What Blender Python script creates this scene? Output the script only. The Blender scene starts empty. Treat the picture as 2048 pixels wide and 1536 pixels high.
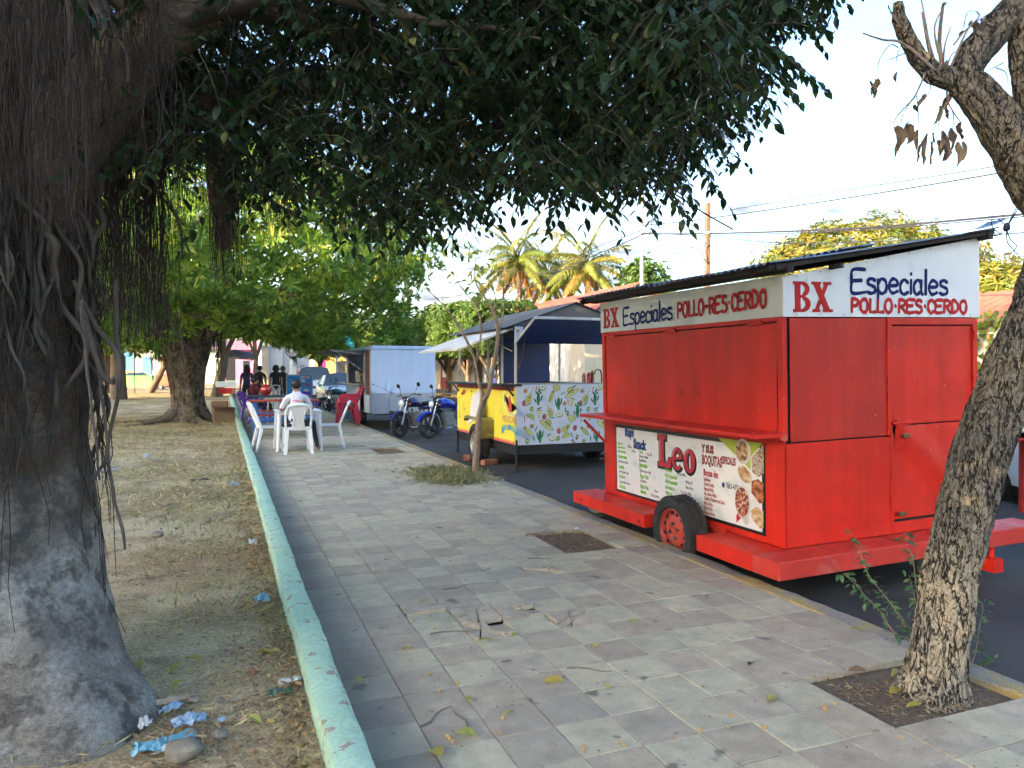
import bpy, bmesh, math, random
import numpy as np
from mathutils import Vector, Matrix, noise
rad = math.radians
rnd = random.Random(11)
nr = np.random.default_rng(5)
scene = bpy.context.scene
coll = scene.collection
# ---------------------------------------------------------------- camera, sky, sun, exposure
YAW = rad(21.4)
CAM_H = 1.45
cam_d = bpy.data.cameras.new('camera')
cam = bpy.data.objects.new('camera', cam_d)
coll.objects.link(cam)
cam.location = (0, 0, CAM_H)
cam.rotation_euler = (rad(90 - 1.08), 0, -YAW)
cam_d.sensor_width = 36.0
cam_d.lens = 26.0
cam_d.clip_start = 0.05
cam_d.clip_end = 3000
scene.camera = cam
SUN_EL, SUN_AZ = rad(11.0), rad(-112.0)          # azimuth clockwise from +Y
sun_dir = Vector((math.sin(SUN_AZ) * math.cos(SUN_EL), math.cos(SUN_AZ) * math.cos(SUN_EL), math.sin(SUN_EL)))
world = bpy.data.worlds.new('World')
scene.world = world
world.use_nodes = True
wt = world.node_tree
wt.nodes.clear()
w_out = wt.nodes.new('ShaderNodeOutputWorld')
w_bg = wt.nodes.new('ShaderNodeBackground')
w_sky = wt.nodes.new('ShaderNodeTexSky')
w_sky.sky_type = 'NISHITA'
w_sky.sun_disc = False
w_sky.sun_elevation = SUN_EL
w_sky.sun_rotation = SUN_AZ
w_sky.air_density = 1.0
w_sky.dust_density = 3.0
w_sky.ozone_density = 2.4
w_bg.inputs['Strength'].default_value = 0.15
# scattered evening clouds: noise on the sky direction projected to a flat layer
w_tc = wt.nodes.new('ShaderNodeTexCoord')
w_sep = wt.nodes.new('ShaderNodeSeparateXYZ')
wt.links.new(w_tc.outputs['Generated'], w_sep.inputs[0])
def w_math(op, a, b=None, clamp=False):
	n = wt.nodes.new('ShaderNodeMath'); n.operation = op; n.use_clamp = clamp
	for i, s in enumerate((a, b)):
		if s is None: continue
		if isinstance(s, (int, float)): n.inputs[i].default_value = s
		else: wt.links.new(s, n.inputs[i])
	return n.outputs[0]
zc = w_math('ADD', w_math('MAXIMUM', w_sep.outputs[2], 0.0), 0.12)
w_cmb = wt.nodes.new('ShaderNodeCombineXYZ')
wt.links.new(w_math('DIVIDE', w_sep.outputs[0], zc), w_cmb.inputs[0])
wt.links.new(w_math('DIVIDE', w_sep.outputs[1], zc), w_cmb.inputs[1])
def w_noise(scale, detail, lo, hi, off=0.0):
	n = wt.nodes.new('ShaderNodeTexNoise'); n.inputs['Scale'].default_value = scale
	n.inputs['Detail'].default_value = detail; n.inputs['Roughness'].default_value = 0.55
	mp = wt.nodes.new('ShaderNodeMapping'); mp.inputs['Location'].default_value = (off, off * 0.7, 0)
	wt.links.new(w_cmb.outputs[0], mp.inputs[0]); wt.links.new(mp.outputs[0], n.inputs['Vector'])
	m = wt.nodes.new('ShaderNodeMapRange'); m.inputs['From Min'].default_value = lo; m.inputs['From Max'].default_value = hi
	m.interpolation_type = 'SMOOTHSTEP'
	wt.links.new(n.outputs['Fac'], m.inputs['Value'])
	return m.outputs['Result']
veil = w_noise(0.45, 3.0, 0.25, 0.75)
puff = w_noise(2.3, 5.0, 0.57, 0.69, 38.7)
def w_mix(fac, a, b):
	n = wt.nodes.new('ShaderNodeMix'); n.data_type = 'RGBA'
	if isinstance(fac, float): n.inputs[0].default_value = fac
	else: wt.links.new(fac, n.inputs[0])
	for s, i in ((a, 6), (b, 7)):
		if isinstance(s, tuple): n.inputs[i].default_value = s + (1,)
		else: wt.links.new(s, n.inputs[i])
	return n.outputs[2]
low = wt.nodes.new('ShaderNodeMapRange'); low.interpolation_type = 'SMOOTHSTEP'
low.inputs['From Min'].default_value = 0.10; low.inputs['From Max'].default_value = 0.30; low.inputs['To Min'].default_value = 0.5; low.inputs['To Max'].default_value = 0.0
wt.links.new(w_sep.outputs[2], low.inputs['Value'])
c1 = w_mix(w_math('MULTIPLY', veil, low.outputs['Result']), w_sky.outputs[0], (3.0, 2.6, 2.35))
c2 = w_mix(w_math('MULTIPLY', puff, 0.9), c1, (0.70, 0.72, 0.90))
wt.links.new(c2, w_bg.inputs['Color'])
wt.links.new(w_bg.outputs[0], w_out.inputs[0])
sun_d = bpy.data.lights.new('sun', 'SUN')
sun_d.energy = 4.6
sun_d.angle = rad(0.5)
sun_d.color = (1.0, 0.72, 0.42)
sun_o = bpy.data.objects.new('sun', sun_d)
coll.objects.link(sun_o)
sun_o.location = sun_dir * 80
sun_o.rotation_euler = sun_dir.to_track_quat('Z', 'Y').to_euler()
scene.view_settings.view_transform = 'Standard'
scene.view_settings.look = 'None'
scene.view_settings.exposure = 2.55
scene.view_settings.gamma = 1.0
scene.view_settings.use_curve_mapping = False
scene.render.engine = 'CYCLES'
scene.cycles.use_denoising = True
scene.cycles.use_adaptive_sampling = True
scene.cycles.adaptive_threshold = 0.05
scene.cycles.adaptive_min_samples = 10
scene.cycles.max_bounces = 4
scene.cycles.diffuse_bounces = 2
scene.cycles.glossy_bounces = 2
scene.cycles.transmission_bounces = 2
scene.cycles.transparent_max_bounces = 6
scene.cycles.sample_clamp_indirect = 6.0
# ---------------------------------------------------------------- layout helper: street frame
# +Y runs up the street, +X across it to the right; the pavement surface is z = 0, the road z = -0.15
CF = (math.sin(YAW), math.cos(YAW)); CR = (math.cos(YAW), -math.sin(YAW))
def on_y(u, Y):                       # where the sight line at picture column u meets the cross-street plane Y
	a = (u - 1024) / 1480; d = Y / (CF[1] + CR[1] * a)
	return (CF[0] + CR[0] * a) * d
def on_x(u, X):                       # where it meets the plane X
	a = (u - 1024) / 1480; d = X / (CF[0] + CR[0] * a)
	return (CF[1] + CR[1] * a) * d
def at(u, v, d):                      # point at picture place u, v and depth d metres
	a = (u - 1024) / 1480
	return Vector(((CF[0] + CR[0] * a) * d, (CF[1] + CR[1] * a) * d, CAM_H - (v - 740) / 1480 * d))
# ---------------------------------------------------------------- materials
MATS = {}
def nodes_of(name):
	m = bpy.data.materials.new(name); m.use_nodes = True
	nt = m.node_tree; nt.nodes.clear()
	out = nt.nodes.new('ShaderNodeOutputMaterial')
	p = nt.nodes.new('ShaderNodeBsdfPrincipled')
	nt.links.new(p.outputs[0], out.inputs[0])
	return m, nt, p, out
def add_noise(nt, vec, scale, detail=4, rough=0.55, stretch=None):
	n = nt.nodes.new('ShaderNodeTexNoise')
	n.inputs['Scale'].default_value = scale; n.inputs['Detail'].default_value = min(detail, 3.5)
	n.inputs['Roughness'].default_value = rough
	if stretch:
		mp = nt.nodes.new('ShaderNodeMapping'); mp.inputs['Scale'].default_value = stretch
		nt.links.new(vec, mp.inputs[0]); vec = mp.outputs[0]
	nt.links.new(vec, n.inputs['Vector'])
	return n.outputs['Fac']
def map_range(nt, v, a, b, c, d, smooth=False):
	m = nt.nodes.new('ShaderNodeMapRange')
	m.inputs['From Min'].default_value = a; m.inputs['From Max'].default_value = b
	m.inputs['To Min'].default_value = c; m.inputs['To Max'].default_value = d
	if smooth: m.interpolation_type = 'SMOOTHSTEP'
	nt.links.new(v, m.inputs['Value'])
	return m.outputs['Result']
def mix_rgb(nt, fac, a, b, mode='MIX'):
	n = nt.nodes.new('ShaderNodeMix'); n.data_type = 'RGBA'; n.blend_type = mode
	if isinstance(fac, (int, float)): n.inputs[0].default_value = fac
	else: nt.links.new(fac, n.inputs[0])
	for s, i in ((a, 6), (b, 7)):
		if isinstance(s, (tuple, list)): n.inputs[i].default_value = tuple(s[:3]) + (1,)
		else: nt.links.new(s, n.inputs[i])
	return n.outputs[2]
def hsv_value(nt, col, val):
	n = nt.nodes.new('ShaderNodeHueSaturation')
	if isinstance(val, (int, float)): n.inputs['Value'].default_value = val
	else: nt.links.new(val, n.inputs['Value'])
	if isinstance(col, (tuple, list)): n.inputs['Color'].default_value = tuple(col[:3]) + (1,)
	else: nt.links.new(col, n.inputs['Color'])
	return n.outputs[0]
def math_node(nt, op, a, b):
	n = nt.nodes.new('ShaderNodeMath'); n.operation = op
	for i, s in enumerate((a, b)):
		if isinstance(s, (int, float)): n.inputs[i].default_value = s
		else: nt.links.new(s, n.inputs[i])
	return n.outputs[0]
def mat(name, col, rough=0.55, var=0.14, vscale=5.0, bump=0.0, bscale=60.0, metal=0.0, spec=0.5,
		dirt=None, damt=0.6, dscale=3.0, dlo=0.52, dhi=0.68, objvar=0.0, coat=0.0, stretch=None, chips=None, streak=0.0):
	if name in MATS: return MATS[name]
	m, nt, p, out = nodes_of(name)
	tc = nt.nodes.new('ShaderNodeTexCoord'); vec = tc.outputs['Object']
	f = add_noise(nt, vec, vscale, 5, 0.6, stretch)
	c = hsv_value(nt, col, map_range(nt, f, 0.25, 0.75, 1 - var, 1 + var))
	if objvar:
		oi = nt.nodes.new('ShaderNodeObjectInfo')
		c = hsv_value(nt, c, map_range(nt, oi.outputs['Random'], 0, 1, 1 - objvar, 1 + objvar))
	r = rough
	if dirt:
		fd = add_noise(nt, vec, dscale, 7, 0.65, stretch)
		fac = map_range(nt, fd, dlo, dhi, 0, damt, True)
		c = mix_rgb(nt, fac, c, dirt)
	if streak:
		fs_ = add_noise(nt, vec, 7, 3, 0.6, (1, 1, 0.07))
		c = hsv_value(nt, c, map_range(nt, fs_, 0.3, 0.7, 1 - streak, 1 + streak * 0.6))
	if chips:
		fc = add_noise(nt, vec, 26, 6, 0.7)
		c = mix_rgb(nt, map_range(nt, fc, 0.685, 0.71, 0, 0.85), c, chips)
	nt.links.new(c, p.inputs['Base Color'])
	fr = add_noise(nt, vec, vscale * 2.3, 4, 0.6)
	nt.links.new(map_range(nt, fr, 0.2, 0.8, max(0.02, rough - 0.1), min(1, rough + 0.12)), p.inputs['Roughness'])
	p.inputs['Metallic'].default_value = metal
	p.inputs['Specular IOR Level'].default_value = spec
	if coat: p.inputs['Coat Weight'].default_value = coat; p.inputs['Coat Roughness'].default_value = 0.08
	if bump:
		b = nt.nodes.new('ShaderNodeBump'); b.inputs['Strength'].default_value = bump; b.inputs['Distance'].default_value = 0.01
		nt.links.new(add_noise(nt, vec, bscale, 5, 0.65, stretch), b.inputs['Height'])
		nt.links.new(b.outputs[0], p.inputs['Normal'])
	MATS[name] = m
	return m
def leaf_mat(name, cols, trans=0.35, rough=0.42, spec=0.45):
	if name in MATS: return MATS[name]
	m, nt, p, out = nodes_of(name)
	at_ = nt.nodes.new('ShaderNodeAttribute'); at_.attribute_name = 'rnd'
	oi = nt.nodes.new('ShaderNodeObjectInfo')
	fac = math_node(nt, 'FRACT', math_node(nt, 'ADD', at_.outputs['Fac'], oi.outputs['Random']), 0)
	cr = nt.nodes.new('ShaderNodeValToRGB'); el = cr.color_ramp.elements
	cr.color_ramp.interpolation = 'LINEAR'
	while len(el) < len(cols): el.new(0.5)
	for i, (pos, c) in enumerate(cols):
		el[i].position = pos; el[i].color = tuple(c) + (1,)
	nt.links.new(fac, cr.inputs[0])
	nt.links.new(cr.outputs[0], p.inputs['Base Color'])
	p.inputs['Roughness'].default_value = rough
	p.inputs['Specular IOR Level'].default_value = spec
	tr = nt.nodes.new('ShaderNodeBsdfTranslucent')
	nt.links.new(hsv_value(nt, mix_rgb(nt, 1.0, cr.outputs[0], (1.0, 1.0, 0.45), 'MULTIPLY'), 1.6), tr.inputs['Color'])
	mx = nt.nodes.new('ShaderNodeMixShader'); mx.inputs[0].default_value = trans
	nt.links.new(p.outputs[0], mx.inputs[1]); nt.links.new(tr.outputs[0], mx.inputs[2])
	nt.links.new(mx.outputs[0], out.inputs[0])
	MATS[name] = m
	return m
# ---------------------------------------------------------------- mesh building
class MB:
	def __init__(self): self.v = []; self.f = []; self.m = []; self.s = []
	def add(self, vs, fs, mi=0, T=None, smooth=False):
		o = len(self.v)
		if T is not None: vs = [T @ Vector(p) for p in vs]
		self.v.extend(tuple(p) for p in vs)
		self.f.extend(tuple(i + o for i in f) for f in fs)
		self.m.extend([mi] * len(fs)); self.s.extend([smooth] * len(fs))
		return self
	def box(self, lo, hi, mi=0, T=None):
		(a, b, c), (d, e, g) = lo, hi
		vs = [(a, b, c), (d, b, c), (d, e, c), (a, e, c), (a, b, g), (d, b, g), (d, e, g), (a, e, g)]
		fs = [(3, 2, 1, 0), (4, 5, 6, 7), (0, 1, 5, 4), (1, 2, 6, 5), (2, 3, 7, 6), (3, 0, 4, 7)]
		return self.add(vs, fs, mi, T)
	def bar(self, p0, p1, w, h, mi=0, up=(0, 0, 1)):
		p0, p1 = Vector(p0), Vector(p1); d = p1 - p0; L = d.length; d.normalize()
		up = Vector(up)
		if abs(d.dot(up)) > 0.98: up = Vector((0, 1, 0))
		x = d.cross(up).normalized(); z = x.cross(d)
		T = Matrix((x, d, z)).transposed().to_4x4(); T.translation = p0
		return self.box((-w / 2, 0, -h / 2), (w / 2, L, h / 2), mi, T)
	def tube(self, pts, radii, n=8, mi=0, cap=True, smooth=True, flat=None, T=None):
		pts = [Vector(p) for p in pts]
		if isinstance(radii, (int, float)): radii = [radii] * len(pts)
		t0 = (pts[1] - pts[0]).normalized()
		x = t0.orthogonal().normalized()
		vs = []; k = len(pts)
		for i, p in enumerate(pts):
			t = (pts[min(i + 1, k - 1)] - pts[max(i - 1, 0)])
			t = t.normalized() if t.length > 1e-9 else t0
			x = (x - t * x.dot(t))
			x = x.normalized() if x.length > 1e-6 else t.orthogonal().normalized()
			y = t.cross(x)
			for j in range(n):
				a = 2 * math.pi * j / n
				vs.append(p + (x * math.cos(a) + y * math.sin(a)) * radii[i])
		fs = []
		for i in range(k - 1):
			for j in range(n):
				j2 = (j + 1) % n
				fs.append((i * n + j, i * n + j2, (i + 1) * n + j2, (i + 1) * n + j))
		if cap:
			fs.append(tuple(range(n - 1, -1, -1))); fs.append(tuple((k - 1) * n + j for j in range(n)))
		if flat is not None: vs = [flat @ p for p in vs]
		return self.add(vs, fs, mi, T, smooth)
	def cyl(self, p0, p1, r0, r1=None, n=16, mi=0, smooth=True, cap=True):
		return self.tube([p0, p1], [r0, r0 if r1 is None else r1], n, mi, cap, smooth)
	def lathe(self, prof, n=24, mi=0, T=None, smooth=True, closed=False, cap=True):      # profile of (r, z) about local z
		vs = []; fs = []; k = len(prof)
		for r, z in prof:
			for j in range(n):
				a = 2 * math.pi * j / n; vs.append((r * math.cos(a), r * math.sin(a), z))
		for i in range(k if closed else k - 1):
			i2 = (i + 1) % k
			for j in range(n):
				j2 = (j + 1) % n
				fs.append((i * n + j, i * n + j2, i2 * n + j2, i2 * n + j))
		if not closed and cap:
			if prof[0][0] > 1e-6: fs.append(tuple(range(n - 1, -1, -1)))
			if prof[-1][0] > 1e-6: fs.append(tuple((k - 1) * n + j for j in range(n)))
		return self.add(vs, fs, mi, T, smooth)
	def prism(self, poly, h, mi=0, T=None, z0=0.0):                            # polygon in local xy, thickness along z
		n = len(poly)
		vs = [(x, y, z0) for x, y in poly] + [(x, y, z0 + h) for x, y in poly]
		fs = [tuple(range(n - 1, -1, -1)), tuple(range(n, 2 * n))] + [(i, (i + 1) % n, n + (i + 1) % n, n + i) for i in range(n)]
		return self.add(vs, fs, mi, T)
	def ball(self, c, r, nu=12, nv=8, mi=0, T=None, jit=0.0, seed=0):
		if isinstance(r, (int, float)): r = (r, r, r)
		rr = random.Random(seed); vs = []; fs = []
		for i in range(1, nv):
			ph = math.pi * i / nv
			for j in range(nu):
				a = 2 * math.pi * j / nu; k = 1 + rr.uniform(-jit, jit)
				vs.append((c[0] + r[0] * math.sin(ph) * math.cos(a) * k, c[1] + r[1] * math.sin(ph) * math.sin(a) * k, c[2] + r[2] * math.cos(ph) * k))
		top = len(vs); vs.append((c[0], c[1], c[2] + r[2])); bot = len(vs); vs.append((c[0], c[1], c[2] - r[2]))
		for i in range(nv - 2):
			for j in range(nu):
				j2 = (j + 1) % nu; fs.append((i * nu + j, (i + 1) * nu + j, (i + 1) * nu + j2, i * nu + j2))
		for j in range(nu):
			j2 = (j + 1) % nu
			fs.append((top, j, j2)); fs.append((bot, (nv - 2) * nu + j2, (nv - 2) * nu + j))
		return self.add(vs, fs, mi, T, True)
	def mesh(self, name, mats, bevel=0.0, segs=1):
		me = bpy.data.meshes.new(name)
		me.from_pydata(self.v, [], self.f)
		me.polygons.foreach_set('material_index', self.m)
		me.polygons.foreach_set('use_smooth', self.s)
		for m in (mats if isinstance(mats, (list, tuple)) else [mats]): me.materials.append(m)
		if bevel:
			bm = bmesh.new(); bm.from_mesh(me)
			bmesh.ops.remove_doubles(bm, verts=bm.verts, dist=1e-5)
			ed = [e for e in bm.edges if len(e.link_faces) == 2 and e.calc_face_angle() > 0.5]
			bmesh.ops.bevel(bm, geom=ed, offset=bevel, segments=segs, affect='EDGES', profile=0.5, clamp_overlap=True)
			bm.to_mesh(me); bm.free()
		me.update()
		if any(self.s): me.set_sharp_from_angle(angle=rad(40))
		return me
	def build(self, name, mats, parent=None, bevel=0.0, segs=1, loc=None):
		return link(name, self.mesh(name, mats, bevel, segs), parent, loc)
def build_split(mb, name, mats, parent=None, bevel=0.0):
	"""One object per connected piece of the builder."""
	par = list(range(len(mb.v)))
	def find(a):
		while par[a] != a: par[a] = par[par[a]]; a = par[a]
		return a
	for f in mb.f:
		r0 = find(f[0])
		for q in f[1:]: par[find(q)] = r0
	groups = {}
	for k, f in enumerate(mb.f): groups.setdefault(find(f[0]), []).append(k)
	out = []
	for ks in groups.values():
		nb = MB(); ids = {}
		for k in ks:
			g_ = []
			for q in mb.f[k]:
				if q not in ids: ids[q] = len(nb.v); nb.v.append(mb.v[q])
				g_.append(ids[q])
			nb.f.append(tuple(g_)); nb.m.append(mb.m[k]); nb.s.append(mb.s[k])
		c = sum((Vector(v) for v in nb.v), Vector()) / len(nb.v)
		nb.v = [tuple(Vector(v) - c) for v in nb.v]
		out.append(nb.build(name, mats, parent, bevel, loc=c))
	return out
def link(name, me, parent=None, loc=None):
	o = bpy.data.objects.new(name, me); coll.objects.link(o)
	if parent is not None: o.parent = parent
	if loc is not None: o.location = loc
	return o
def tag(o, label=None, cat=None, group=None, kind=None):
	if label: o['label'] = label
	if cat: o['category'] = cat
	if group: o['group'] = group
	if kind: o['kind'] = kind
	return o
def thing(name, label, cat, loc=(0, 0, 0), rz=0.0, group=None):
	o = bpy.data.objects.new(name, None); coll.objects.link(o)
	o.empty_display_size = 0.2
	o.location = loc; o.rotation_euler = (0, 0, rz)
	return tag(o, label, cat, group)
def copy_tree(o, parent=None):
	c = o.copy(); coll.objects.link(c); c.parent = parent
	for ch in o.children: copy_tree(ch, c)
	return c
def frame(x, y, z, o=(0, 0, 0)):
	T = Matrix((Vector(x), Vector(y), Vector(z))).transposed().to_4x4(); T.translation = Vector(o)
	return T
def text_mesh(s, size, m, bold=0.0, xs=1.0, shear=0.0, align='LEFT', space=1.0):
	cu = bpy.data.curves.new('lettering', 'FONT')
	cu.body = s; cu.size = size; cu.offset = bold; cu.shear = shear; cu.align_x = align
	cu.resolution_u = 2; cu.space_character = space
	o = bpy.data.objects.new('lettering', cu); coll.objects.link(o)
	dg = bpy.context.evaluated_depsgraph_get()
	me = bpy.data.meshes.new_from_object(o.evaluated_get(dg))
	bpy.data.objects.remove(o); bpy.data.curves.remove(cu)
	for v in me.vertices: v.co.x *= xs
	me.materials.clear(); me.materials.append(m)
	return me
def text(s, size, m, parent, T, bold=0.0, xs=1.0, shear=0.0, align='LEFT', name='lettering', space=1.0):
	o = link(name, text_mesh(s, size, m, bold, xs, shear, align, space), parent)
	o.matrix_local = T
	return o
def flat_poly(polys, mats, name, parent, T):      # flat print: list of (points, material index, lift)
	mb = MB()
	for pts, mi, z in polys:
		mb.add([(x, y, z) for x, y in pts], [tuple(range(len(pts)))], mi)
	o = mb.build(name, mats, parent)
	o.matrix_local = T
	return o
def circ(cx, cy, rx, ry=None, n=18, a0=0.0, a1=2 * math.pi, rot=0.0):
	ry = rx if ry is None else ry; pts = []
	full = abs(a1 - a0 - 2 * math.pi) < 1e-6
	for i in range(n if full else n + 1):
		a = a0 + (a1 - a0) * i / n; x, y = rx * math.cos(a), ry * math.sin(a)
		pts.append((cx + x * math.cos(rot) - y * math.sin(rot), cy + x * math.sin(rot) + y * math.cos(rot)))
	return pts
def fast_mesh(name, verts, loop_idx, sizes, mats, rnds=None, smooth=False):
	me = bpy.data.meshes.new(name)
	me.vertices.add(len(verts)); me.vertices.foreach_set('co', np.ascontiguousarray(verts, dtype=np.float32).ravel())
	me.loops.add(len(loop_idx)); me.loops.foreach_set('vertex_index', np.ascontiguousarray(loop_idx, dtype=np.int32))
	st = np.concatenate(([0], np.cumsum(sizes)[:-1])).astype(np.int32)
	me.polygons.add(len(sizes)); me.polygons.foreach_set('loop_start', st)
	me.polygons.foreach_set('use_smooth', np.full(len(sizes), bool(smooth)))
	me.update(calc_edges=True)
	for m in (mats if isinstance(mats, (list, tuple)) else [mats]): me.materials.append(m)
	if rnds is not None:
		a = me.attributes.new('rnd', 'FLOAT', 'POINT'); a.data.foreach_set('value', np.ascontiguousarray(rnds, dtype=np.float32))
	return me
def unit(a): return a / np.maximum(np.linalg.norm(a, axis=1, keepdims=True), 1e-9)
def leaves(name, pos, dirs, nrm, length, width, m, fold=0.18, bend=0.15, simple=False, rnds=None):
	"""One mesh of many leaves: base at pos, growing along dirs, face normal nrm."""
	pos = np.asarray(pos, float); n = len(pos)
	d = unit(np.asarray(dirs, float)); nn = np.asarray(nrm, float)
	s = unit(np.cross(d, nn)); nn = unit(np.cross(s, d))
	L = np.broadcast_to(np.asarray(length, float).reshape(-1, 1), (n, 1)); W = np.broadcast_to(np.asarray(width, float).reshape(-1, 1), (n, 1)) * 0.5
	if simple:
		b = pos; l = pos + d * L * 0.5 - s * W + nn * fold * W; r = pos + d * L * 0.5 + s * W + nn * fold * W; t = pos + d * L - nn * bend * L
		V = np.stack([b, r, t, l], 1).reshape(-1, 3)
		idx = np.arange(n * 4); sizes = np.full(n, 4); k = 4
	else:
		b = pos
		l1 = pos + d * L * 0.30 - s * W * 0.92 + nn * fold * W; r1 = pos + d * L * 0.30 + s * W * 0.92 + nn * fold * W
		l2 = pos + d * L * 0.66 - s * W * 0.80 + nn * (fold * W - bend * L * 0.35); r2 = pos + d * L * 0.66 + s * W * 0.80 + nn * (fold * W - bend * L * 0.35)
		t = pos + d * L - nn * bend * L
		V = np.stack([b, r1, l1, r2, l2, t], 1).reshape(-1, 3); k = 6
		base = (np.arange(n) * 6)[:, None]
		idx = (base + np.array([[0, 1, 2, 2, 1, 3, 4, 4, 3, 5]])).ravel()
		sizes = np.tile([3, 4, 3], n)
	rv = np.repeat(nr.random(n) if rnds is None else rnds, k)
	return fast_mesh(name, V, idx, sizes, m, rv)
def rand_dirs(n):
	v = nr.normal(size=(n, 3)); return unit(v)
# ================================================================ ground, road, pavement
def world_mat(name, build):
	m, nt, p, out = nodes_of(name)
	g = nt.nodes.new('ShaderNodeNewGeometry')
	build(nt, p, g.outputs['Position'])
	MATS[name] = m
	return m
def bump_to(nt, p, h, strength, dist=0.01):
	b = nt.nodes.new('ShaderNodeBump'); b.inputs['Strength'].default_value = strength; b.inputs['Distance'].default_value = dist
	nt.links.new(h, b.inputs['Height']); nt.links.new(b.outputs[0], p.inputs['Normal'])
def asphalt_b(nt, p, pos):
	c = mix_rgb(nt, map_range(nt, add_noise(nt, pos, 0.55, 6, 0.62), 0.35, 0.68, 0, 1, True), (0.042, 0.042, 0.044), (0.072, 0.070, 0.069))
	gr = add_noise(nt, pos, 160, 3, 0.7)
	c = hsv_value(nt, c, map_range(nt, gr, 0.3, 0.7, 0.55, 1.5))
	oil = add_noise(nt, pos, 1.7, 6, 0.6)
	c = mix_rgb(nt, map_range(nt, oil, 0.60, 0.70, 0, 0.6, True), c, (0.03, 0.028, 0.026))
	dust = add_noise(nt, pos, 2.6, 7, 0.7)
	c = mix_rgb(nt, map_range(nt, dust, 0.58, 0.75, 0, 0.5, True), c, (0.11, 0.098, 0.084))
	nt.links.new(c, p.inputs['Base Color']); p.inputs['Roughness'].default_value = 0.88; p.inputs['Specular IOR Level'].default_value = 0.25
	bump_to(nt, p, gr, 0.7, 0.006)
ASPHALT = world_mat('asphalt', asphalt_b)
def soil_b(nt, p, pos):
	c = mix_rgb(nt, map_range(nt, add_noise(nt, pos, 0.9, 7, 0.62), 0.38, 0.62, 0, 1, True), (0.36, 0.25, 0.145), (0.58, 0.465, 0.285))
	c = mix_rgb(nt, map_range(nt, add_noise(nt, pos, 0.35, 6, 0.6), 0.52, 0.66, 0, 0.55, True), c, (0.20, 0.23, 0.10))
	c = mix_rgb(nt, map_range(nt, add_noise(nt, pos, 2.3, 7, 0.7), 0.55, 0.68, 0, 0.7, True), c, (0.21, 0.145, 0.10))
	fi = add_noise(nt, pos, 55, 6, 0.72)
	c = hsv_value(nt, c, map_range(nt, fi, 0.28, 0.72, 0.45, 1.55))
	c = mix_rgb(nt, map_range(nt, add_noise(nt, pos, 38, 4, 0.6, (1, 0.35, 1)), 0.60, 0.66, 0, 0.75), c, (0.46, 0.38, 0.24))
	nt.links.new(c, p.inputs['Base Color']); p.inputs['Roughness'].default_value = 0.95; p.inputs['Specular IOR Level'].default_value = 0.15
	bump_to(nt, p, fi, 0.9, 0.02)
SOIL = world_mat('dry_soil', soil_b)
def pit_b(nt, p, pos):
	c = mix_rgb(nt, add_noise(nt, pos, 6, 6, 0.65), (0.10, 0.068, 0.047), (0.21, 0.155, 0.105))
	fi = add_noise(nt, pos, 70, 6, 0.72)
	c = hsv_value(nt, c, map_range(nt, fi, 0.28, 0.72, 0.5, 1.5))
	nt.links.new(c, p.inputs['Base Color']); p.inputs['Roughness'].default_value = 0.95
	bump_to(nt, p, fi, 0.9, 0.02)
PIT = world_mat('pit_soil', pit_b)
def paver_b(nt, p, pos):
	a = nt.nodes.new('ShaderNodeAttribute'); a.attribute_name = 'rnd'
	oi = nt.nodes.new('ShaderNodeObjectInfo')
	sg_ = nt.nodes.new('ShaderNodeAttribute'); sg_.attribute_name = 'single'
	f = math_node(nt, 'ADD', a.outputs['Fac'], math_node(nt, 'MULTIPLY', math_node(nt, 'MULTIPLY', oi.outputs['Random'], sg_.outputs['Fac']), 0.5))
	cr = nt.nodes.new('ShaderNodeValToRGB'); el = cr.color_ramp.elements
	stops = [(0.0, (0.430, 0.350, 0.255)), (0.24, (0.365, 0.300, 0.222)), (0.49, (0.445, 0.370, 0.275)), (0.51, (0.450, 0.392, 0.270)), (0.75, (0.490, 0.430, 0.300)), (1.0, (0.425, 0.378, 0.265))]
	while len(el) < len(stops): el.new(0.5)
	for i, (q, c) in enumerate(stops): el[i].position = q; el[i].color = c + (1,)
	nt.links.new(f, cr.inputs[0])
	c = cr.outputs[0]
	sp = add_noise(nt, pos, 220, 3, 0.7)
	c = hsv_value(nt, c, map_range(nt, sp, 0.3, 0.7, 0.80, 1.22))
	mott = add_noise(nt, pos, 9, 7, 0.68)
	c = hsv_value(nt, c, map_range(nt, mott, 0.3, 0.7, 0.78, 1.18))
	big = add_noise(nt, pos, 1.1, 5, 0.6)
	c = mix_rgb(nt, map_range(nt, big, 0.50, 0.70, 0, 0.45, True), c, (0.30, 0.262, 0.215))
	st = add_noise(nt, pos, 4.2, 3, 0.45)
	c = mix_rgb(nt, map_range(nt, st, 0.665, 0.72, 0, 0.72, True), c, (0.075, 0.065, 0.058))
	st2 = add_noise(nt, pos, 17, 2, 0.4)
	c = mix_rgb(nt, map_range(nt, st2, 0.70, 0.74, 0, 0.6, True), c, (0.085, 0.075, 0.066))
	# grime band swept against the park curb
	sx = nt.nodes.new('ShaderNodeSeparateXYZ'); nt.links.new(pos, sx.inputs[0])
	gx = math_node(nt, 'ADD', sx.outputs[0], math_node(nt, 'MULTIPLY', add_noise(nt, pos, 2.2, 5, 0.6), 0.55))
	c = mix_rgb(nt, map_range(nt, gx, 0.78, 1.22, 0.6, 0, True), c, (0.12, 0.108, 0.098))
	nt.links.new(c, p.inputs['Base Color'])
	nt.links.new(map_range(nt, mott, 0.3, 0.7, 0.62, 0.85), p.inputs['Roughness'])
	p.inputs['Specular IOR Level'].default_value = 0.35
	bump_to(nt, p, math_node(nt, 'ADD', sp, math_node(nt, 'MULTIPLY', mott, 1.4)), 0.35, 0.004)
PAVER = world_mat('paver', paver_b)
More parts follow.
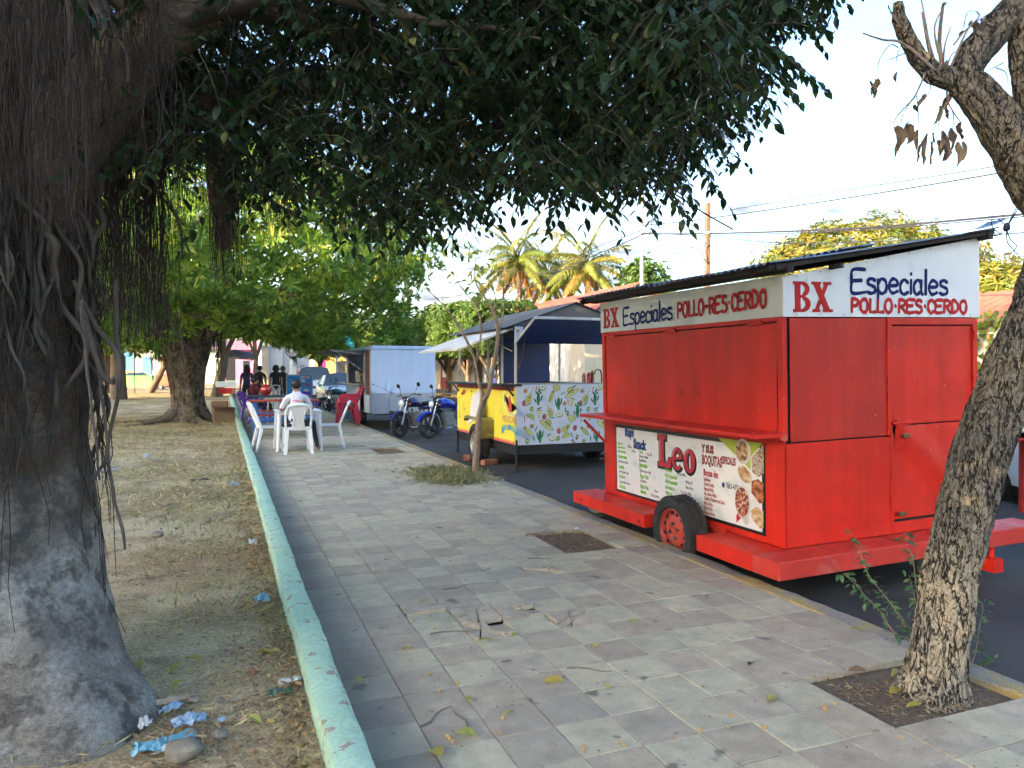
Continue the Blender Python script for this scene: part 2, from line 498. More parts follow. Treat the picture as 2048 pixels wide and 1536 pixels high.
CONCRETE = mat('kerb_concrete', (0.27, 0.25, 0.22), 0.85, 0.22, 3.0, 0.5, 60)
def kerb_b(nt, p, pos):
	c = mix_rgb(nt, add_noise(nt, pos, 8, 6, 0.65), (0.20, 0.175, 0.145), (0.32, 0.285, 0.235))
	y = add_noise(nt, pos, 3.1, 7, 0.68, (1, 0.5, 1))
	c = mix_rgb(nt, map_range(nt, y, 0.44, 0.58, 0, 0.75, True), c, (0.42, 0.29, 0.075))
	fi = add_noise(nt, pos, 90, 5, 0.7)
	c = hsv_value(nt, c, map_range(nt, fi, 0.3, 0.7, 0.72, 1.28))
	nt.links.new(c, p.inputs['Base Color']); p.inputs['Roughness'].default_value = 0.85
	bump_to(nt, p, fi, 0.5, 0.008)
KERB = world_mat('worn_yellow_kerb', kerb_b)
def mint_b(nt, p, pos):
	c = mix_rgb(nt, map_range(nt, add_noise(nt, pos, 2.2, 6, 0.6), 0.3, 0.7, 0, 1), (0.34, 0.55, 0.38), (0.47, 0.66, 0.50))
	fi = add_noise(nt, pos, 45, 6, 0.7)
	c = hsv_value(nt, c, map_range(nt, fi, 0.25, 0.75, 0.8, 1.15))
	c = mix_rgb(nt, map_range(nt, add_noise(nt, pos, 11, 7, 0.72, (0.9, 0.9, 1)), 0.60, 0.635, 0, 0.85, True), c, (0.33, 0.20, 0.15))
	c = mix_rgb(nt, map_range(nt, add_noise(nt, pos, 4.0, 7, 0.7), 0.56, 0.70, 0, 0.45, True), c, (0.30, 0.34, 0.28))
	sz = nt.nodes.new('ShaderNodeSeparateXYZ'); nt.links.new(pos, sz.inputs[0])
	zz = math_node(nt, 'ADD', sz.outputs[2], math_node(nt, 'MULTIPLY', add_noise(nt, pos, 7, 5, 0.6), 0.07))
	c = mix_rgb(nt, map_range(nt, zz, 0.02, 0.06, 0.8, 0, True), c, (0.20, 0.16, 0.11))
	nt.links.new(c, p.inputs['Base Color']); p.inputs['Roughness'].default_value = 0.75
	bump_to(nt, p, fi, 0.5, 0.008)
MINT = world_mat('mint_paint', mint_b)
g = MB(); g.add([(-900, -900, -0.24), (900, -900, -0.24), (900, 1500, -0.24), (-900, 1500, -0.24)], [(0, 1, 2, 3)])
tag(g.build('ground', SOIL), kind='structure')
g = MB(); g.add([(3.40, -40, -0.15), (12.7, -40, -0.15), (12.7, 60.0, -0.15), (3.40, 60.0, -0.15)], [(0, 1, 2, 3)])
tag(g.build('road', ASPHALT), kind='structure')
g = MB(); g.add([(-70, 60.0, -0.154), (70, 60.0, -0.154), (70, 69.5, -0.154), (-70, 69.5, -0.154)], [(0, 1, 2, 3)])
tag(g.build('cross_road', ASPHALT), kind='structure')
# park ground: uneven near the camera, flat sheet beyond
def grid_sheet(name, x0, x1, y0, y1, step, amp, m, base=-0.012):
	xs = np.arange(x0, x1 + 1e-6, step); ys = np.arange(y0, y1 + 1e-6, step)
	V = []
	for y in ys:
		for x in xs:
			q = Vector((x * 0.9, y * 0.9, 1.3)); q2 = Vector((x * 5.1, y * 5.1, 4.7)); q3 = Vector((x * 14, y * 14, 2.2))
			h = noise.noise(q) * amp + noise.noise(q2) * amp * 0.35 + noise.noise(q3) * amp * 0.16
			V.append((x, y, base + h))
	nx, ny = len(xs), len(ys)
	i = np.arange(nx - 1)[None, :] + np.arange(ny - 1)[:, None] * nx
	idx = np.stack([i, i + 1, i + nx + 1, i + nx], -1).reshape(-1)
	return fast_mesh(name, np.array(V), idx, np.full((nx - 1) * (ny - 1), 4), m, smooth=True)
park = tag(link('park_ground', grid_sheet('park_ground', -9.0, 0.40, -1.5, 14.0, 0.07, 0.026, SOIL)), kind='structure')
g = MB(); g.add([(-80, -60, -0.055), (0.40, -60, -0.055), (0.40, 24, -0.055), (-80, 24, -0.055), (0.40, 36, -0.03), (-80, 36, 0.12), (0.40, 60, 0.0), (-80, 60, 0.62)], [(0, 1, 2, 3), (3, 2, 4, 5), (5, 4, 6, 7)])
tag(g.build('park_field', SOIL), kind='structure')
# pavement of square tiles
TP, TX0, TY0 = 0.256, 0.484, 1.432
TCOLS, TROWS = 11, 170
pits = [(8, 10, 3, 4), (8, 9, 15, 17), (8, 10, 31, 34), (8, 9, 44, 47)]         # columns and rows left open for trees
def in_pit(i, j): return any(a <= i <= b and c <= j <= d for a, b, c, d in pits)
pave = MB(); pave.box((0.44, -6, -0.30), (3.36, 60, -0.034))
pave_o = tag(pave.build('pavement', PIT), kind='structure')
tile_meshes = []
def tile_mesh(seed):
	r_ = random.Random(seed); h = TP / 2 - 0.0010; c = 0.0028
	pts = []
	for sx, sy in ((-1, -1), (1, -1), (1, 1), (-1, 1)):
		pts.append((sx * (h - r_.uniform(0, 0.0016)), sy * (h - r_.uniform(0, 0.0016))))
	vs = [(x, y, -0.03) for x, y in pts] + [(x, y, -c) for x, y in pts] + [(x * (1 - c / h), y * (1 - c / h), 0) for x, y in pts]
	fs = [(0, 1, 5, 4), (1, 2, 6, 5), (2, 3, 7, 6), (3, 0, 4, 7), (4, 5, 9, 8), (5, 6, 10, 9), (6, 7, 11, 10), (7, 4, 8, 11), (8, 9, 10, 11)]
	return vs, fs
tvars = [tile_mesh(s) for s in range(5)]
for tone in (0.0, 0.5):
	for vs, fs in tvars:
		mb = MB(); mb.add(vs, fs); me = mb.mesh('paving_tile', PAVER); tile_meshes.append(me)
		for nm, val in (('rnd', tone), ('single', 1.0)):
			at_ = me.attributes.new(nm, 'FLOAT', 'POINT'); at_.data.foreach_set('value', np.full(len(me.vertices), val, np.float32))
def tone_of(i, j): return ((i + j) % 2) if rnd.random() < 0.62 else rnd.randrange(2)
tiles = []
for j in range(-24, TROWS):
	for i in range(TCOLS):
		if in_pit(i, j): continue
		tiles.append((i, j, TX0 + (i + 0.5) * TP, TY0 + (j + 0.5) * TP))
cracked = {(3, 10), (4, 10), (2, 11), (5, 9), (3, 9), (6, 13)}
def seen_size(x, y):
	d = CF[0] * x + CF[1] * y; lat = CR[0] * x + CR[1] * y
	if d < 1.5: return 0
	u = 1024 + lat / d * 1480; v = 740 + CAM_H / d * 1480
	if u < -40 or u > 2100 or v > 1570: return 0
	return 1 / d
order = sorted(tiles, key=lambda t: -seen_size(t[2], t[3]))
single = set((t[0], t[1]) for t in order[:300])
RV = []; RI = []; RS = []; RR = []
for i, j, x, y in tiles:
	k = rnd.randrange(5); lift = rnd.gauss(0, 0.0012); lift = max(-0.003, min(0.003, lift))
	ax, ay = rnd.gauss(0, 0.0035), rnd.gauss(0, 0.0035)
	if (i, j) in cracked:
		continue
	if (i, j) in single:
		o = link('paving_tile', tile_meshes[k + 5 * tone_of(i, j)], pave_o, (x, y, lift)); o.rotation_euler = (ax, ay, rnd.gauss(0, 0.004))
	else:
		vs, fs = tvars[k]; b = len(RV); c = rnd.random() * 0.5 + 0.5 * tone_of(i, j)
		RV.extend((x + p[0], y + p[1], p[2] + lift) for p in vs)
		for f in fs: RI.extend(q + b for q in f); RS.append(4)
		RR.extend([c] * len(vs))
tag(link('paving_tiles', fast_mesh('paving_tiles', np.array(RV), np.array(RI), np.array(RS), PAVER, np.array(RR)), pave_o), kind='stuff')
# lifted, broken tiles
def clip_poly(poly, p, n, keep):
	out = []
	for a, b in zip(poly, poly[1:] + poly[:1]):
		da = ((a[0] - p[0]) * n[0] + (a[1] - p[1]) * n[1]) * keep; db = ((b[0] - p[0]) * n[0] + (b[1] - p[1]) * n[1]) * keep
		if da >= 0: out.append(a)
		if da * db < 0:
			t = da / (da - db); out.append((a[0] + (b[0] - a[0]) * t, a[1] + (b[1] - a[1]) * t))
	return out
for i, j in sorted(cracked):
	cx, cy = TX0 + (i + 0.5) * TP, TY0 + (j + 0.5) * TP; h = TP / 2 - 0.002
	polys = [[(-h, -h), (h, -h), (h, h), (-h, h)]]
	for c in range(3):
		a = rnd.uniform(0, math.pi); p = (rnd.uniform(-0.05, 0.05), rnd.uniform(-0.05, 0.05)); n = (math.cos(a), math.sin(a)); nx = []
		for q in polys:
			for s in (1, -1):
				r_ = clip_poly(q, p, n, s)
				if len(r_) >= 3: nx.append(r_)
		polys = nx
	for q in polys:
		mx, my = sum(p[0] for p in q) / len(q), sum(p[1] for p in q) / len(q)
		area = abs(sum(a[0] * b[1] - b[0] * a[1] for a, b in zip(q, q[1:] + q[:1]))) / 2
		if area < 0.0006: continue
		q2 = [((p[0] - mx) * 0.93, (p[1] - my) * 0.93) for p in q]
		mb = MB(); mb.prism(q2, 0.024, z0=-0.024)
		o = mb.build('tile_fragment', PAVER, pave_o, loc=(cx + mx, cy + my, rnd.uniform(-0.004, 0.020)))
		o.rotation_euler = (rnd.gauss(0, 0.09), rnd.gauss(0, 0.09), rnd.gauss(0, 0.03))
# tree pits: soil a little below the tiles
for a, b, c, d in pits:
	x0, x1, y0, y1 = TX0 + a * TP, TX0 + (b + 1) * TP, TY0 + c * TP, TY0 + (d + 1) * TP
	n = 14; V = []
	for q in range(n + 1):
		for p in range(n + 1):
			x = x0 + (x1 - x0) * p / n; y = y0 + (y1 - y0) * q / n
			e = min(p, n - p, q, n - q) / (n / 2)
			V.append((x, y, -0.030 + 0.028 * min(1, e * 1.3) * (0.6 + 0.6 * noise.noise(Vector((x * 6, y * 6, 0)))) ))
	i = np.arange(n)[None, :] + np.arange(n)[:, None] * (n + 1)
	idx = np.stack([i, i + 1, i + n + 2, i + n + 1], -1).reshape(-1)
	tag(link('soil_bed', fast_mesh('soil_bed', np.array(V), idx, np.full(n * n, 4), PIT, smooth=True)), kind='structure')
# kerb stones along the road, worn yellow
kerb = MB(); y = -6.0
kerb_o = bpy.data.objects.new('road_kerb', None); coll.objects.link(kerb_o); tag(kerb_o, kind='structure')
kerb_meshes = []
for s in range(3):
	r_ = random.Random(s + 40); mb = MB(); n = 9; L = 1.0
	prof = [(0.0, -0.3), (0.0, -0.004), (0.012, 0.004), (0.135, 0.004), (0.158, -0.012), (0.168, -0.05), (0.172, -0.3)]
	vs = []
	for q in range(n):
		yy = 0.002 + (L - 0.004) * q / (n - 1)
		for k, (a, b) in enumerate(prof):
			w = 0.006 if 1 < k < 6 else 0
			vs.append((a + r_.uniform(-w, w), yy, b + r_.uniform(-w, w) * 0.8))
	K = len(prof); fs = [(q * K + k, q * K + k + 1, (q + 1) * K + k + 1, (q + 1) * K + k) for q in range(n - 1) for k in range(K - 1)]
	fs += [tuple(range(K)), tuple((n - 1) * K + k for k in range(K - 1, -1, -1))]
	mb.add(vs, fs); kerb_meshes.append(mb.mesh('kerb_stone', KERB))
for q in range(-6, 56):
	o = link('kerb_stone', kerb_meshes[q % 3], kerb_o, (3.302, q * 1.0, 0)); o.rotation_euler = (0, 0, rnd.gauss(0, 0.003))
# low mint-painted curb between park and pavement
vs = []; n = 560; prof = [(0.342, -0.10), (0.340, 0.055), (0.348, 0.094), (0.372, 0.103), (0.45, 0.103), (0.474, 0.094), (0.482, 0.07), (0.483, -0.05)]
K = len(prof)
for q in range(n):
	y = -3.0 + 52.0 * q / (n - 1)
	w1 = noise.noise(Vector((0, y * 0.7, 3))) * 0.012; w2 = noise.noise(Vector((0, y * 0.5, 9))) * 0.008
	for k, (a, b) in enumerate(prof):
		e = noise.noise(Vector((a * 30, y * 7, b * 30))) * (0.007 if 0 < k < 7 else 0)
		vs.append((a + w1 + e, y, b + w2 + (e * 0.6 if k else 0)))
fs = [(q * K + k + 1, q * K + k, (q + 1) * K + k, (q + 1) * K + k + 1) for q in range(n - 1) for k in range(K - 1)]
fs += [tuple(range(K)), tuple((n - 1) * K + k for k in range(K - 1, -1, -1))]
mb = MB(); mb.add(vs, fs, smooth=True)
tag(mb.build('park_curb', MINT), 'low mint green painted concrete curb with red-brown scuffs between park and pavement', 'curb')
# far side of the street
g = MB(); g.box((12.72, -40, -0.3), (16.2, 60, 0.0))
tag(g.build('far_pavement', CONCRETE), kind='structure')
g = MB(); g.box((12.55, -40, -0.3), (12.715, 60, 0.004))
tag(g.build('far_kerb', mat('yellow_kerb_paint', (0.55, 0.34, 0.05), 0.75, 0.25, 4.0, dirt=(0.2, 0.17, 0.13))), kind='structure')
g = MB(); g.box((16.2, -40, -0.3), (60, 60, -0.02))
tag(g.build('yard_ground', SOIL), kind='structure')
g = MB(); g.box((-70, 69.5, -0.3), (70, 71.4, -0.01))
tag(g.build('end_pavement', CONCRETE), kind='structure')
# ================================================================ lettering tools
GLY = {
 'E': (0.62, [[(.58, 1), (.06, .97), (.02, .5), (.04, .02), (.58, .06)], [(.03, .52), (.44, .55)]]),
 's': (0.46, [[(.38, .54), (.22, .62), (.07, .54), (.08, .41), (.22, .33), (.37, .24), (.36, .08), (.2, 0), (.02, .07)]]),
 'p': (0.48, [[(.04, .6), (.03, -.36)], [(.04, .42), (.18, .62), (.36, .52), (.38, .16), (.2, 0), (.05, .12)]]),
 'e': (0.48, [[(.06, .32), (.38, .35), (.36, .53), (.2, .62), (.06, .47), (.03, .2), (.17, .01), (.39, .1)]]),
 'c': (0.44, [[(.37, .5), (.2, .62), (.05, .45), (.04, .15), (.18, 0), (.37, .1)]]),
 'i': (0.16, [[(.06, .6), (.05, 0)], [(.06, .82), (.07, .88)]]),
 'a': (0.50, [[(.34, .52), (.2, .62), (.05, .45), (.04, .15), (.16, 0), (.33, .14)], [(.36, .62), (.35, .12), (.42, 0)]]),
 'l': (0.18, [[(.07, 1.08), (.05, 0)]]),
 'P': (0.62, [[(.06, 0), (.09, 1)], [(.08, .98), (.40, .95), (.52, .74), (.38, .50), (.07, .44)]]),
 'O': (0.66, [[(.30, 1), (.09, .78), (.06, .28), (.26, 0), (.48, .12), (.54, .62), (.42, .95), (.28, 1)]]),
 'L': (0.54, [[(.08, 1), (.06, .03), (.48, .04)]]),
 'R': (0.64, [[(.06, 0), (.09, 1)], [(.08, .98), (.40, .95), (.52, .76), (.38, .52), (.08, .46)], [(.22, .48), (.54, .0)]]),
 'S': (0.60, [[(.50, .88), (.30, 1), (.10, .86), (.12, .64), (.30, .53), (.48, .40), (.48, .14), (.28, 0), (.04, .10)]]),
 'C': (0.60, [[(.50, .84), (.30, 1), (.09, .75), (.06, .3), (.24, 0), (.50, .14)]]),
 'D': (0.64, [[(.07, 0), (.08, .99), (.34, .92), (.52, .6), (.44, .2), (.07, .01)]]),
 '.': (0.34, [[(.13, .5), (.17, .52)]]), '-': (0.46, [[(.06, .5), (.36, .52)]]), ' ': (0.34, []),
}
def smooth_pts(p, n=5):
	if len(p) < 3: return p
	out = []
	for i in range(len(p) - 1):
		p0 = p[max(i - 1, 0)]; p1 = p[i]; p2 = p[i + 1]; p3 = p[min(i + 2, len(p) - 1)]
		for k in range(n):
			t = k / n
			out.append(tuple(0.5 * ((2 * p1[q]) + (-p0[q] + p2[q]) * t + (2 * p0[q] - 5 * p1[q] + 4 * p2[q] - p3[q]) * t * t + (-p0[q] + 3 * p1[q] - 3 * p2[q] + p3[q]) * t ** 3) for q in range(len(p1))))
	out.append(p[-1]); return out
def brush_text(s, h, w, m, parent, T, width, seed=0):
	"""Hand-painted brush lettering: rounded strokes laid flat on a board."""
	r_ = random.Random(seed); total = sum(GLY[c][0] for c in s); sx = width / total; mb = MB(); x = 0
	fl = Matrix.Diagonal((1, 1, 0.05, 1))
	for c in s:
		adv, strokes = GLY[c]; dy = r_.uniform(-0.02, 0.02)
		for st in strokes:
			pts = st if c == 'L' else smooth_pts(st)
			q = [((x + px) * sx, (py + dy) * h, r_.uniform(0, 0.003)) for px, py in pts]
			wr = [w * (0.85 + 0.3 * r_.random()) for _ in q]
			if len(q) > 2: wr = [w * (1.0 + 0.12 * math.sin(i * 0.9)) for i in range(len(q))]
			if c == '.': wr = [w * 1.3] * len(q)
			e0 = Vector(q[0]); e1 = Vector(q[-1])
			d0 = (Vector(q[0]) - Vector(q[1])).normalized() * w * 0.6; d1 = (Vector(q[-1]) - Vector(q[-2])).normalized() * w * 0.6
			pp = [e0 + d0] + [Vector(k) for k in q] + [e1 + d1]; ww = [w * 0.55] + wr + [w * 0.55]
			mb.tube(pp, ww, 8, 0, flat=fl)
		x += adv
	o = mb.build('lettering', m, parent); o.matrix_local = T
	return o
def ring(mb, cx, cy, ro, ri, a0, a1, z, mi=0, n=22, off=(0, 0)):
	vs = []; fs = []
	for i in range(n + 1):
		a = a0 + (a1 - a0) * i / n
		vs.append((cx + ro[0] * math.cos(a), cy + ro[1] * math.sin(a), z)); vs.append((cx + off[0] + ri[0] * math.cos(a), cy + off[1] + ri[1] * math.sin(a), z))
	for i in range(n): fs.append((2 * i + 1, 2 * i, 2 * i + 2, 2 * i + 3))
	mb.add(vs, fs, mi)
def rect(mb, x0, y0, x1, y1, z, mi=0): mb.add([(x0, y0, z), (x1, y0, z), (x1, y1, z), (x0, y1, z)], [(0, 1, 2, 3)], mi)
def quad2(mb, pts, z, mi=0): mb.add([(x, y, z) for x, y in pts], [tuple(range(len(pts)))], mi)
def slab_bx(h, m, parent, T):
	"""Slab-serif letters B and X, cut as flat painted shapes."""
	mb = MB(); u = h
	rect(mb, 0.08 * u, 0.02 * u, 0.32 * u, 0.98 * u, 0.0000)
	rect(mb, 0.0, 0.0, 0.40 * u, 0.10 * u, 0.0004); rect(mb, 0.0, 0.90 * u, 0.40 * u, 1.0 * u, 0.0004)
	ring(mb, 0.40 * u, 0.26 * u, (0.34 * u, 0.262 * u), (0.11 * u, 0.13 * u), -math.pi / 2, math.pi / 2, 0.0002)
	ring(mb, 0.40 * u, 0.75 * u, (0.29 * u, 0.25 * u), (0.10 * u, 0.12 * u), -math.pi / 2, math.pi / 2, 0.0006)
	rect(mb, 0.20 * u, 0.46 * u, 0.42 * u, 0.56 * u, 0.0008)
	o = 0.80 * u
	quad2(mb, [(o + .08 * u, 0.04 * u), (o + .25 * u, 0.04 * u), (o + .72 * u, .96 * u), (o + .54 * u, .96 * u)], 0.0)
	quad2(mb, [(o + .50 * u, 0.04 * u), (o + .78 * u, 0.04 * u), (o + .30 * u, .96 * u), (o + .03 * u, .96 * u)], 0.0004)
	for a, b, c in ((0, .34, 0), (.44, .88, 0), (-.03, .38, .9), (.46, .82, .9)): rect(mb, o + a * u, c * u, o + b * u, (c + .1) * u, 0.0008)
	ob = mb.build('lettering', m, parent); ob.matrix_local = T
	return ob
# ================================================================ red food cart
RED = mat('red_paint', (0.68, 0.026, 0.012), 0.45, 0.13, 1.6, 0.30, 3.2, spec=0.25, dirt=(0.46, 0.026, 0.015), damt=0.6, dscale=1.4, dlo=0.46, dhi=0.68, chips=(0.62, 0.22, 0.16), streak=0.13)
RED_DK = mat('dark_red_paint', (0.50, 0.028, 0.017), 0.48, 0.16, 1.8, 0.30, 3.2, spec=0.25, dirt=(0.56, 0.05, 0.028), damt=0.6, dscale=1.1, dlo=0.48, dhi=0.7, chips=(0.60, 0.20, 0.15), streak=0.13)  # deeper red for the upper front panel, chassis and knob
RED_DECK = mat('red_deck_paint', (0.56, 0.034, 0.02), 0.55, 0.16, 3.0, 0.12, 30, dirt=(0.58, 0.20, 0.15), damt=0.5, dscale=4.0)
WHITE_SIGN = mat('white_sign_paint', (0.78, 0.78, 0.76), 0.5, 0.07, 2.0, 0.05, 20, dirt=(0.42, 0.40, 0.35), damt=0.4, dscale=2.2, dlo=0.55, dhi=0.8)
CREAM_SIGN = mat('cream_sign_paint', (0.74, 0.71, 0.61), 0.55, 0.09, 2.0, 0.05, 20, dirt=(0.35, 0.33, 0.28), damt=0.5, dscale=1.5, dlo=0.5, dhi=0.75)
SIGN_RED = mat('sign_red', (0.50, 0.022, 0.018), 0.6, 0.2, 9.0, spec=0.2)
SIGN_BLUE = mat('sign_blue', (0.006, 0.010, 0.10), 0.6, 0.2, 9.0, spec=0.2)
DARK = mat('dark_gap', (0.012, 0.011, 0.010), 0.8)
BLACK = mat('black_paint', (0.018, 0.018, 0.019), 0.45, 0.2, 6.0)
TYRE = mat('tyre_rubber', (0.028, 0.027, 0.026), 0.78, 0.25, 8.0, 0.25, 60, dirt=(0.10, 0.09, 0.075), damt=0.45, dscale=6)
STEEL = mat('worn_steel', (0.32, 0.31, 0.30), 0.42, 0.2, 8.0, metal=0.85)
CHROME = mat('chrome', (0.62, 0.62, 0.63), 0.16, 0.08, 8.0, metal=1.0)
RUSTY = mat('rusty_steel', (0.16, 0.075, 0.045), 0.8, 0.3, 9.0, 0.3, 50)
BRASS = mat('brass', (0.24, 0.155, 0.07), 0.4, 0.2, 12.0, metal=0.8)
ZINC = mat('zinc_sheet', (0.34, 0.36, 0.38), 0.38, 0.2, 2.0, metal=0.7, dirt=(0.11, 0.10, 0.09), damt=0.75, dscale=2.0, dlo=0.42, dhi=0.62)
TIMBER_DK = mat('dark_timber', (0.035, 0.028, 0.024), 0.85, 0.3, 6.0, 0.4, 40)
cart = thing('food_cart', 'red metal food cart with white BX Especiales signs and a rippled tin roof', 'food cart', (3.70, 4.13, -0.15))
cart.rotation_euler = (0, rad(-1.35), 0)
W, L = 1.90, 2.63
# body: walls as panels on a frame
b = MB()
b.box((0.012, 0.012, 0.36), (W - 0.012, L - 0.012, 2.16))
b.build('body_core', DARK, cart)
p = MB(); p.box((-0.004, 0.0, 0.34), (0.012, 0.165, 1.10)); p.box((-0.004, 0.165, 0.34), (0.012, L, 0.385)); p.box((-0.004, 2.42, 0.385), (0.012, L, 1.10)); p.box((-0.001, 0.165, 0.385), (0.012, 2.42, 1.10))
p.build('side_panel', RED, cart, 0.002)
p = MB(); p.box((-0.012, -0.004, 1.10), (0.03, 0.05, 1.985)); p.box((-0.012, L - 0.06, 1.10), (0.03, L, 1.985)); p.box((-0.010, 0.05, 1.945), (0.025, L - 0.06, 1.985)); p.box((-0.010, 0.05, 1.10), (0.025, L - 0.06, 1.135))
p.build('shutter_frame', RED, cart, 0.003)
# serving shutter, slightly buckled sheet
sh = MB(); nx, nz = 22, 12; vs = []
for i in range(nz + 1):
	for j in range(nx + 1):
		y = 0.062 + (L - 0.134) * j / nx; z = 1.145 + 0.79 * i / nz
		bul = 0.006 * noise.noise(Vector((y * 1.6, z * 1.8, 3))) + 0.004 * noise.noise(Vector((y * 4, z * 3, 8)))
		vs.append((-0.001 - bul - 0.004 * math.sin(math.pi * i / nz), y, z))
fs = [(i * (nx + 1) + j + 1, i * (nx + 1) + j, (i + 1) * (nx + 1) + j, (i + 1) * (nx + 1) + j + 1) for i in range(nz) for j in range(nx)]
sh.add(vs, fs, smooth=True)
shut = sh.build('serving_shutter', RED, cart)
hb = MB()
for y in (0.2, 1.3, 2.35): hb.box((-0.02, y, 1.93), (0.0, y + 0.16, 1.962)); hb.cyl((-0.016, y, 1.955), (-0.016, y + 0.16, 1.955), 0.008, n=8)
build_split(hb, 'hinge', RED, shut)
bl = MB()
for dy, dz in ((0, 0), (0.035, 0.03), (0, 0.035), (0.035, -0.004), (-0.2, 0.05), (-0.23, 0.01)): bl.cyl((0.0, 1.22 + dy, 1.40 + dz), (-0.014, 1.22 + dy, 1.40 + dz), 0.004, n=6)
build_split(bl, 'bolt_hole', DARK, shut)
# counter shelf
c = MB(); c.add([(-0.27, -0.02, 1.130), (0.0, -0.02, 1.128), (0.0, 2.66, 1.128), (-0.27, 2.66, 1.130), (-0.27, -0.02, 1.160), (0.0, -0.02, 1.160), (0.0, 2.66, 1.160), (-0.27, 2.66, 1.160)],
      [(3, 2, 1, 0), (4, 5, 6, 7), (0, 1, 5, 4), (1, 2, 6, 5), (2, 3, 7, 6), (3, 0, 4, 7)])
cs = c.build('counter_shelf', RED, cart, 0.003)
br = MB()
for y in (2.60,): br.bar((-0.25, y, 1.10), (-0.01, y, 0.86), 0.022, 0.022)
build_split(br, 'shelf_brace', RED, cs)
kn = MB(); kn.cyl((-0.035, 0.03, 1.13), (-0.035, -0.045, 1.13), 0.026, n=12); kn.cyl((-0.035, 0.09, 1.15), (-0.02, 0.05, 1.175), 0.012, n=8)
build_split(kn, 'shelf_hinge', RED_DECK, cs)
# front wall: sheet panels, door frame and door in two leaves
f = MB(); f.box((0.05, -0.010, 1.09), (0.955, 0.0, 1.965)); f.build('upper_front_panel', RED_DK, cart, 0.002)
f = MB(); nx, nz = 14, 12; vs = []
for i in range(nz + 1):
	for j in range(nx + 1):
		x = 0.0 + 0.985 * j / nx; z = 0.345 + 0.735 * i / nz
		vs.append((x, -0.012 - 0.007 * noise.noise(Vector((x * 2.2, 1, z * 2.4))), z))
fs = [(i * (nx + 1) + j, i * (nx + 1) + j + 1, (i + 1) * (nx + 1) + j + 1, (i + 1) * (nx + 1) + j) for i in range(nz) for j in range(nx)]
f.add(vs, fs, smooth=True); f.build('lower_front_panel', RED, cart)
f = MB(); f.box((0.955, -0.022, 1.09), (1.0, 0.0, 1.965)); f.box((1.86, -0.022, 0.345), (1.905, 0.0, 1.965)); f.box((1.0, -0.022, 1.915), (1.86, 0.0, 1.965)); f.box((0.985, -0.018, 0.345), (1.86, 0.0, 0.43)); f.box((0.987, -0.018, 0.43), (1.012, 0.0, 1.09))
f.build('door_frame', RED, cart, 0.002)
d = MB(); d.box((1.015, -0.008, 1.165), (1.85, 0.0, 1.905)); d.box((1.015, -0.014, 1.165), (1.85, -0.008, 1.195))
door_u = d.build('upper_door', RED, cart, 0.002)
d = MB(); n = 24; vs = []
for i in range(n + 1):
	for j in range(n + 1):
		s, t = j / n, i / n
		dd = (s - (1 - t)) ; cre = 0.030 * max(0, 1 - abs(dd - 0.06) * 3.2)
		vs.append((1.02 + 0.83 * s, -0.006 - cre * (0.3 + 0.7 * t if dd < 0.06 else 1 * (0.3 + 0.7 * t)) + 0.004 * noise.noise(Vector((s * 3, t * 3, 2))), 0.45 + 0.705 * t))
fs = [(i * (n + 1) + j, i * (n + 1) + j + 1, (i + 1) * (n + 1) + j + 1, (i + 1) * (n + 1) + j) for i in range(n) for j in range(n)]
d.add(vs, fs, smooth=True); door_l = d.build('lower_door', RED, cart); door_l['label'] = 'lower door leaf with a diagonal crease'
def padlock(parent, x, z, m):
	k = MB(); k.box((x + 0.03, -0.05, z - 0.055), (x + 0.105, -0.028, z - 0.022)); k.build('padlock', m, parent, 0.005, 2)
def bolt(parent, x, z, l):
	k = MB(); k.cyl((x - 0.06, -0.03, z), (x + l, -0.03, z), 0.012, n=10); k.box((x - 0.02, -0.036, z - 0.02), (x + 0.03, -0.012, z + 0.02)); k.box((x + 0.07, -0.036, z - 0.018), (x + 0.11, -0.012, z + 0.018))
	k.bar((x + 0.04, -0.03, z), (x + 0.03, -0.034, z - 0.09), 0.014, 0.006); k.bar((x + 0.055, -0.03, z), (x + 0.06, -0.034, z - 0.09), 0.014, 0.006)
	k.build('sliding_bolt', RED, parent)
bolt(door_u, 1.045, 1.178, 0.14); padlock(door_u, 1.045, 1.12, BRASS)
padlock(door_l, 1.0, 0.53, BRASS)
k = MB(); k.cyl((0.985, -0.03, 1.09), (0.985, -0.012, 1.09), 0.017, n=10); k.build('knob', RED_DK, cart)
hg = MB()
for z in (0.6, 1.0, 1.35, 1.8): hg.cyl((1.868, -0.026, z), (1.868, -0.026, z + 0.07), 0.009, n=8)
build_split(hg, 'door_hinge', RED, cart)
# rivets and screws on the sheets
rv = MB()
for x, z in ((0.12, 1.30), (0.24, 1.34), (0.15, 1.23), (0.62, 1.52), (0.38, 1.62), (0.7, 1.11), (0.06, 1.15)): rv.cyl((x, -0.009, z), (x, -0.015, z), 0.006, n=7)
build_split(rv, 'rivet', RUSTY, cart)
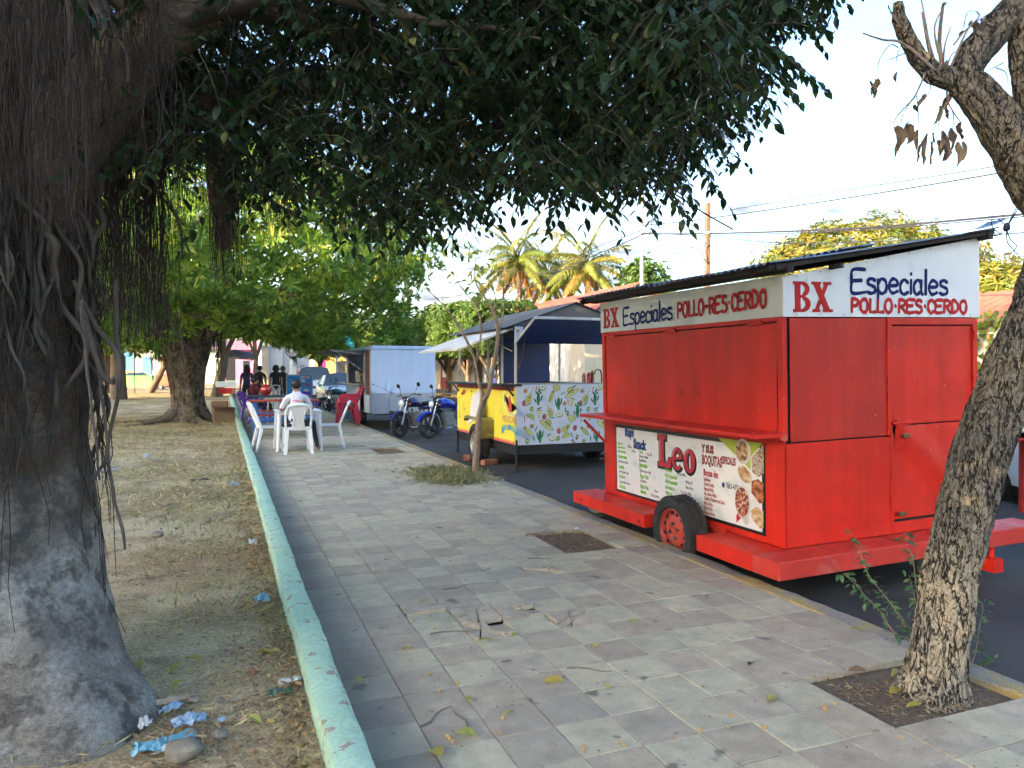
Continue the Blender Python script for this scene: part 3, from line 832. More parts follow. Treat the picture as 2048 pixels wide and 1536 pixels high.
# signs
sg = MB(); sg.add([(-0.016, -0.014, 1.975), (-0.016, L + 0.01, 1.985), (-0.016, L + 0.01, 2.285), (-0.016, -0.014, 2.262), (0.004, -0.014, 1.975), (0.004, L + 0.01, 1.985), (0.004, L + 0.01, 2.285), (0.004, -0.014, 2.262)],
       [(1, 0, 3, 2), (4, 5, 6, 7), (0, 1, 5, 4), (1, 2, 6, 5), (2, 3, 7, 6), (3, 0, 4, 7)])
side_sign = sg.build('side_sign_board', CREAM_SIGN, cart)
side_sign['label'] = 'cream sign board along the side'
fsb = MB(); fsb.prism([(-0.018, 1.972), (W + 0.03, 1.972), (W + 0.03, 2.60), (-0.018, 2.25)], 0.018, T=frame((1, 0, 0), (0, 0, 1), (0, -1, 0), (0, -0.006, 0)))
front_sign = fsb.build('front_sign_board', WHITE_SIGN, cart, 0.002)
front_sign['label'] = 'white trapezoid sign board on the front'
nails = MB()
for i in range(9):
	x = 0.1 + i * 0.215; nails.cyl((x, -0.022, 1.99), (x, -0.028, 1.99), 0.005, n=6); zt = 2.235 + 0.184 * x; nails.cyl((x, -0.022, zt), (x, -0.028, zt), 0.005, n=6)
build_split(nails, 'screw', STEEL, front_sign)
FT = lambda x, z, dz=0.0265: frame((1, 0, 0), (0, 0, 1), (0, -1, 0), (x, -dz, z))
ST = lambda s, z, sl=0.0, dz=0.019: frame(Vector((0, -1, sl)).normalized(), (0, 0, 1), (-1, 0, 0), (-dz, L - s, z))
slab_bx(0.215, SIGN_RED, front_sign, FT(0.065, 2.005))
brush_text('Especiales', 0.175, 0.0135, SIGN_BLUE, front_sign, FT(0.60, 2.145), 0.99, 1)
brush_text('POLLO.RES.CERDO', 0.098, 0.0135, SIGN_RED, front_sign, FT(0.595, 2.005), 1.20, 2)
slab_bx(0.195, SIGN_RED, side_sign, ST(0.05, 2.025))
brush_text('Especiales', 0.165, 0.0105, SIGN_BLUE, side_sign, ST(0.455, 2.035, 0.012), 0.86, 3)
brush_text('POLLO-RES.CERDO', 0.125, 0.0125, SIGN_RED, side_sign, ST(1.37, 2.05, 0.010), 1.13, 4)
# corrugated roof, three lapped sheets on timber
def corrugated(x0, z0, x1, z1, y0, y1, pitch, amp, sag=0.0, seed=0):
	n = int((y1 - y0) / pitch * 6); k = 10; mb = MB(); vs = []
	for i in range(k + 1):
		t = i / k
		for j in range(n + 1):
			y = y0 + (y1 - y0) * j / n
			vs.append((x0 + (x1 - x0) * t, y, z0 + (z1 - z0) * t - sag * math.sin(math.pi * t) + amp * math.sin(2 * math.pi * (y - y0) / pitch) + 0.008 * noise.noise(Vector((t * 2 + seed, y * 1.5, seed)))))
	fs = [(i * (n + 1) + j, i * (n + 1) + j + 1, (i + 1) * (n + 1) + j + 1, (i + 1) * (n + 1) + j) for i in range(k) for j in range(n)]
	top = len(vs); vs += [(x, y, z - 0.002) for x, y, z in vs]
	fs += [tuple(top + q for q in reversed(f_)) for f_ in fs]
	mb.add(vs, fs, smooth=True); return mb
roof = corrugated(-0.22, 2.325, 2.02, 2.665, -0.13, 1.42, 0.076, 0.011, 0.01, 1).build('roof_sheet', ZINC, cart)
corrugated(-0.20, 2.345, 2.00, 2.685, 1.36, 2.82, 0.076, 0.011, 0.01, 5).build('roof_sheet', ZINC, cart)
corrugated(0.75, 2.50, 1.10, 2.556, 0.2, 0.95, 0.076, 0.011, 0.0, 9).build('roof_patch', ZINC, cart)
fl = MB(); n = 10; vs = []
for i in range(n + 1):
	t = i / n
	for y in (-0.145, 0.02): vs.append((1.66 + 0.42 * t, y, 2.622 + 0.065 * t + 0.05 * t * t * t))
fl.add(vs, [(2 * i, 2 * i + 1, 2 * i + 3, 2 * i + 2) for i in range(n)], smooth=True)
fl.build('loose_roof_flap', mat('dark_blue_sheet', (0.02, 0.035, 0.075), 0.35, 0.2, 5, metal=0.3), cart)
rf = MB(); rf.bar((-0.20, -0.085, 2.297), (2.0, -0.085, 2.634), 0.03, 0.03); rf.bar((-0.20, 2.72, 2.30), (2.0, 2.72, 2.64), 0.05, 0.05); rf.bar((-0.13, -0.12, 2.305), (-0.13, 2.80, 2.322), 0.05, 0.04); rf.bar((-0.02, -0.10, 2.298), (-0.02, 2.78, 2.318), 0.06, 0.05); rf.bar((1.93, -0.12, 2.60), (1.93, 2.8, 2.62), 0.05, 0.05)
rf.bar((0.4, -0.03, 2.325), (0.4, -0.14, 2.325), 0.03, 0.035)
build_split(rf, 'roof_timber', TIMBER_DK, cart)
# deck and side steps round the body, with rolled lips
def deck(lo, hi, name):
	mb = MB(); mb.box(lo, (hi[0], hi[1], hi[2])); o = mb.build(name, RED_DECK if name == 'front_deck' else RED, cart, 0.006)
	return o
fd = deck((-0.30, -0.27, 0.215), (2.32, -0.003, 0.338), 'front_deck')
deck((-0.301, -0.002, 0.216), (-0.006, 0.64, 0.337), 'side_step')
deck((-0.30, 1.40, 0.235), (-0.006, 2.78, 0.352), 'side_step')
ln = MB()
for x in (0.25, 0.85, 1.45, 2.05): ln.box((x, -0.268, 0.3375), (x + 0.004, -0.005, 0.3392))
build_split(ln, 'plate_seam', RUSTY, fd)
ch = MB(); ch.box((0.02, 0.02, 0.22), (W - 0.02, L + 0.1, 0.345)); ch.box((-0.02, 0.64, 0.245), (0.02, 1.40, 0.35)); ch.build('chassis', RED_DK, cart)
hx = MB()
for y, z in ((1.48, 0.28), (2.6, 0.29)): hx.cyl((-0.302, y, z), (-0.296, y, z), 0.012, n=8)
build_split(hx, 'bolt_hole', DARK, cart)
# wheels
def car_wheel(name, parent, loc, r, w, rim_mat, side=-1, holes=12, spokes=False):
	"""Wheel with its axle along local x; side is the outer face."""
	T = frame((0, 1, 0), (0, 0, 1), (1, 0, 0)) if side > 0 else frame((0, -1, 0), (0, 0, 1), (-1, 0, 0))
	root = bpy.data.objects.new(name, None); coll.objects.link(root); root.parent = parent; root.location = loc
	h = w / 2; ri = r * 0.64
	t = MB(); t.lathe([(ri, -h * 0.72), (ri + 0.02, -h * 0.95), (r * 0.86, -h), (r * 0.95, -h * 0.9), (r, -h * 0.6), (r, -h * 0.32), (r - 0.007, -h * 0.30), (r - 0.007, -h * 0.22), (r, -h * 0.2), (r, h * 0.2), (r - 0.007, h * 0.22), (r - 0.007, h * 0.30), (r, h * 0.32), (r, h * 0.6), (r * 0.95, h * 0.9), (r * 0.86, h), (ri + 0.02, h * 0.95), (ri, h * 0.72)], 40, T=T, closed=True)
	for q in range(44):
		a = 2 * math.pi * q / 44
		for sg_ in (-1, 1):
			Tq = T @ Matrix.Rotation(a, 4, 'Z'); t.box((r - 0.004, -0.007, sg_ * h * 0.62 - 0.018), (r + 0.003, 0.007, sg_ * h * 0.62 + 0.018), 0, Tq)
	t.build('tyre', TYRE, root)
	m = MB(); m.lathe([(ri + 0.004, h * 0.74), (ri - 0.006, h * 0.80), (ri - 0.016, h * 0.66), (ri - 0.022, h * 0.35), (ri - 0.03, -h * 0.6), (ri, -h * 0.7)], 40, T=T, cap=False)
	if spokes:
		m.lathe([(0.0, h * 0.62), (0.05, h * 0.62), (0.07, h * 0.5), (0.07, 0.0)], 24, T=T, cap=False)
		for q in range(6):
			Tq = T @ Matrix.Rotation(2 * math.pi * q / 6, 4, 'Z'); m.prism([(0.05, -0.035), (ri - 0.015, -0.022), (ri - 0.015, 0.022), (0.05, 0.035)], 0.03, T=Tq, z0=h * 0.28)
		m.lathe([(0, 0.0), (ri - 0.02, 0.0)], 24, mi=1, T=T, cap=False)
	else:
		m.lathe([(0.0, h * 0.66), (0.028, h * 0.66), (0.034, h * 0.5), (0.06, h * 0.46), (0.075, h * 0.60), (ri * 0.72, h * 0.52), (ri * 0.80, h * 0.36), (ri - 0.018, h * 0.30)], 36, T=T, cap=False)
		for q in range(holes):
			Tq = T @ Matrix.Rotation(2 * math.pi * (q + 0.5) / holes, 4, 'Z'); m.box((ri * 0.70, -0.012, h * 0.44), (ri * 0.86, 0.012, h * 0.545), 1, Tq)
		for q in range(4):
			Tq = T @ Matrix.Rotation(2 * math.pi * q / 4 + 0.3, 4, 'Z'); m.lathe([(0.012, 0.0), (0.012, h * 0.78), (0.0, h * 0.80)], 6, mi=2, T=Tq @ Matrix.Translation((0.058, 0, 0)))
	m.build('rim', [rim_mat, DARK, STEEL], root)
	return root
RIM_RED = mat('red_rim_paint', (0.50, 0.055, 0.028), 0.5, 0.2, 9, dirt=(0.28, 0.13, 0.09), damt=0.6, dscale=9)
car_wheel('wheel', cart, (-0.19, 1.02, 0.285), 0.285, 0.19, RIM_RED)
car_wheel('wheel', cart, (W + 0.16, 1.02, 0.285), 0.285, 0.19, RIM_RED, side=1)
ax = MB(); ax.cyl((-0.1, 1.02, 0.285), (W + 0.1, 1.02, 0.285), 0.03, n=10); ax.build('axle', BLACK, cart)
tb = MB(); tb.cyl((1.25, -0.05, 0.21), (1.72, -0.20, 0.09), 0.052, n=14); tb.box((1.70, -0.30, 0.03), (1.80, -0.15, 0.13)); tb.box((1.24, -0.12, 0.16), (1.255, -0.10, 0.36)); tb.box((1.42, -0.29, 0.14), (1.435, -0.275, 0.34)); tb.cyl((1.78, -0.22, 0.1), (1.78, -0.22, 0.38), 0.018, n=8)
tb.build('tow_bar', RED, cart)
# banner
BW = mat('banner_white', (0.82, 0.80, 0.76), 0.38, 0.05, 2.0, dirt=(0.5, 0.47, 0.42), damt=0.35, dscale=5)
BBLACK = mat('print_black', (0.012, 0.012, 0.013), 0.4)
BGREEN = mat('print_green', (0.22, 0.55, 0.03), 0.4, 0.1, 20)
BRED = mat('print_red', (0.56, 0.018, 0.035), 0.4, 0.08, 20)
BBLUE = mat('print_blue', (0.015, 0.06, 0.28), 0.4, 0.1, 20)
BORANGE = mat('print_brick', (0.48, 0.09, 0.035), 0.4, 0.1, 20)
BLIME = mat('print_lime', (0.42, 0.52, 0.03), 0.4, 0.1, 10)
BPINK = mat('print_pink', (0.72, 0.36, 0.36), 0.4)
def food_mat(name, stops, scale, seed):
	m, nt, p, out = nodes_of(name)
	tc = nt.nodes.new('ShaderNodeTexCoord'); mp = nt.nodes.new('ShaderNodeMapping'); mp.inputs['Location'].default_value = (seed, seed * 2.1, 0)
	nt.links.new(tc.outputs['Object'], mp.inputs[0])
	f = add_noise(nt, mp.outputs[0], scale, 4, 0.6)
	cr = nt.nodes.new('ShaderNodeValToRGB'); el = cr.color_ramp.elements
	while len(el) < len(stops): el.new(0.5)
	for i, (q, c) in enumerate(stops): el[i].position = q; el[i].color = c + (1,)
	nt.links.new(f, cr.inputs[0]); nt.links.new(cr.outputs[0], p.inputs['Base Color']); p.inputs['Roughness'].default_value = 0.4
	return m
FOODS = [food_mat('print_nachos', [(0.36, (0.05, 0.02, 0.012)), (0.45, (0.32, 0.15, 0.05)), (0.55, (0.55, 0.34, 0.14)), (0.66, (0.68, 0.58, 0.42))], 30, 1.0),
         food_mat('print_taco', [(0.34, (0.03, 0.015, 0.01)), (0.45, (0.45, 0.30, 0.15)), (0.53, (0.65, 0.58, 0.48)), (0.60, (0.40, 0.04, 0.03)), (0.68, (0.09, 0.25, 0.04))], 34, 2.0),
         food_mat('print_rolls', [(0.36, (0.34, 0.15, 0.05)), (0.5, (0.62, 0.36, 0.15)), (0.64, (0.72, 0.60, 0.42))], 22, 3.0),
         food_mat('print_wings', [(0.36, (0.16, 0.03, 0.012)), (0.5, (0.50, 0.12, 0.03)), (0.64, (0.66, 0.32, 0.12))], 24, 4.0),
         food_mat('print_beans', [(0.36, (0.06, 0.012, 0.02)), (0.46, (0.28, 0.05, 0.04)), (0.54, (0.60, 0.22, 0.08)), (0.62, (0.72, 0.64, 0.5))], 36, 5.0)]
ban_w, ban_h = 2.19, 0.675
bn = MB(); bn.box((-0.006, 0.20, 0.385), (-0.002, 0.20 + ban_w, 0.385 + ban_h))
banner = bn.build('menu_banner', BBLACK, cart)
banner['label'] = 'printed menu banner under the counter with big red letters'
BT = lambda s, z, lift=0.0: frame((0, -1, 0), (0, 0, 1), (-1, 0, 0), (-0.0085 - lift, 0.20 + ban_w - s, 0.385 + z))
def bu(u): return on_x(u, 3.7)
def bs(u): return 4.13 + 0.20 + ban_w - bu(u)                 # banner distance from its left end
def bz(u, v):                                              # banner height at a picture place
	a = (u - 1024) / 1480; d = 3.7 / (CF[0] + CR[0] * a); return CAM_H - (v - 740) / 1480 * d + 0.15 - 0.385
flat_poly([([(0.02, 0.025), (ban_w - 0.03, 0.025), (ban_w - 0.03, ban_h - 0.03), (0.02, ban_h - 0.03)], 0, 0.0)], [BW], 'banner_sheet', banner, BT(0, 0, -0.0008))
def bt(s, u, v, h, m, xs=0.8, bold=0.0, out=None, shear=0, ob=0.0):
	s0, z0 = bs(u), bz(u, v); size = h / 0.72
	if out is not None: text(s, size, out, banner, BT(s0, z0, 0.0004), (bold + (ob or size * 0.045)) * 0.7, xs, shear)
	text(s, size, m, banner, BT(s0, z0, 0.0010), bold * 0.55, xs, shear)
bt('Rapi', 1256, 871, 0.086, BBLUE, 0.80, 0.008, BBLACK, 0, 0.005)
bt('Snack', 1273, 895, 0.086, BBLUE, 0.78, 0.008, BBLACK, 0, 0.005)
# the big name in slab letters: outline, body
def leo(mi, z, e, mb):
	def L_(k):
		quad2(mb, [(0.0 - e, 0.0 - e), (0.205 + e, 0.0 - e), (0.215 + e, 0.10 + e), (0.175 - e * 0.3, 0.115 + e), (0.145, 0.055 + e), (0.10 + e, 0.05 + e), (0.10 + e, 0.285 - e), (0.135 + e, 0.295 - e), (0.135 + e, 0.335 + e), (0.0 - e, 0.335 + e), (0.0 - e, 0.30 - e), (0.025 - e, 0.285 - e), (0.025 - e, 0.05 + e), (0.0 - e, 0.04 + e)], z, mi)
	L_(0)
	ring(mb, 0.305, 0.11, (0.082 + e, 0.115 + e), (0.040 - e * 0.9, 0.078 - e * 0.9), rad(8) - e * 3, rad(322) + e * 4, z + 0.0002, mi, 30)
	quad2(mb, [(0.262 - e, 0.096 - e * 0.7), (0.386 + e, 0.118 - e), (0.386 + e, 0.142 + e * 0.3), (0.262 - e, 0.122 + e * 0.7)], z + 0.0004, mi)
	ring(mb, 0.485, 0.11, (0.082 + e, 0.118 + e), (0.026 - e, 0.085 - e), 0, 2 * math.pi, z + 0.0006, mi, 32)
lb = MB(); leo(0, 0.0, 0.0165, lb); o = lb.build('lettering', BBLACK, banner); o.matrix_local = BT(bs(1322), bz(1322, 931), 0.0006) @ Matrix.Translation((0.006, -0.010, 0)) @ Matrix.Diagonal((1, .86, 1, 1))
lb = MB(); leo(0, 0.0, 0.0, lb); o = lb.build('lettering', BRED, banner); o.matrix_local = BT(bs(1322), bz(1322, 931), 0.0022) @ Matrix.Diagonal((1, .86, 1, 1))
lb = MB(); rect(lb, 0.034, 0.06, 0.043, 0.28, 0.0); ring(lb, 0.305, 0.11, (0.074, 0.107), (0.066, 0.099), rad(100), rad(170), 0.0, 0, 10); ring(lb, 0.485, 0.11, (0.074, 0.110), (0.066, 0.102), rad(100), rad(170), 0.0, 0, 10)
o = lb.build('lettering', BPINK, banner); o.matrix_local = BT(bs(1322), bz(1322, 931), 0.0034) @ Matrix.Diagonal((1, .86, 1, 1))
bt('Y SUS', 1411, 903, 0.060, BRED, 0.74, 0.002, BBLACK, 0, 0.007)
bt('BOQUITAS', 1411, 927, 0.078, BRED, 0.49, 0.001, BBLACK, 0, 0.006)
bt('ESPECIALES', 1450.5, 926, 0.056, BRED, 0.44, 0.0005, BBLACK, 0, 0.005)
bt('Bocas de:', 1413.5, 950, 0.052, BRED, 0.70, 0.003, BPINK, 0, 0.005)
menu = [('Tortilla Alta', 1240, 888.5, 0.030, 1, 'con Papas', 1261), ('Hamburguesa de Pollo', 1240.5, 895, 0.022, 1, 'con Papas', 1269), ('Pollo a la Plancha', 1241, 904, 0.030, 1, None, 0), ('Hamburguesas', 1242, 915, 0.038, 1, None, 0),
		('Normal  Especial  Doble', 1242.5, 924, 0.026, 0, None, 0), ('Sandwich', 1242.5, 936, 0.038, 1, None, 0), ('Pollo  Res  Jamon  Queso', 1243, 944.5, 0.026, 0, None, 0), ('Hot-Dogs', 1243, 955, 0.038, 1, None, 0), ('Pequeno  Mediano  Grande', 1243.5, 965, 0.026, 0, None, 0), ('Salchipapas', 1243, 975, 0.038, 1, None, 0),
		('Tacos:', 1283.5, 906, 0.038, 1, '-Pollo  -Res', 1300), ('Platanitos y Doraditas', 1284, 914, 0.026, 0, None, 0), ('Sopas Maruchan', 1284, 922, 0.028, 0, None, 0), ('Empanadas:', 1284.5, 933, 0.042, 1, None, 0), ('-Pollo -Res -Queso -Frijoles', 1285, 943, 0.025, 0, None, 0), ('Papas Fritas:', 1285, 955, 0.042, 1, None, 0), ('A la Francesa', 1285.5, 963.5, 0.028, 0, None, 0), ('Alitas Fritas', 1285.5, 976, 0.042, 1, 'Picante', 1314), ('Burritos:', 1286, 986.5, 0.040, 1, '-Pollo -Res -Mixto', 1307),
		('-Nachos de', 1335, 942, 0.036, 1, 'Pollo, Res y Mixto', 1360), ('-Pollo Empanizado', 1335, 953.5, 0.036, 1, 'Pechuga y Ala', 1377), ('-Pollo Empanizado', 1335.5, 965, 0.036, 1, 'Muslo y Pierna', 1377.5), ('-Brochetas de', 1335.5, 977, 0.036, 1, 'Pollo, Cerdo y Mixto', 1367), ('-Fajitas de', 1336, 988, 0.036, 1, '-Pollo, Res, Cerdo y Mixto', 1361), ('-Gaseosas -Jugos -Agua', 1336, 1002, 0.036, 1, None, 0),
		('Salchichon', 1414, 961, 0.030, 2, None, 0), ('Chorizo Criollo', 1414, 970.5, 0.030, 2, None, 0), ('Fajitas de Pollo,', 1414, 980, 0.030, 2, None, 0), ('Res, Cerdo y Mixto', 1414, 989.5, 0.030, 2, None, 0), ('Costilla y Chicharron de Cerdo', 1414, 999, 0.030, 2, None, 0), ('Bistec de Res', 1414, 1008.5, 0.030, 2, None, 0), ('Filet de Pollo', 1414, 1018, 0.030, 2, None, 0), ('Tortas de Arroz', 1414, 1027.5, 0.030, 2, None, 0)]
for s, u, v, h, ci, s2, u2 in menu:
	bt(s, u, v, h, (BBLACK, BGREEN, BORANGE)[ci], (0.50, 0.52, 0.50)[ci], (0.0008, 0.0030, 0.0026)[ci])
	if s2: bt(s2, u2, v + (u2 - u) * 0.30, 0.028, BBLACK, 0.46, 0.0008)
bt('7863-4752', 1458.5, 976, 0.044, BBLACK, 0.62, 0.001)
s0, z0 = bs(1453.5), bz(1453.5, 970)
flat_poly([(circ(s0, z0, 0.019, 0.022), 0, 0)], [BBLUE], 'emblem', banner, BT(0, 0, 0.001))
def bp(u, v): return (bs(u), bz(u, v))
flat_poly([([bp(1444, 875.5), bp(1492, 881), bp(1534, 886), bp(1509, 914), bp(1509, 940), bp(1494, 925)], 0, 0.0),
           ([bp(1479, 1032), bp(1479, 1046), bp(1507, 1018), bp(1507, 992), bp(1490, 1002)], 1, 0.0)], [BLIME, BRED], 'banner_print', banner, BT(0, 0, 0.0006))
WPL = mat('print_plate', (0.66, 0.64, 0.60), 0.4)
pics = [(circ(*bp(1494, 903), 0.088, 0.098), 5, 0.0003), (circ(*bp(1492, 902), 0.074, 0.080), 0, 0.0006), ([bp(1511, 915), bp(1536, 888), bp(1536, 947), bp(1524, 955), bp(1512, 944)], 1, 0.0004),
		(circ(*bp(1497, 949), 0.085, 0.055, rot=-0.5), 2, 0.0004), ([bp(1511, 962), bp(1524, 958), bp(1535, 968), bp(1535, 1004), bp(1527, 1008), bp(1510, 985)], 3, 0.0004),
		(circ(*bp(1493, 1005), 0.095, 0.13), 5, 0.0008), (circ(*bp(1491, 1004), 0.082, 0.112), 4, 0.0011), (circ(*bp(1499, 1040), 0.035, 0.04), 5, 0.0008), ([bp(1509, 1022), bp(1520, 1014), bp(1534, 1022), bp(1534, 1056), bp(1526, 1058), bp(1510, 1036)], 2, 0.0008)]
flat_poly(pics, FOODS + [WPL], 'banner_photo', banner, BT(0, 0, 0.0012))
# grime strip torn along the banner's lower edge
# supports under the cart
STONE = mat('field_stone', (0.20, 0.175, 0.14), 0.9, 0.3, 7, 0.7, 24, dirt=(0.33, 0.30, 0.22), damt=0.7, dscale=6)
BLOCK = mat('grey_concrete_block', (0.20, 0.195, 0.18), 0.92, 0.25, 6, 0.8, 50)
def rock(name, c, r, seed, m=None, label=None, cat='stone', group=None):
	mb = MB(); mb.ball((0, 0, 0), r, 12, 8, jit=0.0, seed=seed)
	vs = []
	for x, y, z in mb.v:
		k = 1 + 0.28 * noise.noise(Vector((x / r[0] * 1.3 + seed, y / r[1] * 1.3, z / r[2] * 1.3))) + 0.12 * noise.noise(Vector((x / r[0] * 3 + seed, y / r[1] * 3, z / r[2] * 3)))
		vs.append((x * k, y * k, max(z * k, -r[2] * 0.92)))
	mb.v = vs
	o = mb.build(name, m or STONE, None, loc=c)
	return tag(o, label, cat, group)
def block(name, lo, hi, label, cat, m, rz=0.0, group=None):
	c = [(a + b_) / 2 for a, b_ in zip(lo, hi)]; h = [(b_ - a) / 2 for a, b_ in zip(lo, hi)]
	mb = MB(); mb.box([-q for q in h], h)
	o = mb.build(name, m, None, 0.012, 2, loc=c); o.rotation_euler = (0, 0, rz)
	return tag(o, label, cat, group)
block('concrete_block', (3.47, 6.50, -0.15), (3.86, 6.72, 0.00), 'dark concrete block on the road under the far corner of the red cart', 'block', mat('dark_block', (0.075, 0.07, 0.065), 0.92, 0.3, 7, 0.7, 40), 0.12)
rock('support_stone', (3.60, 6.62, 0.05), (0.17, 0.12, 0.062), 3, None, 'rounded stone wedged between the dark block and the red side step')
block('concrete_block', (5.10, 4.06, -0.15), (5.50, 4.26, 0.01), 'grey concrete block propping the front deck behind the leaning trunk', 'block', BLOCK, 0.05)
rock('support_stone', (5.28, 4.16, 0.035), (0.19, 0.11, 0.045), 8, BLOCK, 'flat grey stone lying on the block behind the leaning trunk')
block('broken_brick', (3.98, 6.0, -0.15), (4.22, 6.12, -0.08), 'small pale brick lying on the road behind the red cart wheel', 'brick', STONE, 0.3)
# ================================================================ yellow and patterned food trailer
YEL = mat('yellow_print', (0.86, 0.72, 0.06), 0.42, 0.07, 2.0, dirt=(0.5, 0.4, 0.1), damt=0.3)
YEL_DK = mat('olive_fender', (0.20, 0.17, 0.05), 0.55, 0.15, 5)
PATW = mat('pattern_ground', (0.64, 0.68, 0.76), 0.42, 0.05, 3.0)
NAVY = mat('navy_panel', (0.012, 0.045, 0.20), 0.38, 0.15, 3.0)
ALU = mat('aluminium_post', (0.50, 0.48, 0.44), 0.4, 0.12, 6, metal=0.4, dirt=(0.32, 0.24, 0.14), damt=0.5, dscale=4)
SLATE = mat('grey_roof_metal', (0.115, 0.112, 0.108), 0.5, 0.2, 3.0, metal=0.3, dirt=(0.19, 0.165, 0.14), damt=0.5, dscale=2)
FLAPW = mat('white_flap', (0.62, 0.59, 0.53), 0.5, 0.08, 3.0, dirt=(0.44, 0.26, 0.11), damt=0.6, dscale=2.2, dlo=0.5, dhi=0.7)
TRED = mat('trim_red', (0.42, 0.02, 0.02), 0.45, 0.1, 6)
TPINK = mat('trim_pink', (0.66, 0.12, 0.12), 0.45, 0.1, 6)
tk = thing('food_trailer', 'open food trailer with yellow side and pale panel patterned with cacti and sombreros', 'food trailer', (4.25, 10.75, -0.15))
TW, TL = 2.2, 3.0
c = MB(); c.box((0.02, 0.02, 0.27), (TW - 0.02, TL - 0.02, 0.41)); c.build('chassis', BLACK, tk)
c = MB(); c.box((0.04, 0.04, 0.415), (TW - 0.04, TL - 0.04, 0.45)); c.build('deck_floor', STEEL, tk)
c = MB(); c.box((0.0, 0.0, 0.43), (0.03, TL, 1.33)); side = c.build('side_panel', YEL, tk)
side['label'] = 'yellow printed side panel'
c = MB(); c.box((0.03, -0.006, 0.42), (TW, 0.03, 1.37)); fp = c.build('front_panel', PATW, tk)
fp['label'] = 'pale panel printed with cacti, sombreros, guitars and fruit'
c = MB(); c.box((TW - 0.03, 0.03, 0.43), (TW, TL, 1.33)); c.build('far_side_panel', PATW, tk)
c = MB(); c.box((0.03, TL - 0.03, 0.43), (TW - 0.03, TL, 1.33)); c.build('back_panel', NAVY, tk)
c = MB(); c.box((0.86, TL - 0.028, 1.332), (1.95, TL - 0.004, 2.30)); c.build('back_door', NAVY, tk)
c = MB(); c.box((-0.24, -0.03, 1.345), (0.12, TL + 0.04, 1.378)); sh = c.build('counter_shelf', BLACK, tk, 0.004)
c = MB()
for y in (0.03, TL - 0.1): c.bar((-0.12, y, 1.345), (-0.003, y, 1.19), 0.025, 0.025)
build_split(c, 'shelf_brace', BLACK, sh)
c = MB(); c.box((0.13, 0.035, 1.372), (TW - 0.03, 0.33, 1.39)); c.build('work_top', STEEL, tk)
c = MB(); c.box((TW - 0.40, 0.33, 1.34), (TW - 0.03, TL - 0.03, 1.372)); c.build('work_top', STEEL, tk)
# posts
for x, y in ((0.02, 0.02), (TW - 0.05, 0.02), (0.02, TL - 0.05), (TW - 0.05, TL - 0.05), (0.02, 1.30), (0.02, 0.62)):
	c = MB(); c.box((x, y, 1.38), (x + 0.035, y + 0.035, 2.30)); c.build('post', ALU, tk)
c = MB(); c.box((0.0, 0.0, 2.22), (0.05, TL, 2.30)); c.box((TW - 0.05, 0.0, 2.22), (TW, TL, 2.30)); c.box((0.05, 0.0, 2.02), (TW - 0.05, 0.03, 2.30)); c.box((0.05, TL - 0.03, 2.24), (TW - 0.05, TL, 2.30)); c.build('top_rail', SLATE, tk)
c = MB(); c.box((0.004, -0.008, 2.02), (0.15, -0.002, 2.28)); strip = c.build('corner_panel', PATW, tk)
# gable roof: two corrugated slopes and gable ends
def slope(x0, z0, x1, z1):
	return corrugated(x0, z0, x1, z1, -0.06, TL + 0.16, 0.09, 0.010, 0.0, 3)
slope(-0.16, 2.26, 1.05, 2.69).build('roof_slope', SLATE, tk)
slope(2.36, 2.27, 1.05, 2.695).build('roof_slope', SLATE, tk)
for y in (-0.01, TL - 0.02):
	c = MB(); c.prism([(0.0, 2.30), (TW, 2.30), (1.05, 2.665)], 0.03, T=frame((1, 0, 0), (0, 0, 1), (0, -1, 0), (0, y + 0.03, 0))); c.build('gable', SLATE, tk)
# raised front flap with navy underside, held by a stay
c = MB(); T = frame((1, 0, 0), Vector((0, -0.76, 0.335)).normalized(), Vector((0, 0.335, 0.76)).normalized(), (0.03, -0.012, 2.02))
c.box((0, 0, 0), (TW - 0.03, 0.83, 0.022), 0, T); fl = c.build('front_flap', [NAVY], tk)
c = MB(); c.box((-0.02, 0, -0.012), (0.0, 0.85, 0.03), 0, T); c.box((0, 0.832, -0.012), (TW - 0.03, 0.852, 0.03), 0, T); c.build('flap_edge', ALU, fl)
c = MB(); c.tube([(0.06, -0.34, 2.16), (0.07, -0.16, 1.80), (0.05, -0.01, 1.60)], 0.006, 6); c.build('flap_stay', RUSTY, fl)
# long side flap lowered outward
c = MB(); T = frame((0, 1, 0), Vector((-0.88, 0, -0.33)).normalized(), Vector((-0.33, 0, 0.88)).normalized(), (-0.01, 0.04, 2.25))
c.box((0, 0, 0), (2.35, 0.96, 0.014), 0, T); sf = c.build('side_flap', FLAPW, tk)
c = MB(); c.box((0, 0.95, -0.014), (2.35, 0.965, 0.018), 0, T); c.box((0, 0, -0.016), (0.02, 0.95, -0.001), 0, T); c.box((1.2, 0, -0.016), (1.22, 0.95, -0.001), 0, T); c.build('flap_edge', FLAPW, sf)
c = MB(); c.tube([(0.02, 0.15, 1.90), (-0.3, 0.5, 2.12)], 0.008, 6); c.build('flap_stay', ALU, sf)
# trims
c = MB(); c.box((-0.005, 0.0, 1.27), (-0.001, TL, 1.335)); c.build('top_trim', TRED, side)
c = MB(); c.box((-0.005, 0.0, 0.43), (-0.001, TL, 0.465)); c.build('bottom_trim', TPINK, side)
c = MB(); c.box((-0.006, 0.0, 0.475), (-0.002, TL, 0.482)); c.build('bottom_trim', TPINK, side)
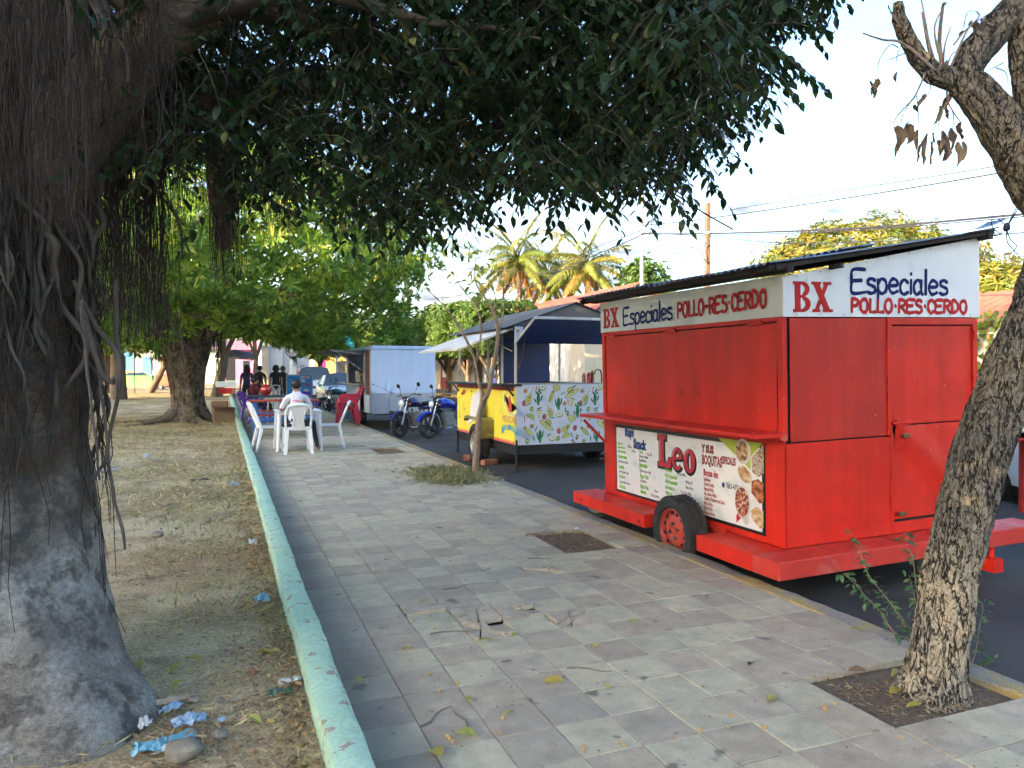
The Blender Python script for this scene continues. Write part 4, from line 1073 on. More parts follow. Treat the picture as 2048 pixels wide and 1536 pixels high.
# fender and wheels
c = MB(); c.prism([(0.92, 0.45), (0.92, 0.76), (1.02, 0.80), (1.72, 0.80), (1.82, 0.76), (1.82, 0.70), (1.70, 0.745), (1.04, 0.745), (0.965, 0.72), (0.965, 0.45)], 0.25, T=frame((0, 1, 0), (0, 0, 1), (1, 0, 0), (-0.25, 0, 0)))
c.build('fender', YEL_DK, tk, 0.004)
c = MB(); c.box((-0.006, 0.965, 0.35), (-0.001, 1.75, 0.74)); c.build('wheel_well', DARK, tk)
car_wheel('wheel', tk, (-0.12, 1.36, 0.335), 0.335, 0.21, mat('alloy_rim', (0.55, 0.53, 0.50), 0.35, 0.15, 8, metal=0.6, dirt=(0.12, 0.10, 0.08), damt=0.6, dscale=9), -1, spokes=True)
car_wheel('wheel', tk, (TW - 0.14, 1.36, 0.335), 0.335, 0.21, BLACK, 1)
for x, y in ((0.04, 0.01), (0.0, TL - 0.02)):
	c = MB(); c.cyl((x, y, 0.0), (x, y, 0.50), 0.022, n=10); c.box((x - 0.05, y - 0.05, 0.0), (x + 0.05, y + 0.05, 0.012)); c.build('jack_leg', BLACK, tk)
# prints: side
TS = lambda y, z, lift=0.0: frame((0, -1, 0), (0, 0, 1), (-1, 0, 0), (-0.003 - lift, y, z))
def ty(u): return on_x(u, 4.25) - 10.75
def tz(u, v):
	a = (u - 1024) / 1480; d = 4.25 / (CF[0] + CR[0] * a); return CAM_H - (v - 740) / 1480 * d + 0.15
def tsp(u, v): return (-ty(u), tz(u, v))
PWHITE = mat('print_white', (0.74, 0.74, 0.72), 0.4); PGREEN = mat('print_dark_green', (0.015, 0.16, 0.06), 0.4); PTEAL = mat('print_teal', (0.015, 0.30, 0.46), 0.4); PRED = mat('print_scarlet', (0.60, 0.05, 0.045), 0.4); PYEL = mat('print_yellow', (0.74, 0.62, 0.08), 0.4); PPINK = mat('print_rose', (0.55, 0.12, 0.18), 0.4)
def spts(l): return [tsp(u, v) for u, v in l]
chili = [(1010, 792), (1009, 803), (1011, 813), (1014, 822), (1019, 829), (1024, 831.5), (1029, 829), (1032, 824), (1033.5, 817), (1030, 820), (1026, 824), (1022, 823), (1018, 817), (1014, 808), (1012, 799)]
def blow(l, k):
	cx = sum(p[0] for p in l) / len(l); cy = sum(p[1] for p in l) / len(l)
	return [(cx + (x - cx) * k, cy + (y - cy) * k) for x, y in l]
def poly_print(polys, mats_, name, parent, T):
	"""Flat prints that may be concave: triangulated through bmesh."""
	bm = bmesh.new()
	for pts, mi, z in polys:
		f_ = bm.faces.new([bm.verts.new((x, y, z)) for x, y in pts]); f_.material_index = mi
	bmesh.ops.triangulate(bm, faces=bm.faces[:], ngon_method='EAR_CLIP')
	for f_ in bm.faces:
		if f_.normal.z < 0: f_.normal_flip()
	me = bpy.data.meshes.new(name); bm.to_mesh(me); bm.free()
	for m in mats_: me.materials.append(m)
	o = link(name, me, parent); o.matrix_local = T
	return o
flame = [(1020, 824), (1016.5, 815), (1018.5, 806), (1017, 799), (1018, 793), (1018.5, 789), (1020, 796), (1022, 791), (1021.5, 800), (1024, 808), (1024.5, 816), (1023.5, 824)]
stalk = [(1009, 803), (1008.5, 797), (1009.5, 790), (1011, 788), (1010.5, 796), (1012, 803)]
poly_print([(blow(spts(chili), 1.14), 0, 0.0), (blow(spts(flame), 1.15), 0, 0.0004), (blow(spts(stalk), 1.3), 0, 0.0002), (spts(chili), 1, 0.0008), (spts(flame), 2, 0.0012), (spts(stalk), 3, 0.0016)], [PWHITE, PYEL, PRED, PGREEN], 'chili_print', side, TS(0, 0))
text('MEXICAN', 0.150, PPINK, side, TS(ty(1005), tz(1005, 842.5), 0.001), 0.0, 0.96)
poly_print([(spts([(1004, 852), (1010, 849), (1020, 850), (1030, 855), (1036.5, 862), (1036.5, 874), (1033, 870), (1029.5, 871), (1030, 865), (1020, 859.5), (1011, 859), (1008, 861), (1008, 867), (1005, 865), (1003, 869)]), 0, 0.0)], [PTEAL], 'ribbon_print', side, TS(0, 0))
for k, ch_ in enumerate('FOOD TRUCK'):
	if ch_ == ' ': continue
	uu = 1006.5 + k * 2.75; t_ = (k - 3.2) / 6.0
	text(ch_, 0.105, PYEL, side, TS(ty(uu), tz(uu, 857.0 + 4.6 * max(0, t_) ** 1.4 + 0.6 * t_ * t_), 0.001) @ Matrix.Rotation(-0.10 * (k - 2.5) / 4, 4, 'Z'), 0.004, 0.72)
# prints: the two-column menu at the far end of the side
mpx = [(918.5, 796, 'BURRITO', .030), (918.5, 804, 'Pollo', .018), (918.5, 812, 'Res Mixto', .018), (918.5, 829, 'TACOS', .030), (918.5, 835, 'NACHOS', .030), (918.5, 820, 'Queso', .018), (927, 806, 'Quesadilla', .020), (927, 818.5, 'FLAUTAS', .030), (927, 824, 'Mixto', .018), (927, 831, 'Pollo', .018), (942, 783.5, 'MENU', .034), (942, 792, 'Res  Cerdo', .018), (942, 800, 'Guacamole', .018), (936, 808, 'Chile', .026), (942, 815, 'Frijoles', .018), (936, 824, 'Salsa', .018)]
for u, v, s, h in mpx: text(s, h / 0.72, BBLACK, side, TS(ty(u), tz(u, v), 0.001), 0.0008, 0.62, name='menu_text')
poly_print([(spts([(922, 786), (926, 781), (928, 777.5), (929, 782), (931, 779), (932, 784), (929, 788.5), (924, 790)]), 0, 0), (spts([(923, 788), (929, 786.5), (926, 790)]), 1, 0.0005)], [PRED, BBLACK], 'flame_print', side, TS(0, 0))
# prints: front pattern
FPT = frame((1, 0, 0), (0, 0, 1), (0, -1, 0), (0, -0.0075, 0))
def fx(cx): return on_y(1040 + cx / 8.53, 10.75) - 4.25
def fz(cx, cy):
	u = 1040 + cx / 8.53; v = 770 + cy / 8.53; a = (u - 1024) / 1480; d = 10.75 / (CF[1] + CR[1] * a)
	return CAM_H - (v - 740) / 1480 * d + 0.15
OUTL = mat('print_outline', (0.14, 0.15, 0.05), 0.45); LIMEY = mat('print_straw', (0.52, 0.54, 0.14), 0.42); CACT = mat('print_cactus', (0.01, 0.18, 0.06), 0.42); CACT2 = mat('print_cactus_pale', (0.10, 0.32, 0.14), 0.42); TOMATO = mat('print_tomato', (0.66, 0.30, 0.13), 0.42); APPLE = mat('print_apple', (0.54, 0.10, 0.08), 0.42); AVO = mat('print_avocado', (0.20, 0.42, 0.07), 0.42); BROWN = mat('print_brown', (0.22, 0.07, 0.035), 0.42); PALEB = mat('print_sketch', (0.40, 0.47, 0.62), 0.42); PALEY = mat('print_pale_yellow', (0.60, 0.62, 0.30), 0.42)
PM = [OUTL, LIMEY, CACT, CACT2, TOMATO, APPLE, AVO, BROWN, PALEB, PALEY, PWHITE]
PP = []
class Lift: z = 0.0
def put(cx, cy, rot, polys, k=1.0):
	x0, z0 = fx(cx), fz(cx, cy); Lift.z = (Lift.z + 0.00002) % 0.0004
	ca, sa = math.cos(rad(rot)), math.sin(rad(rot))
	for i, (pts, mi) in enumerate(polys):
		q = [(x0 + (x * ca - y * sa) * k, z0 + (x * sa + y * ca) * k) for x, y in pts]
		if min(p_[0] for p_ in q) < 0.035 or max(p_[0] for p_ in q) > TW - 0.01 or min(p_[1] for p_ in q) < 0.425 or max(p_[1] for p_ in q) > 1.365:
			q = [(min(max(a_, 0.035), TW - 0.01), min(max(b_, 0.425), 1.365)) for a_, b_ in q]
			if max(p_[0] for p_ in q) - min(p_[0] for p_ in q) < 0.008 or max(p_[1] for p_ in q) - min(p_[1] for p_ in q) < 0.008: continue
			xs_ = set(); q2 = []
			for p_ in q:
				if p_ not in xs_: xs_.add(p_); q2.append(p_)
			q = q2
			if len(q) < 3: continue
		PP.append((q, mi, Lift.z + i * 0.00045))
def outl(pts, k=1.07): return blow(pts, k)
def cactus(cx, cy, kind):
	st = circ(0, 0, 0.030, 0.105, 14); polys = [(st, 2), (circ(0.010, -0.06, 0.012, 0.045, 10), 3)]
	if kind: arms = [((-0.055, -0.02), 0.014, 0.04, 25), ((0.055, 0.02), 0.014, 0.045, -15), ((-0.03, 0.10), 0.016, 0.03, 30), ((0.012, 0.13), 0.016, 0.032, -5), ((0.04, 0.10), 0.014, 0.028, -30)]
	else: arms = [((-0.048, 0.02), 0.012, 0.06, 8), ((0.048, 0.045), 0.012, 0.055, -6), ((-0.03, -0.035), 0.018, 0.012, 0), ((0.03, 0.0), 0.018, 0.012, 0)]
	polys += [(circ(x, y, rx, ry, 10, rot=rad(r_)), 2) for (x, y), rx, ry, r_ in arms]
	put(cx, cy, 0, polys)
tear = [(0, 0.075), (-0.018, 0.05), (-0.045, 0.005), (-0.052, -0.035), (-0.04, -0.07), (0, -0.085), (0.04, -0.07), (0.052, -0.035), (0.045, 0.005), (0.018, 0.05)]
def mandolin(cx, cy, r_): put(cx, cy, r_, [([(-0.008, 0.05), (0.008, 0.05), (0.006, 0.19), (-0.006, 0.19)], 1), (outl(tear), 0), (tear, 1), (circ(0, 0.0, 0.015), 7), (circ(0.0, -0.045, 0.02, 0.008), 7)])
def sombrero(cx, cy, r_):
	brim = circ(0, 0, 0.135, 0.042, 22); put(cx, cy, r_, [(outl(brim, 1.05), 7), (brim, 1), (circ(0, -0.004, 0.115, 0.024, 18), 9), (outl(circ(0, 0.05, 0.055, 0.055, 16)), 0), (circ(0, 0.05, 0.055, 0.055, 16), 1), ([(-0.056, 0.03), (0.056, 0.03), (0.052, 0.045), (-0.052, 0.045)], 7)])
	for q in range(9):
		a = rad(200 + q * 17.5); put(cx, cy, r_, [(circ(0.12 * math.cos(a), 0.034 * math.sin(a), 0.006, 0.005, 6), 2)])
def taco(cx, cy, r_):
	b_ = circ(0, 0, 0.075, 0.06, 14, 0, math.pi); put(cx, cy, r_, [(circ(0.006, 0.010, 0.074, 0.06, 14, 0, math.pi), 3), (outl(b_), 0), (b_, 1)])
def burrito(cx, cy, r_): put(cx, cy, r_, [(outl(circ(0, 0, 0.034, 0.085, 14)), 0), (circ(0, 0, 0.034, 0.085, 14), 1), (circ(-0.012, 0.08, 0.016), 3), (circ(0.012, 0.085, 0.015), 5), (circ(0.0, 0.095, 0.012), 7)])
def tomato(cx, cy): put(cx, cy, rnd.uniform(0, 90), [(outl(circ(0, 0, 0.036, 0.034)), 7), (circ(0, 0, 0.036, 0.034), 4), (circ(0, 0, 0.020, 0.005, 8), 2), (circ(0, 0, 0.005, 0.020, 8), 2)])
def apple(cx, cy, r_=0): put(cx, cy, r_, [(outl(circ(0, 0, 0.033, 0.042)), 7), (circ(0, 0, 0.033, 0.042), 5), (circ(0.01, 0.046, 0.014, 0.008, 8), 2)])
def avocado(cx, cy, r_=20): put(cx, cy, r_, [(circ(0, 0, 0.034, 0.046), 2), (circ(0, 0, 0.030, 0.042), 6), (circ(0, -0.006, 0.021, 0.030), 9), (circ(0, -0.01, 0.013), 7)])
def chilip(cx, cy, r_): put(cx, cy, r_, [([(0, 0.055), (0.012, 0.045), (0.010, 0.0), (-0.006, -0.05), (-0.010, -0.055), (-0.004, 0.0), (-0.008, 0.045)], 5), (circ(0.002, 0.058, 0.006), 2)])
def melon(cx, cy): put(cx, cy, 0, [(outl(circ(0, 0, 0.062, 0.055)), 0), (circ(0, 0, 0.062, 0.055), 1), (circ(0, 0, 0.03, 0.054), 9), (circ(0, 0, 0.012, 0.054), 1)])
def maraca(cx, cy, r_): put(cx, cy, r_, [([(-0.006, -0.10), (0.006, -0.10), (0.006, -0.03), (-0.006, -0.03)], 9), (circ(0, 0, 0.028, 0.042), 7), ([(-0.026, 0.005), (0.028, -0.012), (0.028, 0.0), (-0.024, 0.018)], 10), ([(-0.026, -0.018), (0.020, -0.034), (0.025, -0.022), (-0.028, -0.006)], 2)])
def bowl(cx, cy, r_=0): put(cx, cy, r_, [(circ(0, -0.006, 0.064, 0.050), 0), (circ(0, 0, 0.064, 0.046), 1), (circ(0, 0.004, 0.050, 0.034), 10), (circ(-0.01, 0.008, 0.018, 0.008), 3), (circ(0.015, 0.0, 0.015, 0.008), 3)])
def leafp(cx, cy, r_): put(cx, cy, r_, [(circ(0, 0, 0.046, 0.011, 12), 2)])
def leafq(cx, cy, r_): put(cx, cy, r_, [(circ(0, 0, 0.052, 0.012, 12), 3)])
def flagp(cx, cy, r_=0): put(cx, cy, r_, [([(-0.045, 0.06), (0.045, 0.06), (0.043, 0.072), (-0.043, 0.072)], 7), ([(-0.042, 0.058), (0.042, 0.058), (0.012, -0.07), (-0.012, -0.07)], 9)])
def gtr(cx, cy, r_): put(cx, cy, r_, [([(-0.008, 0.05), (0.008, 0.05), (0.007, 0.18), (-0.007, 0.18)], 9), (circ(0, -0.045, 0.056, 0.052), 0), (circ(0, -0.045, 0.053, 0.049), 1), (circ(0, 0.03, 0.040, 0.042), 1), (circ(0, 0.02, 0.014), 7), (circ(-0.02, -0.05, 0.010, 0.004), 0)])
def sketch(cx, cy): put(cx, cy, rnd.uniform(0, 180), [(circ(0, 0, 0.034, 0.026, 9), 8), (circ(0.002, 0, 0.029, 0.021, 9), 10), (circ(0.0, 0, 0.02, 0.004, 6), 8)])
for sh_ in (0, 968):
	for c_ in ((310, 240, 1), (655, 320, 0), (980, 450, 1), (340, 880, 0)): cactus(c_[0] + sh_, c_[1], c_[2])
	mandolin(155 + sh_, 215, -25); mandolin(505 + sh_, 450, 20); gtr(790 + sh_, 730, -50)
	sombrero(880 + sh_, 140, 28); sombrero(450 + sh_, 690, -35)
	taco(165 + sh_, 560, -38); taco(790 + sh_, 890, 15); burrito(530 + sh_, 200, -22); burrito(140 + sh_, 790, 48)
	for c_ in ((90, 100), (760, 315), (200, 705)): tomato(c_[0] + sh_, c_[1])
	for c_ in ((65, 315, 10), (410, 545, 0), (660, 790, 10), (935, 735, -15)): apple(c_[0] + sh_, c_[1], c_[2])
	for c_ in ((195, 410, -20), (650, 915, -25), (120, 965, 0)): avocado(c_[0] + sh_, c_[1], c_[2])
	for c_ in ((270, 85, -15), (75, 600, 5), (820, 300, 10)): chilip(c_[0] + sh_, c_[1], c_[2])
	melon(620 + sh_, 45); melon(885 + sh_, 565); maraca(810 + sh_, 480, 10); maraca(970 + sh_, 890, -8); maraca(905 + sh_, 965, 35)
	bowl(380 + sh_, 35); bowl(670 + sh_, 495, 8); bowl(550 + sh_, 900)
	for c_ in ((330, 395, 12), (920, 25, 28), (770, 420, 85), (490, 850, 40), (235, 910, 100)): leafp(c_[0] + sh_, c_[1], c_[2])
	for c_ in ((140, 330, 30), (730, 140, 32), (550, 560, 0), (270, 750, 65), (885, 850, 108)): leafq(c_[0] + sh_, c_[1], c_[2])
	flagp(325 + sh_, 500); flagp(885 + sh_, 300, -12)
	for c_ in ((380, 330), (540, 330), (400, 160), (270, 650), (90, 860), (640, 640), (250, 470), (100, 440), (700, 640), (600, 220), (450, 800), (130, 30)): sketch(c_[0] + sh_, c_[1])
poly_print(PP, PM, 'pattern_print', fp, FPT)
PS = []
for x, z, r_, mi in ((0.06, 2.21, 0.03, 4), (0.10, 2.12, 0.045, 1), (0.045, 2.05, 0.025, 5)): PS.append((circ(x, z, r_), mi, 0.0))
flat_poly(PS, PM, 'pattern_print', strip, frame((1, 0, 0), (0, 0, 1), (0, -1, 0), (0, -0.0095, 0)))
# things on and about the trailer
wb = MB(); wb.box((0, 0, 0), (0.012, 0.40, 0.56))
wo = tag(wb.build('white_board', mat('foam_board', (0.66, 0.64, 0.62), 0.6, 0.05)), 'plain white board leaning on the yellow trailer above its wheel', 'board')
wo.matrix_world = Matrix.Translation((4.02, 11.86, 0.66)) @ Matrix.Rotation(rad(17), 4, 'Y') @ Matrix.Rotation(rad(-24), 4, 'X')
BRICK = mat('red_brick', (0.36, 0.13, 0.075), 0.9, 0.25, 8, 0.5, 40, dirt=(0.42, 0.33, 0.25), damt=0.6, dscale=8)
block('loose_brick', (4.06, 11.70, -0.15), (4.34, 11.83, -0.06), 'red brick chocking the wheel of the yellow trailer', 'brick', BRICK, 0.25)
block('loose_brick', (3.98, 12.42, -0.15), (4.10, 12.60, -0.06), 'brick half hidden behind the wheel of the yellow trailer', 'brick', BRICK, -0.3)
rock('chock_stone', (6.30, 11.55, -0.09), (0.16, 0.09, 0.065), 5, STONE, 'tan stone chocking the far wheel of the patterned trailer')
# bottles and tap on the work top
def bottle(loc, m, mc, h, r, label):
	t = thing('sauce_bottle', label, 'bottle', loc, 0, 'sauces on the patterned trailer')
	q = MB(); q.lathe([(0, 0), (r, 0), (r, h * 0.7), (r * 0.45, h * 0.82), (r * 0.4, h * 0.86), (0, h * 0.86)], 14); q.build('body', m, t)
	q = MB(); q.lathe([(0, h * 0.86), (r * 0.5, h * 0.86), (r * 0.2, h), (0, h)], 12); q.build('cap', mc, t)
zt = 1.372 - 0.15 + 0.0
SR = mat('ketchup_red', (0.52, 0.035, 0.02), 0.3); SM = mat('sauce_brown', (0.22, 0.08, 0.03), 0.3); SY = mat('mustard', (0.62, 0.38, 0.03), 0.3)
bottle((5.66, 10.95, 1.24), SR, PWHITE, 0.20, 0.032, 'red sauce bottle on the patterned trailer, beside the yellow-topped one')
bottle((5.74, 10.98, 1.24), SM, SY, 0.22, 0.034, 'brown sauce bottle with yellow cap on the patterned trailer')
bottle((5.60, 11.01, 1.24), SM, SR, 0.17, 0.030, 'small brown sauce bottle with red cap on the patterned trailer')
tp = thing('water_tap', 'curved black tap over the sink of the patterned trailer', 'tap', (5.88, 10.92, 1.24))
q = MB(); q.tube([(0, 0, 0), (0, 0, 0.14), (-0.02, 0, 0.20), (-0.07, 0, 0.225), (-0.12, 0, 0.20), (-0.13, 0, 0.14)], 0.011, 8); q.build('spout', BLACK, tp)
q = MB(); q.bar((0, 0, 0.05), (0.06, 0, 0.07), 0.012, 0.012); q.build('handle', STEEL, tp)
q = MB(); q.lathe([(0, 0), (0.05, 0), (0.065, 0.08), (0.068, 0.085), (0.058, 0.08), (0.045, 0.01), (0, 0.01)], 16)
tag(q.build('red_bowl', SR, None, loc=(6.0, 10.98, 1.24)), 'small red plastic bowl beside the black tap', 'bowl')
q = MB(); q.lathe([(0, 0), (0.03, 0), (0.028, 0.16), (0.012, 0.20), (0.012, 0.23), (0, 0.23)], 12)
tag(q.build('spray_bottle', PWHITE, None, loc=(4.20, 11.93, 1.229)), 'white bottle standing on the black counter of the yellow trailer', 'bottle')
# ================================================================ pale box trailer
PALE = mat('pale_blue_white', (0.45, 0.58, 0.78), 0.5, 0.05, 2.0, 0.2, 2.5, dirt=(0.38, 0.48, 0.62), damt=0.4, dscale=1.2, streak=0.06)
CHECK = mat('checker_plate', (0.40, 0.44, 0.49), 0.45, 0.12, 8.0, 0.5, 55, metal=0.3)
BROWN_W = mat('brown_panel', (0.12, 0.05, 0.032), 0.6, 0.2, 5)
bx_ = thing('box_trailer', 'pale blue-white box trailer with ribbed lower band and open serving side', 'trailer', (3.70, 19.70, -0.15))
BWd, BL = 1.76, 4.3
q = MB(); q.box((0.0, 0.004, 0.98), (BWd, 0.03, 2.16)); q.box((BWd - 0.03, 0.03, 0.43), (BWd, BL, 2.16)); q.box((0.0, BL - 0.03, 0.43), (BWd - 0.03, BL, 2.16)); q.build('wall', PALE, bx_, 0.003)
q = MB()
q.box((0.0, 0.0, 0.43), (BWd, 0.025, 0.985))
for k in range(32): q.box((0.03 + k * 0.0535, -0.006, 0.44), (0.055 + k * 0.0535, 0.0, 0.975))
lb_ = q.build('lower_band', CHECK, bx_); lb_['kind'] = 'stuff'
q = MB(); q.box((-0.02, -0.02, 2.155), (BWd + 0.02, BL + 0.02, 2.19)); q.box((0.03, 0.02, 2.19), (BWd - 0.03, BL - 0.02, 2.255)); q.build('roof', PALE, bx_, 0.01, 2)
q = MB(); q.box((0.0, 0.03, 0.43), (0.03, 1.1, 0.92)); q.box((0.0, 1.9, 0.43), (0.03, BL - 0.03, 1.20)); q.box((0.0, 0.95, 0.92), (0.03, 1.1, 2.155)); q.box((0.0, BL - 0.4, 1.20), (0.03, BL - 0.03, 2.155)); q.build('serving_wall', PALE, bx_)
q = MB(); q.box((0.012, 0.10, 0.45), (0.028, 0.92, 2.10)); q.build('door_opening', BROWN_W, bx_)
q = MB(); q.box((-0.03, 0.03, 0.44), (0.0, 0.09, 2.14)); q.box((-0.03, 0.93, 0.44), (0.0, 0.97, 2.14)); q.build('door_frame', ALU, bx_)
q = MB(); q.box((0.06, 0.05, 0.40), (BWd - 0.05, BL, 0.44)); q.build('floor_deck', BLACK, bx_)
q = MB(); q.box((0.3, 0.3, 1.20), (BWd - 0.1, BL - 0.1, 1.24)); q.build('inner_counter', STEEL, bx_)
q = MB(); q.box((-0.32, 1.2, 1.19), (0.03, BL - 0.4, 1.215)); q.build('serving_shelf', ALU, bx_)
q = MB(); T = frame((0, 1, 0), Vector((-0.9, 0, 0.10)).normalized(), Vector((0.10, 0, 0.9)).normalized(), (0.0, 1.0, 2.02)); q.box((0, 0, 0), (3.2, 0.95, 0.05), 0, T); q.build('awning', mat('grey_awning', (0.19, 0.19, 0.20), 0.6, 0.15, 4), bx_)
for y in (1.15, 4.0):
	q = MB(); q.bar((0.0, y, 1.55), (-0.75, y, 2.10), 0.02, 0.02); q.build('awning_stay', ALU, bx_)
q = MB(); q.box((0.02, -0.012, 1.19), (0.05, 0.004, 1.25)); q.build('latch', BRASS, bx_)
q = MB(); q.tube([(0.05, -0.008, 1.22), (0.35, -0.01, 1.08), (0.62, -0.008, 0.96)], 0.004, 6); q.build('latch_cord', BLACK, bx_)
car_wheel('wheel', bx_, (0.13, 2.2, 0.30), 0.30, 0.19, STEEL, -1); car_wheel('wheel', bx_, (BWd - 0.13, 2.2, 0.30), 0.30, 0.19, STEEL, 1)
q = MB(); q.bar((0.5, 0.05, 0.46), (0.88, -0.95, 0.44), 0.06, 0.08); q.bar((1.26, 0.05, 0.46), (0.88, -0.95, 0.44), 0.06, 0.08); q.cyl((0.88, -0.9, 0.02), (0.88, -0.9, 0.6), 0.025, n=10); q.box((0.80, -1.12, 0.40), (0.96, -0.92, 0.49)); q.build('draw_bar', BLACK, bx_)
for k, (y, h, m_) in enumerate(((1.5, 0.34, STEEL), (2.0, 0.25, mat('dark_glass_jar', (0.03, 0.05, 0.05), 0.2)), (2.5, 0.30, STEEL), (3.1, 0.38, mat('steel_pot', (0.4, 0.4, 0.41), 0.3, metal=0.8)))):
	q = MB(); q.lathe([(0, 0), (0.12, 0), (0.13, h * 0.85), (0.11, h * 0.88), (0.02, h * 0.95), (0.015, h), (0, h)], 18)
	tag(q.build('cooking_pot', m_, None, loc=(3.70 + 0.16 + 0.02 * k, 19.70 + y, 1.091)), ['tall steel pot on the box trailer shelf nearest the door', 'dark jar on the box trailer shelf', 'steel pot in the middle of the box trailer shelf', 'largest steel pot at the far end of the box trailer shelf'][k], 'pot', 'pots on the box trailer')
# ================================================================ motorcycles
ENG = mat('engine_alloy', (0.26, 0.26, 0.26), 0.42, 0.3, 14, metal=0.7)
SEATV = mat('seat_vinyl', (0.016, 0.016, 0.017), 0.5, 0.2, 9)
LENS = mat('lamp_lens', (0.62, 0.64, 0.66), 0.08, 0.05, 4, spec=0.8)
AMBER = mat('amber_lens', (0.62, 0.16, 0.02), 0.25)
REDLENS = mat('red_lens', (0.45, 0.012, 0.01), 0.25)
def moto_wheel(parent, loc, r, w, rimm):
	root = bpy.data.objects.new('wheel', None); coll.objects.link(root); root.parent = parent; root.location = loc
	T = frame((1, 0, 0), (0, 0, 1), (0, -1, 0)); h = w / 2
	q = MB(); q.lathe([(r * 0.76, -h * 0.8), (r * 0.86, -h), (r * 0.95, -h * 0.75), (r, 0), (r * 0.95, h * 0.75), (r * 0.86, h), (r * 0.76, h * 0.8)], 32, T=T, closed=True); q.build('tyre', TYRE, root)
	q = MB(); q.lathe([(r * 0.77, -h * 0.7), (r * 0.72, -h * 0.7), (r * 0.69, 0), (r * 0.72, h * 0.7), (r * 0.77, h * 0.7)], 32, T=T, cap=False)
	q.lathe([(0, -0.05), (0.045, -0.05), (0.045, 0.05), (0, 0.05)], 14, T=T)
	for k in range(6):
		a = 2 * math.pi * k / 6; q.bar((0.03 * math.cos(a), 0, 0.03 * math.sin(a)), (r * 0.71 * math.cos(a + 0.12), 0, r * 0.71 * math.sin(a + 0.12)), 0.022, 0.026, up=(0, 1, 0))
	q.lathe([(0.06, 0.034), (0.105, 0.034), (0.105, 0.038), (0.06, 0.038)], 24, mi=1, T=T, closed=True)
	q.build('rim', [rimm, CHROME], root)
def loft(mb, rings, mi=0, cap=True):
	n = len(rings[0]); vs = [p for r_ in rings for p in r_]; fs = []
	for i in range(len(rings) - 1):
		for j in range(n):
			j2 = (j + 1) % n; fs.append((i * n + j, i * n + j2, (i + 1) * n + j2, (i + 1) * n + j))
	if cap: fs.append(tuple(range(n - 1, -1, -1))); fs.append(tuple((len(rings) - 1) * n + j for j in range(n)))
	mb.add(vs, fs, mi, smooth=True)
def oval(x, y, z, ry, rz, n=14, pw=2.4):
	out = []
	for k in range(n):
		a = 2 * math.pi * k / n; c_, s_ = math.cos(a), math.sin(a)
		out.append((x, y + ry * math.copysign(abs(c_) ** (2 / pw), c_), z + rz * math.copysign(abs(s_) ** (2 / pw), s_)))
	return out
